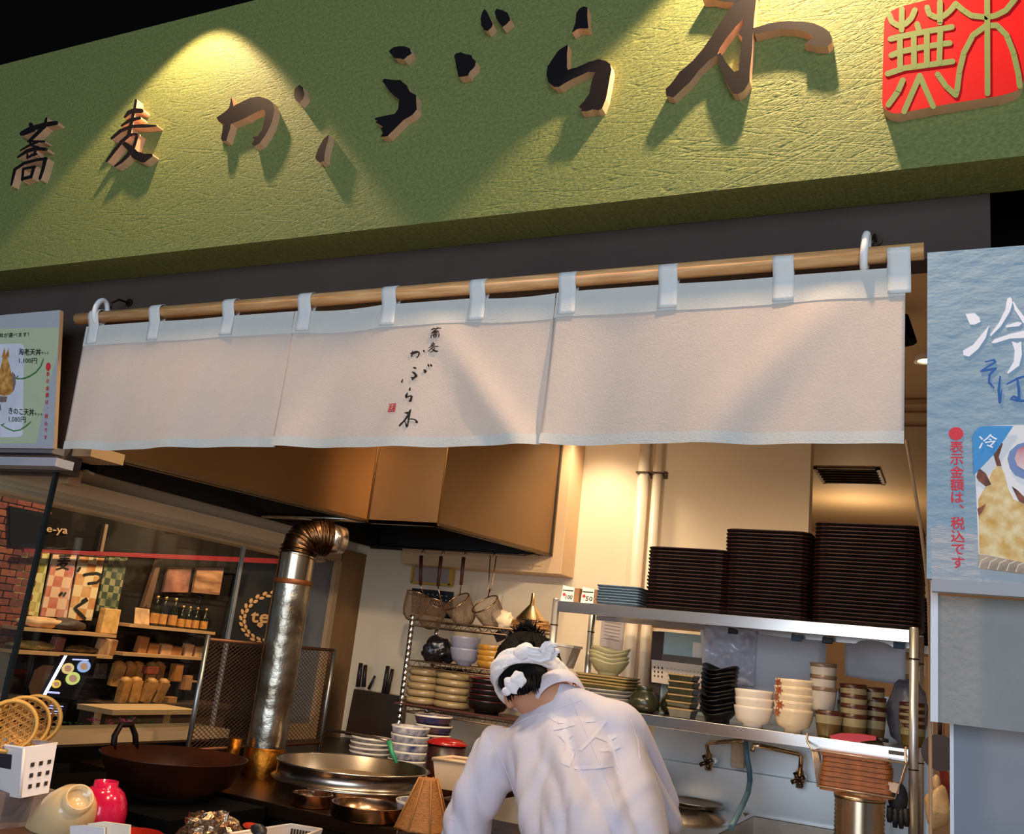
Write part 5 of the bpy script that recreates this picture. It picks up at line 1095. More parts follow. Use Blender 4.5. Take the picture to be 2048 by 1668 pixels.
# beige tub, blue and white bowls
def tubq(Y, top, bot, dy, name, mt, lab, cat):
    c = [PY(*q, Y) for q in (top[0], top[1], bot[1], bot[0])]; t = T(name, (c[2]+c[3])/2, lab, cat)
    b1 = [c[3], c[2], c[2]+V((0, dy*.9, 0)), c[3]+V((0, dy*.9, 0))]; t1 = [c[0], c[1], c[1]+V((0, dy, 0)), c[0]+V((0, dy, 0))]
    mb = MB(); mb.add(b1+t1, [(3, 2, 1, 0), (0, 1, 5, 4), (1, 2, 6, 5), (2, 3, 7, 6), (3, 0, 4, 7)])
    o = mb.build('body', mt, t); s = o.modifiers.new('thick', 'SOLIDIFY'); s.thickness = .004
    MB().tube(t1, .006, 6, closed=True).build('rim', mt, t)
tubm = M('beige_tub', (206, 172, 136), .45, var=.03, vs=10)
tubq(2.62, ((866, 1518), (962, 1530)), ((872, 1576), (955, 1590)), .12, 'plastic_tub', tubm, 'beige plastic tub left of the cook\'s elbow', 'tub')
tubq(2.52, ((880, 1600), (960, 1608)), ((884, 1640), (950, 1650)), .08, 'clear_tub', M('clear_brown', (64, 46, 36), .25), 'brown translucent tub under the beige tub beside the cook\'s sleeve', 'tub')
bluew = M('blue_white_china', (206, 196, 190), .2, rgb2=(52, 56, 100), vs=26); rimw = M('china_rim', (222, 206, 188), .2); greyw = M('grey_china', (156, 140, 130), .25, rgb2=(92, 84, 88), vs=22); indigo = M('indigo_china', (48, 46, 84), .2, rgb2=(104, 70, 60), vs=20)
def china(w, h): return MB().lathe((0, 0, 0), bowl_prof(w/2, h, .6, belly=.3), 28, close=False, mz=[0]*8+[1, 1, 1]+[0]*10)
CZ = .84
for (a, b_), pyc, Y, mt, n, pit, nm in (((783, 852), 1500, 3.20, bluew, 5, .031, ('blue and white bowl', 'middle pile behind the boiler')), ((706, 780), 1490, 3.24, greyw, 4, .028, ('grey patterned bowl', 'left pile behind the boiler')), ((834, 902), 1440, 3.38, indigo, 5, .034, ('indigo bowl', 'right pile behind the boiler'))):
    x, w = span(a, b_, pyc, Y); zt = PY((a+b_)/2, {1500: 1456, 1490: 1480, 1440: 1434}[pyc], Y-w/2).z; h = .045
    z0 = zt-h-(n-1)*pit
    stackof('china_bowl', china(w, h), [mt, rimw], n, x, Y, max(CZ+.001, z0), (zt-h-max(CZ+.001, z0))/(n-1), lambda i, k, nm=nm: '%s, %s of the %s' % (nm[0], nth(i, k), nm[1]), 'bowl', 'patterned china bowls', tilt=.02)
x, w = span(792, 884, 1590, 2.55); stackof('china_bowl', china(w, .05), [bluew, rimw], 1, x, 2.57, BZ+.001, 0, lambda i, n: 'blue and white bowl half hidden behind the woven cone', 'bowl', 'patterned china bowls')
x, w = span(850, 925, 1500, 3.0); 
blk = T('stock_pot', (x, 3.02, BZ), 'black round crock with a red lid between the china bowls and beige tub', 'pot')
zt = PY(888, 1475, 3.02).z
MB().lathe((x, 3.02, 0), [(0, BZ), (w*.36, BZ), (w*.46, BZ+.03), (w*.46, zt-.02), (0, zt-.02)], 28, close=False).build('crock', M('black_red_crock', (20, 11, 11), .35, rgb2=(56, 15, 14), vs=16), blk)
MB().lathe((x, 3.02, zt-.02), [(w*.49, 0), (w*.5, .004), (w*.35, .016), (w*.1, .022), (0, .023)], 28, close=False).build('lid', M('red_lid', (150, 26, 22), .2), blk)
MB().tube([PY(778, 1482, 2.95), PY(784, 1505, 2.95), PY(794, 1526, 2.95)], [.009, .008, .006], 8).build('green_ladle_handle', M('green_plastic', (38, 128, 84), .35), None, 'green plastic ladle handle leaning out of the boiler', 'ladle')
# ---------------------------------------------------------------- wok and stove at the left
stv = T('wok_stove', (-2.15, 2.1, 0), 'black iron stove block under the wok', 'stove')
MB().b2((-2.5, 1.98, 0), (-1.83, 2.36, .80)).build('stove_body', M('soot_black', (9, 8, 8), .75, spec=.1), stv)
p = PY(350, 1512, 2.24); wk = T('wok', (p.x, 2.24, .80), 'large soot black wok with a tall loop handle on the stove', 'wok'); wr_ = .205; wz = p.z
wokm = M('wok_iron', (34, 20, 16), .38, .5, rgb2=(96, 44, 22), vs=4)
MB().lathe((p.x, 2.24, wz), [(0, -.125), (.09, -.115), (.17, -.07), (wr_, 0), (wr_+.004, .003), (wr_-.001, .003), (.166, -.066), (.09, -.109), (0, -.119)], 40, close=False).build('wok_pan', wokm, wk)
for sg in (-1,):
    c = V((p.x+sg*(wr_-.005), 2.24, wz)); MB().tube([c+V((0, -.045, -.01)), c+V((sg*.010, -.04, .030)), c+V((sg*.014, -.020, .060)), c+V((sg*.014, .020, .060)), c+V((sg*.010, .04, .030)), c+V((0, .045, -.01))], .009, 8).build('loop_handle', M('wok_handle', (28, 18, 16), .5, .5), wk)
MB().lathe((p.x, 2.24, .80), [(.12, 0), (.13, .01), (.11, max(.012, wz-.80-.115)), (.10, max(.012, wz-.80-.115)), (.10, 0)], 28, close=False).build('burner_ring', M('soot_black', (9, 8, 8), .75, spec=.1), stv)
# ---------------------------------------------------------------- pass counter at the front left
pc = T('pass_counter', (-1.9, 1.8, 0), 'dark wooden pass counter at the bottom left in front of the stove', 'counter')
MB().b2((-2.05, 1.60, .745), (-1.10, 1.96, .775)).build('counter_top', M('counter_wood', (86, 56, 38), .4, var=.15, vs=6, stretch=(1, 8, 1)), pc); MB().b2((-2.05, 1.63, 0), (-1.12, 1.94, .745)).build('counter_body', M('dark_cabinet', (38, 30, 28), .6), pc)
ge = PY(95, 1590, 1.80)
S(MB().b2((-3.6, 1.70, 0), (PY(93, 1592, 1.84).x, 1.86, PY(60, 1585, 1.78).z)), 'wall_pass', M('grey_brown_panel', (136, 120, 116), .75, var=.06, vs=8))
gz = PY(60, 1585, 1.78).z
bk = T('white_basket', PY(40, 1595, 1.72), 'white plastic cutlery basket with square holes on the grey ledge at the left edge', 'basket')
wpl = M('white_plastic', (226, 222, 224), .4)
K1, K0 = PY(48, 1497, 1.72), PY(39, 1596, 1.72); R1, R0 = PY(113, 1487, 1.80), PY(97, 1582, 1.80); L1, L0 = PY(-70, 1480, 1.80), PY(-65, 1578, 1.80)
R0 = K0+(R1-K1)*.86; L0 = K0+(L1-K1)*.92
F1, F0 = R1+L1-K1, R0+L0-K0
mb = MB(); mb.add([K0, R0, F0, L0, K1, R1, F1, L1], [(0, 1, 2, 3), (0, 4, 5, 1), (1, 5, 6, 2), (2, 6, 7, 3), (3, 7, 4, 0)]); o = mb.build('tub', wpl, bk); sm = o.modifiers.new('thick', 'SOLIDIFY'); sm.thickness = .003; sm.offset = 0
MB().tube([K1, R1, F1, L1], .004, 6, closed=True).build('rim', wpl, bk); MB().tube([K0, K1], .004, 8).build('corner_rib', wpl, bk)
hm = M('hole_dark2', (40, 24, 20), .8)
def face(a1, b1_, a0, b0_, u, v_): return (a1*(1-u)+b1_*u)*(1-v_)+(a0*(1-u)+b0_*u)*v_
nrm = (R1-K1).cross(K0-K1).normalized(); nrm = nrm if nrm.y < 0 else -nrm
mb = MB()
for i in range(3):
    for j in range(3):
        u, v_ = .25+.27*i, .32+.22*j; mb.prism([face(K1, R1, K0, R0, u+a, v_+b)+nrm*.0032 for a, b in ((0, 0), (.11, 0), (.11, .085), (0, .085))], -nrm*.0012)
mb.build('square_holes', hm, bk, kind='stuff')
nl = (L1-K1).cross(K0-K1).normalized(); nl = nl if nl.y < 0 else -nl
MB().prism([face(K1, L1, K0, L0, u, v_)+nl*.0032 for u, v_ in ((.17, .16), (.40, .16), (.40, .46), (.17, .46))], -nl*.0012).build('square_window', M('hole_blue', (34, 34, 44), .8), bk)
# woven bamboo baskets standing in it
bam = M('bamboo_weave', (204, 150, 76), .55, var=.2, vs=40)
def round_basket(c, r, ax, lab, depth=.028):
    t = T('bamboo_basket', c-V((0, 0, r)), lab, 'basket'); R = V(ax).normalized().to_track_quat('Z', 'Y').to_matrix()
    P = lambda x, y, z=0: c+R @ V((x, y, z)); bowl = lambda x, y: -depth*(1-(x*x+y*y)/(r*r))
    for z, rr in ((0, r), (.006, r-.002)): MB().tube([P(rr*cos(2*pi*k/36), rr*sin(2*pi*k/36), z) for k in range(36)], .0042, 7, closed=True).build('rim', M('bamboo_rim', (214, 166, 84), .5, var=.1, vs=30), t)
    mb = MB()
    for ang in (0, 60, 120):
        ca, sa = cos(math.radians(ang)), sin(math.radians(ang)); n = 8
        for i in range(n):
            d = -r+2*r*(i+.5)/n; L = math.sqrt(max(0, r*r-d*d)); pts = []
            for k in range(9): s_ = -L+2*L*k/8; x, y = d*ca-s_*sa, d*sa+s_*ca; pts.append(P(x, y, bowl(x, y)+.0006*(ang/60-1)))
            if L > .01: mb.tube(pts, .0022, 4)
    mb.build('strips', bam, t, kind='stuff')
round_basket(PY(20, 1452, 1.74), .062, (.86, -.50, .10), 'front woven bamboo basket standing in the white plastic basket')
round_basket(PY(44, 1447, 1.80), .066, (.88, -.46, .16), 'middle woven bamboo basket standing in the white plastic basket')
round_basket(PY(70, 1440, 1.84), .062, (.74, -.66, .22), 'rear woven bamboo basket standing in the white plastic basket')
# upturned bowls
creamb = M('cream_lacquer', (214, 186, 140), .18, var=.02, vs=6, coat=.3); pinkb = M('pink_lacquer', (206, 26, 76), .16, coat=.4)
ub = lambda r, h: [(r, 0), (r*1.0, h*.25), (r*.93, h*.5), (r*.78, h*.72), (r*.56, h*.84), (r*.47, h*.87), (r*.46, h), (r*.40, h), (r*.39, h*.90), (0, h*.9)]
p = PY(206, 1600, 1.86); pr_ = .062
MB().lathe((p.x, 1.86, .776), [(pr_*.97, 0), (pr_*.98, .012), (pr_, .016)]+[(a, b+.016) for a, b in ub(pr_, PY(206, 1560, 1.86).z-.776-.016)][1:], 32, close=False).build('pink_bowl', pinkb, None, 'glossy pink bowl upside down behind the cream bowl', 'bowl')
p = PY(160, 1594, 1.74); ax = V((.72, -.34, .60)).normalized(); Rb = ax.to_track_quat('Z', 'Y').to_matrix(); r_ = .070; h_ = .150
MB().lathe(p-ax*h_, ub(r_, h_), 36, 0, Rb, close=False).lathe(p-ax*(h_+.02), [(r_*1.0, 0), (r_*1.02, .01), (r_*1.0, .022)], 36, 0, Rb, close=False).build('cream_bowl', creamb, None, 'cream bowl tipped over with its foot ring towards the pink bowl', 'bowl')
nh = T('napkin_holder', PY(200, 1664, 1.70), 'white napkin holder filled with paper napkins at the bottom edge', 'holder')
c = PY(198, 1664, 1.70)
MB().b2((c.x-.055, c.y-.03, .776), (c.x+.055, c.y+.03, .79)).build('base', wpl, nh)
MB().prism([PY(140, 1652, 1.68), PY(165, 1650, 1.68), PY(208, 1655, 1.68), PY(208, 1700, 1.68), PY(140, 1700, 1.68)], (0, .004, 0)).build('front_plate', wpl, nh)
for i in range(9): MB().prism([PY(*q, 1.69+.006*i) for q in ((176, 1647), (206, 1643), (259, 1650), (257, 1700), (172, 1700))], (0, .0045, 0)).build('napkin', M('napkin_paper', (240, 224, 200), .9), nh)
MB().lathe((PY(275, 1662, 1.84).x, 1.84, .776), bowl_prof(.06, .018, .5, belly=.9), 28, close=False).build('red_plate', M('red_lacquer2', (176, 36, 22), .25), None, 'red plate behind the napkin holder', 'plate')
p = PY(425, 1650, 1.84); foilm = M('foil', (176, 150, 124), .3, 1, bump=.6, bs=60)
fo = MB().ell(p+V((.0, 0, -.02)), (.080, .045, .046), 30, fn=lambda q: q*(1+.34*noise.noise(q*40)+.34*noise.noise(q*95))); fo.s = [False]*len(fo.s); fo.build('foil_parcel', foilm, None, 'crumpled aluminium foil parcel on the pass counter', 'foil')
p = PY(505, 1653, 1.88); MB().ell(p, (.028, .012, .008), 14).build('red_pepper', M('red_orange', (206, 52, 26), .35), None, 'small red pepper behind the white slotted tray', 'pepper')
wt = T('slotted_tray', PY(550, 1668, 1.80), 'white slotted plastic tray at the bottom edge beside the foil', 'tray')
a, b_, c, d_ = PY(455, 1668, 1.80), PY(582, 1649, 1.92), PY(643, 1659, 1.90), PY(560, 1690, 1.76)
t1 = [a, b_, c, d_]; b1 = [(q-(a+c)/2)*.86+(a+c)/2-V((0, 0, .05)) for q in t1]
mb = MB(); mb.add(b1+t1, [(3, 2, 1, 0), (0, 1, 5, 4), (1, 2, 6, 5), (2, 3, 7, 6), (3, 0, 4, 7)]); o = mb.build('tray', M('white_tray', (228, 212, 196), .5), wt); sm = o.modifiers.new('thick', 'SOLIDIFY'); sm.thickness = .003
MB().tube(t1, .003, 6, closed=True).build('rim', M('white_tray', (228, 212, 196), .5), wt)
mb = MB()
for i in range(7):
    u = .2+.1*i; q0 = (b1[1]*(1-u)+b1[2]*u)*.3+(t1[1]*(1-u)+t1[2]*u)*.7; mb.box(q0+V((-.004, -.008, 0)), (.004, .002, .018))
mb.build('slots', hm, wt, kind='stuff')
p = PY(518, 1662, 1.80); MB().ell(p, (.022, .014, .014), 16, fn=lambda q: q*(1+.5*noise.noise(q*60))).build('black_leaf', M('nori', (22, 22, 28), .5), None, 'crumpled black seaweed piece on the white slotted tray', 'seaweed')
# ================================================================ SHOP ACROSS THE WALKWAY (seen through the partition glass)
SX = -5.2
shopw = M('shop_wall', (26, 20, 18), .8, var=.15, vs=2, spec=.08)
S(MB().b2((SX-.1, 2.0, 0), (SX, 9, 2.75)), 'wall_shop', shopw)
def FX(x, y, dx=0): return PX(x, y, SX+dx)
def plate(name, quad, dx, mt, parent=None, t=.012, **k):
    return MB().prism([FX(*q, dx) for q in quad], (-t, 0, 0)).build(name, mt, parent, **k)
# bricks at the left
bw = S(MB().b2((SX, 3.3, .9), (SX+.02, 4.02, 2.05)), 'wall_brick', M('mortar', (70, 46, 38), .9, bump=.3, bs=60))
brm = [M('brick_red', (132, 62, 42), .85, var=.25, vs=20, bump=.3, bs=50), M('brick_brown', (108, 52, 38), .85, var=.25, vs=20, bump=.3, bs=50), M('brick_orange', (150, 82, 52), .85, var=.2, vs=20, bump=.3, bs=50)]
bms = []
for b_ in brm: bms.append(MB().box((0, 0, 0), (.024, .096, .036)).mesh('brick', [b_]))
for j in range(23):
    for i in range(7):
        o = bpy.data.objects.new('brick', bms[rnd.choice((0, 0, 1, 2))]); C.objects.link(o); o.parent = bw
        o.location = V((SX+.022+rnd.uniform(-.003, .003), 3.36+i*.103+(.05 if j % 2 else 0), 1.02+j*.0425))-bw.location
S(MB().b2((SX, 3.3, 0), (SX+.03, 4.02, 1.0)), 'trim_16', M('pale_dado', (150, 138, 124), .8, var=.1, vs=5))
# banners
def banner_mat(name, a, b, c, sc):
    mt = M(name, a, .8, rgb2=b, vs=9); nt = mt.node_tree; N = nt.nodes; L = nt.links; bs = N['Principled BSDF']
    tc = N.new('ShaderNodeTexCoord'); ck = N.new('ShaderNodeTexChecker'); ck.inputs['Scale'].default_value = sc; L.new(tc.outputs['Object'], ck.inputs[0])
    src = bs.inputs['Base Color'].links[0].from_socket; mx = N.new('ShaderNodeMix'); mx.data_type = 'RGBA'
    L.new(ck.outputs['Fac'], mx.inputs[0]); L.new(src, mx.inputs[6]); mx.inputs[7].default_value = (*lin(c), 1); L.new(mx.outputs[2], bs.inputs['Base Color']); return mt
BQ = [(((46,1101),(100,1103),(76,1232),(20,1225)), banner_mat('banner_yellow', (196,176,104), (142,138,48), (206,192,130), 17), 'yellow green checked banner, the leftmost of the four shop banners'),
      (((107,1106),(154,1108),(133,1236),(81,1232)), banner_mat('banner_pink', (212,160,128), (186,92,74), (222,180,146), 15), 'pink checked banner with black brush writing at its top'),
      (((160,1110),(210,1114),(183,1241),(135,1239)), banner_mat('banner_orange', (218,176,124), (184,110,48), (226,196,150), 14), 'orange checked banner with large black brush writing'),
      (((212,1112),(256,1113),(234,1224),(194,1222)), banner_mat('banner_green', (62,74,48), (160,150,108), (50,64,44), 22), 'dark green patterned banner, the rightmost of the four shop banners')]
bans = []
for q, mt, lab in BQ:
    c = FX((q[0][0]+q[2][0])/2, q[2][1], .02); t = T('hanging_banner', c, lab, 'banner', 'banners on the shop wall'); plate('cloth', q, .03, mt, t); bans.append(t)
    p, r = FX(*q[0], .03), FX(*q[1], .03); MB().cyl(p, r, .006, n=6).build('rod', M('dark_rod', (60, 40, 30), .6), t)
mb = MB(); put_text(mb, '麦', [FX(*q, .032) for q in ((118,1108),(144,1108),(138,1140),(112,1140))], bold=.035); mb.build('lettering', inkm, bans[1])
mb = MB(); put_text(mb, 'つ', [FX(*q, .034) for q in ((168,1143),(208,1146),(203,1170),(163,1168))], bold=.05); mb.build('lettering', inkm, bans[2])
mb = MB(); put_text(mb, 'く', [FX(*q, .034) for q in ((150,1196),(178,1198),(172,1240),(146,1238))], bold=.05); mb.build('lettering', inkm, bans[2])
mb = MB()
strokes(mb, [(124,1186),(120,1190)], 5, lambda x, y: FX(x, y, .033), (-.001, 0, 0)); strokes(mb, [(131,1186),(128,1191)], 4.5, lambda x, y: FX(x, y, .033), (-.001, 0, 0)); mb.build('brush_dots', inkm, bans[1], kind='stuff')
mb = MB()
strokes(mb, [(160,1136),(156,1142)], 5, lambda x, y: FX(x, y, .034), (-.001, 0, 0)); strokes(mb, [(172,1198),(166,1202)], 6, lambda x, y: FX(x, y, .035), (-.001, 0, 0)); mb.build('brush_dots', inkm, bans[2], kind='stuff')
plate('red_valance', ((48,1097),(566,1118),(566,1128),(48,1104)), .10, M('valance_red', (132, 14, 26), .7), None, .02, label='long dark red band running above the shop banners and pictures', cat='valance')
ys = T('dark_signboard', FX(150, 1095, .06), 'dark signboard with small pale letters above the red band', 'sign')
plate('board', ((20,1012),(330,1075),(330,1108),(20,1092)), .05, M('sign_dark', (22, 19, 19), .8, spec=.08), ys)
mb = MB(); put_text(mb, 'e-ya', [FX(*q, .065) for q in ((94,1054),(136,1058),(134,1072),(92,1068))], bold=.03); mb.build('lettering', M('sign_pale', (190, 150, 112), .6), ys)
plate('pale_post', ((211,1048),(217,1049),(205,1110),(199,1109)), .08, M('post_brown', (120, 92, 70), .6), None, .03, label='thin brown post above the third banner', cat='post')
plate('brown_pillar', ((316,1120),(324,1120),(300,1216),(285,1215)), .04, M('post_brown2', (104, 74, 54), .6), None, .03, label='brown pillar strip beside the framed portrait picture', cat='pillar')
# pictures
for q, a, b, lab in ((((337,1134),(384,1135),(376,1185),(326,1184)), (186,120,92), (92,60,56), 'left of the two square pictures on the shop wall, reddish portrait'), (((395,1135),(448,1136),(439,1190),(386,1185)), (214,156,112), (120,76,52), 'right of the two square pictures on the shop wall, pale striped landscape')):
    t = T('wall_picture', FX(*q[2], .02), lab, 'picture'); plate('canvas', q, .03, M('canvas%d' % q[0][0], a, .7, rgb2=b, vs=7, stretch=(1, .6, 3) if q[0][0] > 390 else (1, 1, 1)), t, .02)
# shelves
shm = M('shop_shelf_wood', (196, 152, 104), .6, var=.1, vs=6)
def shelf(name, xa_, xb_, ya_, yb_, th, lab):
    p, q = FX(xa_, ya_, .20), FX(xb_, yb_, .20); z = (p.z+q.z)/2
    MB().b2((SX, p.y, z-th), (SX+.20, q.y, z)).build(name, shm, None, lab, 'shelf'); return z
zA = shelf('wall_shelf', 42, 234, 1256, 1268, .02, 'upper shop shelf under the banners')
zB = shelf('wall_shelf', 32, 226, 1300, 1312, .02, 'lower shop shelf behind the tilted menu screen')
zC = shelf('wall_shelf', 260, 431, 1248, 1264, .02, 'shop shelf carrying the row of bottles')
zD = shelf('wall_shelf', 247, 410, 1302, 1318, .02, 'shop shelf with small paper packets below the bottles')
def on_shelf(px, z, dx=.1):   # point on the shelf at picture column px
    best = None
    for y in range(1150, 1460, 2):
        p = PX(px, y, SX+dx)
        if best is None or abs(p.z-z) < abs(best.z-z): best = p
    best.z = z; return best
botm = M('bottle_glass', (26, 30, 18), .12); labm = M('bottle_label', (196, 132, 60), .6, var=.2, vs=40); capm = M('gold_cap', (206, 160, 90), .35, .8)
for i, px in enumerate((305, 322, 342, 359, 373, 388, 405)):
    p = on_shelf(px, zC+.001); h = .205 if i < 3 else .16; r = .030 if i < 3 else .027
    t = T('bottle', p, '%s from the left in the row of dark green bottles' % ('first', 'second', 'third', 'fourth', 'fifth', 'sixth', 'seventh')[i], 'bottle', 'bottles on the shop shelf')
    MB().lathe(p, [(0, 0), (r, 0), (r, h*.48), (r*.8, h*.60), (r*.36, h*.72), (r*.32, h*.93), (0, h*.93)], 14).build('glass', botm, t)
    MB().lathe(p+V((0, 0, h*.08)), [(r+.001, 0), (r+.001, h*.34)], 14, close=False).build('label', labm, t); MB().cyl(p+V((0, 0, h*.90)), p+V((0, 0, h)), r*.38, n=10).build('cap', capm, t)
def packet(px, z, w, h, mt, lab, cat='packet', name='paper_packet', lean=.15, d=.05):
    p = on_shelf(px, z+.001); R = R3(0, lean, 0); o = MB().box(p+R @ V((0, 0, h/2)), (d, w, h), rot=R, taper=1.05).build(name, mt, None, lab, cat, 'packets on the shop shelves', bevel=.004); return o
packet(283, zC, .13, .11, M('card_tan', (204, 160, 116), .7, var=.3, vs=16), 'tan price card leaning at the left end of the bottle row', 'card', 'price_card', -.2, .008)
kr = M('kraft_paper', (176, 118, 66), .75, var=.15, vs=14); crp = M('cream_paper', (212, 168, 122), .7, var=.12, vs=14)
for i, (px, w, h, mt) in enumerate(((278, .07, .11, kr), (300, .09, .07, kr), (326, .09, .07, crp), (346, .10, .06, kr), (371, .07, .085, crp), (394, .10, .07, crp))):
    packet(px, zD, w, h, mt, 'small paper packet, %s from the left below the bottles' % ('first', 'second', 'third', 'fourth', 'fifth', 'sixth')[i])
packet(202, zB, .09, .10, crp, 'tall cream packet near the right end of the lower shop shelf'); packet(217, zB, .05, .10, kr, 'narrow brown packet at the right end of the lower shop shelf')
packet(110, zA-.13, .07, .085, M('dusky_pink', (122, 68, 60), .7), 'dusky pink box on the lower shop shelf', 'box', 'pink_box')
packet(212, zA, .13, .16, M('cream_carton', (238, 190, 120), .35, rgb2=(206, 150, 84), vs=20, bump=.4, bs=30), 'shiny cream carton at the right end of the upper shop shelf', 'carton', 'carton', 0)  # cream carton with random tan variation
def lump(px, z, r, mt, lab, cat, name, sq=(1, 1.4, .6), sd=0):
    p = on_shelf(px, z); return MB().ell(p+V((0, 0, r*sq[2]*.9)), (r*sq[0], r*sq[1], r*sq[2]), 18, fn=lambda q: q*(1+.35*noise.noise(q*28+V((sd, 0, 0))))).build(name, mt, None, lab, cat)
lump(75, zA, .07, crp, 'pale cloth bundle on the upper shop shelf', 'bundle', 'cloth_bundle', (1, 2.2, .5)); lump(128, zA, .07, M('dark_woven', (64, 44, 34), .6, var=.4, vs=40), 'dark woven bundle on the upper shop shelf', 'bundle', 'woven_bundle', (1, 2.0, .55), 4)
lump(62, zB, .06, M('leafy_green', (104, 104, 48), .7, rgb2=(190, 156, 96), vs=30), 'leafy green produce on the lower shop shelf', 'produce', 'green_produce', (1, 2.6, .5), 8); lump(160, zB, .05, M('mixed_goods', (140, 110, 60), .7, rgb2=(70, 60, 36), vs=30), 'small mixed goods on the lower shop shelf', 'goods', 'mixed_goods', (1, 2.4, .5), 12)
# brown snack bags in rows
bagm = M('snack_bag', (196, 138, 72), .5, var=.25, vs=18, bump=.5, bs=26)
bagme = MB().box((0, 0, .07), (.05, .08, .14), taper=.86).ell((0, 0, .14), (.03, .045, .025), 10, fn=lambda q: q*(1+.3*noise.noise(q*50))).mesh('snack_bag', [bagm])
zE = FX(270, 1412, .25).z
k = 0
for row, (n, x0_, x1_, py) in enumerate(((5, 226, 312, 1372), (4, 240, 310, 1404))):
    for i in range(n):
        px = x0_+(x1_-x0_)*i/(n-1); p = PX(px, py, SX+.10+.08*row); o = bpy.data.objects.new('snack_bag', bagme); C.objects.link(o); o.location = p; o.rotation_euler = (rnd.uniform(-.2, .2), rnd.uniform(-.1, .25), rnd.uniform(-.3, .3))
        tag(o, 'golden brown snack bag, %s from the left in the %s row on the shop table' % (('first', 'second', 'third', 'fourth', 'fifth')[i], ('rear', 'front')[row]), 'bag', 'snack bags on the shop table')
pT = FX(270, 1412, .36)
MB().b2((SX+.002, 4.6, pT.z-.03), (SX+.28, 5.75, pT.z)).b2((SX+.02, 4.62, 0), (SX+.26, 5.72, pT.z-.03)).build('display_table', M('display_dark', (66, 46, 34), .6), None, 'dark display table carrying the golden brown snack bags', 'table')
pr1 = FX(310, 1375, .2).z
for i, (px, py, w, h, mt, lab) in enumerate(((338, 1408, .08, .10, kr, 'brown box right of the snack bags'), (352, 1345, .07, .12, M('amber_pack', (170, 106, 44), .6), 'amber pack standing above the brown box'), (372, 1365, .06, .10, kr, 'kraft pack beside the amber pack'), (300, 1340, .10, .05, M('red_goods', (132, 58, 36), .7, var=.3, vs=30), 'low red goods box above the snack bags'), (372, 1418, .12, .07, crp, 'cream box at the right end of the shop table'))):
    p = PX(px, py, SX+.15); MB().box(p, (.06, w, h), taper=1.04).build('goods_box', mt, None, lab, 'box', 'boxes on the shop table', bevel=.004)
MB().b2((SX, FX(296, 1358, .1).y, FX(330, 1359, .1).z-.012), (SX+.12, FX(392, 1362, .1).y, FX(330, 1359, .1).z)).build('wall_shelf', shm, None, 'short shop shelf right of the snack bags', 'shelf')
# low pale counter, flowers
p, q = PX(226, 1420, -4.6), PX(392, 1432, -4.6)
MB().b2((-4.9, p.y, p.z-.03), (-4.6, q.y, p.z)).b2((-4.80, p.y+.05, 0), (-4.77, p.y+.08, p.z-.03)).b2((-4.80, q.y-.08, 0), (-4.77, q.y-.05, p.z-.03)).build('low_counter', M('pale_counter', (206, 168, 124), .6), None, 'low pale counter in front of the shop table', 'counter')
for px, col, lab in ((165, (52, 92, 40), 'leftmost low green potted plant'), (200, (186, 52, 92), 'low pink flowering plant beside the leftmost green plant'), (235, (190, 60, 90), 'pink flowering plant nearest the middle'), (262, (196, 84, 108), 'taller pink flowering plant'), (285, (58, 96, 44), 'low green potted plant at the right end of the flower row')):
    p = PX(px, 1452, -3.3); t = T('flower_pot', p-V((0, 0, .08)), lab+' behind the window sill', 'plant', 'flowers behind the window sill'); mt = M('petal%d%d' % col[:2], col, .7)
    MB().lathe(p-V((0, 0, .10)), [(0, 0), (.03, 0), (.04, .06), (0, .06)], 12).build('pot', M('terracotta', (120, 66, 42), .8), t)
    mb = MB()
    for i in range(26):
        c = p+V((rnd.uniform(-.04, .04), rnd.uniform(-.07, .07), rnd.uniform(-.035, .03))); R = R3(rnd.uniform(-1, 1), rnd.uniform(-1, 1), rnd.uniform(0, 6)); mb.add([c+R @ V(v) for v in ((-.012, 0, 0), (0, .006, .003), (.012, 0, 0), (0, -.006, .003))], [(0, 1, 2, 3)])
    mb.build('leaves', mt, t, kind='stuff')
MB().b2((-3.36, 2.3, -.0), (-3.24, 3.4, PX(200, 1452, -3.3).z-.10)).build('planter_stand', M('display_dark', (66, 46, 34), .6), None, 'dark stand under the flower row behind the window sill', 'stand')
# tilted menu screen
DX = -4.4
def DQ(pts, dx=0): return [PX(x, y, DX+dx) for x, y in pts]
ms = T('menu_screen', PX(100, 1440, DX), 'glowing tilted menu screen with four round food dishes', 'screen')
scr = EM('screen_dark', (20, 18, 26), .25)
MB().prism(DQ(((128,1311),(194,1313),(165,1372),(150,1400),(86,1392))), (-.03, 0, 0)).build('panel', scr, ms)
MB().prism(DQ(((129,1311),(135,1311),(92,1391),(85,1391)), .004), (-.002, 0, 0)).build('bright_edge', EM('screen_white', (236, 226, 255), 1.6), ms)
MB().prism(DQ(((84,1404),(136,1408),(128,1436),(92,1434)), .0), (-.03, 0, 0)).build('lower_panel', scr, ms)
for x, y, r, col, nm in ((136,1337,12,(226,196,130),'yellow dish'), (168,1333,13,(150,176,226),'blue dish'), (146,1357,14,(206,214,120),'green dish'), (113,1368,9,(232,196,80),'small yellow dish')):
    pd = MB().prism(DQ([(x+r*1.02*cos(a*pi/10)+(-.15)*r*sin(a*pi/10), y+r*.92*sin(a*pi/10)) for a in range(20)], .006), (-.002, 0, 0)).build('dish_picture', EM('screen_%d' % x, col, .9), ms)
    MB().prism(DQ([(x+r*.6*cos(a*pi/6), y+r*.55*sin(a*pi/6)) for a in range(12)], .010), (-.002, 0, 0)).build('food', EM('food_%d' % x, (196, 150, 120), .7), pd)
mb = MB()
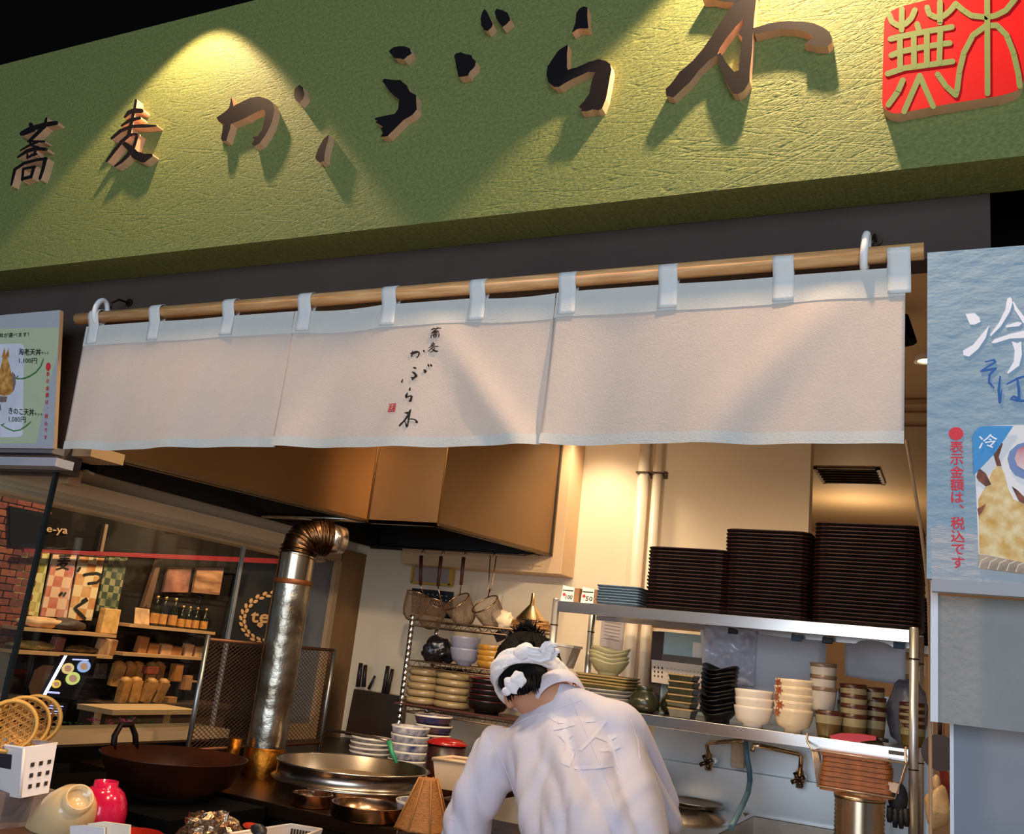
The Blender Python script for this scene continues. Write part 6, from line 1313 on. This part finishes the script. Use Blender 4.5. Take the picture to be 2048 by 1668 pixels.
for y in range(4): strokes(mb, [(98-y*2, 1411+y*5), (126-y*3, 1413+y*5)], 2.2, lambda a, b: PX(a, b, DX+.006), (-.001, 0, 0))
strokes(mb, [(146, 1319), (176, 1320)], 3, lambda a, b: PX(a, b, DX+.006), (-.001, 0, 0)); strokes(mb, [(96, 1384), (118, 1386)], 4, lambda a, b: PX(a, b, DX+.006), (-.001, 0, 0))
mb.build('text_lines', EM('screen_text', (190, 190, 240), 1.2), ms, kind='stuff')
MB().cyl(PX(112, 1440, DX-.03), V((PX(112, 1440, DX).x-.05, PX(112, 1440, DX).y, 0)), .012).build('stand', black, ms)
# plaque, notice, logo panel
plate('wooden_plaque', ((72,1340),(88,1330),(110,1332),(96,1392),(64,1390),(60,1374)), .014, M('plaque_wood', (140, 98, 66), .7, var=.15, vs=6), None, .03, label='pointed tan wooden plaque beside the menu screen', cat='plaque')
nq = ((193,1327),(216,1328),(211,1358),(186,1356))
nn = T('wall_notice', FX(200, 1358, .02), 'small grey printed notice right of the menu screen', 'notice'); plate('paper', nq, .02, M('notice_grey', (112, 98, 90), .8, rgb2=(60, 50, 46), vs=60), nn, .004)
lp = T('logo_panel', FX(520, 1290, .02), 'black shop panel with an oval ring of pale leaf shapes and the word tea', 'sign')
plate('panel', ((478,1125),(640,1130),(620,1300),(440,1290)), .04, M('panel_black', (18, 16, 18), .5), lp)
mb = MB(); lm = M('logo_pale', (232, 176, 124), .6)
for i in range(26):
    a = 2*pi*i/26; cx_, cy_ = 548+66*cos(a)-8*sin(a)*-1, 1236+52*sin(a)
    for k, s_ in ((0, 1), (1, .88)):
        x, y = 548+66*s_*cos(a+.08*k)+6*sin(-a), 1236+52*s_*sin(a+.08*k); tx = a+pi/2+.35*(1 if k else -1)
        MB().prism([PX(x+5.2*cos(b)*cos(tx)-3*sin(b)*sin(tx), y+5.2*cos(b)*sin(tx)+3*sin(b)*cos(tx), SX+.05) for b in [2*pi*j/8 for j in range(8)]], (-.006, 0, 0)).build('leaf_shape', lm, lp)
mb = MB(); put_text(mb, 'tea', [FX(*q, .05) for q in ((503,1224),(560,1227),(556,1247),(500,1244))], bold=.05); mb.build('lettering', lm, lp)
MB().prism([FX(*q, .052) for q in ((516,1246),(524,1243),(527,1250),(521,1256),(514,1251))], (-.004, 0, 0)).build('leaf_shape', lm, lp)
# ================================================================ THE COOK
def remesh(mb, voxel, smooth=6):
    me = mb.mesh('body_source', []); o = bpy.data.objects.new('body_source', me); C.objects.link(o)
    r = o.modifiers.new('r', 'REMESH'); r.mode = 'VOXEL'; r.voxel_size = voxel
    s = o.modifiers.new('s', 'SMOOTH'); s.factor = .5; s.iterations = smooth
    out = bpy.data.meshes.new_from_object(o.evaluated_get(bpy.context.evaluated_depsgraph_get())); bpy.data.objects.remove(o); bpy.data.meshes.remove(me)
    out.polygons.foreach_set('use_smooth', [True]*len(out.polygons)); return out
def link(name, me, mats, parent, label=None):
    me.name = name
    for mt in mats: me.materials.append(mt)
    o = bpy.data.objects.new(name, me); C.objects.link(o); o.parent = parent; o.location = -V(parent.location) if parent.parent is None else V((0, 0, 0))
    if label: o['label'] = label
    return o
def loft(mb, rings, n=28):
    """rings: (centre, right half vector, depth half vector)"""
    return mb.grid(lambda u, v: (lambda i, f: (lambda A, B: A.lerp(B, f))(*[c+R*cos(2*pi*u)+D*sin(2*pi*u) for c, R, D in (rings[i], rings[min(i+1, len(rings)-1)])]))(min(int(v*(len(rings)-1)), len(rings)-2), v*(len(rings)-1)-min(int(v*(len(rings)-1)), len(rings)-2)), n, (len(rings)-1)*4, 0, True, True)
def capped(mb, rings):
    loft(mb, rings); k = len(mb.v)
    for c, R, D in (rings[0], rings[-1]):
        k = len(mb.v); mb.v += [c]+[c+R*cos(2*pi*i/28)+D*sin(2*pi*i/28) for i in range(28)]
        for i in range(28): mb.f.append([k, k+1+i, k+1+(i+1) % 28]); mb.m.append(0); mb.s.append(True)
def limb(mb, pts, rs):
    for (p, q), (a, b) in zip(zip(pts, pts[1:]), zip(rs, rs[1:])): mb.cyl(p, q, a, b, 16)
    for p, r in zip(pts, rs): mb.ell(p, (r, r, r), 14)
LV = [((1074, 1394), (1140, 1364), 2.232, .046), ((1064, 1420), (1156, 1376), 2.222, .052), ((985, 1466), (1238, 1410), 2.235, .085), ((962, 1500), (1277, 1446), 2.23, .112), ((1008, 1560), (1292, 1520), 2.18, .125), ((1034, 1610), (1308, 1585), 2.12, .128), ((1052, 1660), (1326, 1660), 2.05, .128), ((1072, 1760), (1345, 1775), 1.99, .125), ((1085, 1900), (1352, 1920), 1.96, .122), ((1088, 2060), (1355, 2080), 1.96, .118)]
cs = []
for l, r, Y, dpt in LV:
    a, b = PY(*l, Y), PY(*r, Y); cs.append(((a+b)/2, (b-a)/2, dpt))
rings = []
for i, (c, h, dpt) in enumerate(cs):
    sp = (cs[max(i-1, 0)][0]-cs[min(i+1, len(cs)-1)][0]).normalized(); D = h.normalized().cross(sp).normalized()
    D = D if D.y > 0 else -D
    rings.append((c+D*dpt*.35, h, D*dpt))
hip = rings[-2][0]
cook = T('person', (hip.x, hip.y, 0), 'cook in a white short-sleeved shirt and knotted white towel headband bending over, seen from behind', 'person')
skin = M('skin', (206, 148, 116), .5, var=.04, vs=12); shirtm = M('shirt_cotton', (224, 216, 228), .85, bump=.10, bs=18, var=.01, vs=6, trans=.06); navy = M('dark_trousers', (38, 38, 46), .8)
C7 = PY(1105, 1385, 2.21); eL, eR = PY(1012, 1396, 2.275), PY(1124, 1356, 2.262)
rx = (eR-eL).normalized(); ux = V((-.36, .42, .84)); ux = (ux-rx*ux.dot(rx)).normalized(); fx_ = ux.cross(rx)
HR = Matrix((rx, fx_, ux)).transposed(); HC = (eL+eR)/2+ux*.030+fx_*.012
H = lambda x, y, z: HC+HR @ V((x, y, z))
# body: head, neck, arms, legs as one continuous skin surface
mb = MB()
mb.ell(HC, (.074, .092, .100), 22, rot=HR); mb.ell(H(0, .03, -.055), (.056, .062, .066), 18, rot=HR)
mb.ell(H(0, .098, -.022), (.011, .016, .020), 10, rot=HR); mb.ell(H(0, .084, -.062), (.024, .012, .007), 10, rot=HR)
for s_ in (-1, 1):
    mb.ell(H(s_*.078, -.004, -.028), (.012, .022, .033), 14, rot=HR); mb.ell(H(s_*.030, .082, .008), (.016, .010, .008), 10, rot=HR)
limb(mb, [H(0, -.012, -.06), C7+V((.0, .03, -.02)), rings[2][0]], [.050, .054, .07])
sL, sR = PY(990, 1510, 2.25), PY(1250, 1470, 2.27)
elL, haL = PY(905, 1745, 2.24), PY(935, 1750, 2.50); elR, haR = sR+V((.06, .16, -.20)), V((-.98, 2.60, .93))
limb(mb, [sL, elL, haL], [.050, .040, .028]); limb(mb, [sR, elR, haR], [.050, .040, .028])
def hand(w, d, side):
    d = d.normalized(); sdv = d.cross(V((0, 0, 1))).normalized(); dn = sdv.cross(d)
    mb.ell(w+d*.04, (.026, .048, .014), 12, rot=Matrix((sdv, d, dn)).transposed())
    for i, l in enumerate((.062, .072, .068, .052)):
        o = w+d*.075+sdv*(-.027+.018*i); limb(mb, [o-d*.02, o+d*l*.5-V((0, 0, .006)), o+d*l*.8-V((0, 0, .028))], [.009, .0085, .007])
    o = w+d*.02+sdv*(.026*side); limb(mb, [o, o+d*.030+sdv*.020*side-V((0, 0, .008)), o+d*.055+sdv*.018*side-V((0, 0, .020))], [.011, .0095, .008])
hand(haL, haL-elL, 1); hand(haR, haR-elR, -1)
for s_ in (-1, 1):
    hp = V((hip.x+s_*.09, hip.y+.02, .86)); limb(mb, [hp, V((hip.x+s_*.10, hip.y+.05, .47)), V((hip.x+s_*.10, hip.y-.01, .09))], [.082, .056, .042]); mb.ell((hip.x+s_*.10, hip.y+.06, .04), (.045, .12, .038), 12)
body = link('body', remesh(mb, .0075, 4), [skin], cook)
# trousers and shoes
mb = MB()
for s_ in (-1, 1): limb(mb, [V((hip.x+s_*.075, hip.y+.03, .80)), V((hip.x+s_*.10, hip.y+.05, .47)), V((hip.x+s_*.10, hip.y-.01, .10))], [.092, .078, .064])
mb.ell((hip.x, hip.y+.02, .82), (.150, .10, .11), 16); link('trousers', remesh(mb, .018, 4), [navy], cook)
mb = MB()
for s_ in (-1, 1): mb.ell((hip.x+s_*.10, hip.y+.06, .045), (.052, .135, .045), 14)
mb.build('shoes', M('black_rubber', (18, 18, 28), .6), cook)
# shirt
mb = MB(); capped(mb, rings[:-1]+[rings[-1]])
mb.ell(sL+V((.02, 0, 0)), (.080, .078, .075), 18); mb.ell(sR+V((-.03, -.01, 0)), (.085, .09, .08), 18)
hemL = PY(927, 1664, 2.235)
limb(mb, [sL+V((.01, 0, 0)), sL.lerp(hemL, .5), hemL], [.078, .073, .062]); limb(mb, [sR+V((-.02, -.01, 0)), sR.lerp(elR, .85)], [.078, .066])
mb.ell((rings[2][0]+rings[3][0])/2, (.13, .09, .06), 18)
sm_ = remesh(mb, .0095, 7)
spv = (cs[2][0]-cs[6][0]).normalized(); lat = cs[4][1].normalized()
sm_.update(); nrm_ = [v.normal.copy() for v in sm_.vertices]
for v, n_ in zip(sm_.vertices, nrm_):
    p = v.co; a = p.dot(lat); b = p.dot(spv); w = max(0, min(1, (1.20-p.z)/.12))
    f1 = noise.noise(V((a*16+b*5, b*3.2, 1))); f2 = noise.noise(V((a*34-b*9, b*7, 5)))
    f3 = noise.noise(V((a*9-b*4, b*1.6, 9))); v.co = p+n_*(w*(.020*(abs(f1)*2-.55)+.006*f2+.012*f3))
sm_.update(); shirt = link('shirt', sm_, [shirtm], cook)
# fitted details are cast onto the shirt surface
from mathutils.bvhtree import BVHTree
bv = BVHTree.FromPolygons([v.co.copy() for v in sm_.vertices], [list(p.vertices) for p in sm_.polygons])
def on(x, y, lift=.001):
    r = ray(x, y).normalized(); h_, n_, i_, d_ = bv.ray_cast(CAM, r)
    return None if h_ is None else h_-r*lift
seam = shirtm
def seamline(pts, r=.0011, name='seam', mt=None):
    out = []
    for (x0, y0), (x1, y1) in zip(pts, pts[1:]):
        for i in range(7): q = on(x0+(x1-x0)*i/7, y0+(y1-y0)*i/7, .0); out += [q] if q else []
    if len(out) > 2: MB().tube(out, r, 6).build(name, mt or seam, shirt)
seamline([(978, 1468), (1000, 1515), (1020, 1560), (1030, 1592)]); seamline([(1008, 1462), (1060, 1432), (1120, 1415), (1170, 1398)]); seamline([(1140, 1395), (1165, 1450), (1200, 1530), (1232, 1610), (1245, 1655)], .0008)
seamline([(892, 1636), (920, 1646), (955, 1655)], .0008); seamline([(1262, 1440), (1276, 1480), (1282, 1530)])
pm = M('tonal_print', (231, 224, 235), .8, trans=.06)
prn = MB(); got = 0
def cast_poly(pts):
    q = [on(x, y, .0018) for x, y in pts]
    if all(q):
        c = V((0, 0, 0))
        for p in q: c += p
        c /= len(q); h_ = on(sum(p[0] for p in pts)/len(pts), sum(p[1] for p in pts)/len(pts), .0020) or c; prn.add(q+[h_], [(i, (i+1) % len(q), len(q)) for i in range(len(q))])
for pts, w in (([(1098, 1428), (1116, 1440), (1136, 1442)], 12), ([(1106, 1456), (1128, 1452), (1148, 1446)], 9), ([(1122, 1462), (1138, 1478), (1142, 1500), (1130, 1530)], 20), ([(1160, 1500), (1190, 1470), (1212, 1440)], 7), ([(1172, 1440), (1190, 1438)], 10), ([(1190, 1470), (1215, 1480), (1232, 1470)], 8), ([(1200, 1500), (1225, 1500), (1240, 1490)], 7), ([(1215, 1470), (1228, 1510), (1234, 1550)], 9), ([(1148, 1536), (1190, 1534), (1228, 1530)], 7)):
    for (x0, y0), (x1, y1) in zip(pts, pts[1:]):
        L = math.hypot(x1-x0, y1-y0); nx, ny = -(y1-y0)/L*w/2, (x1-x0)/L*w/2; m_ = max(2, int(L/3))
        for i in range(m_):
            a, b = i/m_, (i+1)/m_
            for s0, s1 in ((-1, -.5), (-.5, 0), (0, .5), (.5, 1)): cast_poly([(x0+(x1-x0)*t+nx*s_, y0+(y1-y0)*t+ny*s_) for t, s_ in ((a, s1), (b, s1), (b, s0), (a, s0))])
prn.build('back_print', pm, shirt, label='faint white brush print on the back')
# collar
cn = (H(0, -.02, -.08)-C7).normalized()*.6+V((0, .25, .8)); cn.normalize(); CR = cn.to_track_quat('Z', 'Y').to_matrix()
cc = C7+V((.004, .034, -.004))
MB().lathe(cc, [(.058, -.020), (.064, -.012), (.061, .012), (.055, .030), (.051, .031), (.052, .020), (.056, -.010)], 30, 0, CR, close=False).build('collar', shirtm, shirt)
# hair
hairm = M('black_hair', (10, 8, 8), .6, var=.4, vs=60, bump=.3, bs=120, stretch=(1, 1, 5), spec=.12)
mb = MB().ell(H(-.012, -.012, .026), (.083, .098, .098), 28, rot=HR, fn=lambda q: q*(1+.07*noise.noise(q*28)) if q.z > -.03 else q*(1+.07*noise.noise(q*28))*V((1, 1, 1)).length/1.732)
mb.ell(H(.006, -.050, -.022), (.058, .046, .052), 18, rot=HR)
for i in range(420):
    a, b = rnd.uniform(0, 2*pi), rnd.uniform(0, 1.25); d = V((sin(b)*cos(a), sin(b)*sin(a), cos(b))); p = V((-.012+d.x*.082, -.012+d.y*.097, .026+d.z*.097))
    up_ = max(0, 1-b/.7); sw = V((d.x*.15+.10, d.y*.15-.10, -.9*(1-up_)))
    t_ = (sw*(1-.75*up_)+V((.22+rnd.uniform(-.3, .3), -.25+rnd.uniform(-.35, .35), 1.0))*up_+V((rnd.uniform(-.2, .2), rnd.uniform(-.2, .2), 0))).normalized(); L = rnd.uniform(.014, .026)*(1+1.0*up_)
    mb.tube([H(*p), H(*(p+t_*L*.55+d*.003)), H(*(p+t_*L+d*.001))], [.0038, .0026, .0003], 4)
for i in range(70):
    a = rnd.uniform(-.85, 1.1); p = V((.006+sin(a)*.056, -.050-.044*cos(a), -.050+rnd.uniform(-.012, .012))); mb.tube([H(*p), H(p.x*1.0, p.y-.001, p.z-.016), H(p.x*.97, p.y+.004, p.z-.030)], [.0038, .003, .0004], 4)
mb.build('hair', hairm, body)
# towel headband: a rolled towel tied at the back
tow = M('towel', (240, 236, 240), .95, bump=.5, bs=70)
bandc = []
for i in range(48):
    a = 2*pi*i/48; bandc.append(H(-.010+.087*cos(a), -.006+.104*sin(a), -.004-.016*sin(a)+.004*cos(a)))
mb = MB(); n = len(bandc)
def bandf(u, v):
    q = u*n; i = int(q) % n; p = bandc[i].lerp(bandc[(i+1) % n], q-int(q)); d = (p-HC); d = (d-ux*d.dot(ux)).normalized(); b = 2*pi*v; a = 2*pi*u
    wv = .0225+.003*sin(3*a+1); th = .011+.003*sin(5*a)
    tw = 1.5*a; return p+ux*(wv*sin(b)+.0022*sin(4*b+tw*3))+d*(th*cos(b)+.0018*sin(5*b+tw*4))
mb.grid(bandf, 110, 20, 0, True, True)
kn = H(.034, -.108, .016); Yk = kn.y
mb.ell(kn, (.030, .016, .022), 18, rot=HR @ R3(0, -.35, 0), fn=lambda q: q*(1+.22*noise.noise(q*45)))
def flag(pts, ws, th=.005):
    """a short folded cloth end"""
    cs_ = [V(p) for p in pts]
    def g(u, v):
        q = v*(len(cs_)-1); i = min(int(q), len(cs_)-2); c = cs_[i].lerp(cs_[i+1], q-i); t = (cs_[i+1]-cs_[i]).normalized(); s_ = t.cross(V((0, -1, 0))).normalized(); w_ = ws[i]+(ws[i+1]-ws[i])*(q-i)
        b = 2*pi*u; return c+s_*(w_*cos(b))+V((0, -1, 0))*(th*sin(b)+.006*sin(3*cos(b)*2+v*3))
    mb.grid(g, 18, 14, 0, True, True); mb.ell(cs_[-1], (ws[-1]*.9, th, ws[-1]*.6), 10)
flag([kn+V((0, -.004, 0)), PY(1090, 1312, Yk-.010), PY(1098, 1297, Yk-.016), PY(1106, 1290, Yk-.018)], [.014, .018, .020, .012])
flag([kn+V((.004, -.004, 0)), PY(1100, 1312, Yk-.004), PY(1112, 1302, Yk-.006)], [.014, .016, .012])
Yf = H(-.05, -.085, -.02).y-.034
for qx, qy, r3, sd in ((1036, 1358, (.022, .012, .018), 1), (1026, 1371, (.024, .011, .017), 5), (1014, 1382, (.012, .009, .012), 9)): mb.ell(PY(qx, qy, Yf), r3, 22, rot=R3(0, .6, 0), fn=lambda q, sd=sd: q*(1+.30*noise.noise(q*70+V((sd, 0, 0)))))
mb.build('towel_headband', tow, body)
# glasses
gm_ = M('glasses_black', (20, 20, 24), .3)
mb = MB()
for s_ in (-1, 1): mb.tube([H(s_*.082, -.012, -.030), H(s_*.083, -.002, -.010), H(s_*.082, .06, -.004), H(s_*.068, .098, -.002)], .0022, 6); mb.tube([H(s_*.036+.027*cos(2*pi*i/20), .106, -.004+.019*sin(2*pi*i/20)) for i in range(20)], .0018, 6, closed=True)
mb.tube([H(-.010, .106, .002), H(.010, .106, .002)], .002, 6).build('glasses', gm_, body)
# apron ties at the waist
ap = M('apron_cloth', (196, 204, 190), .9)
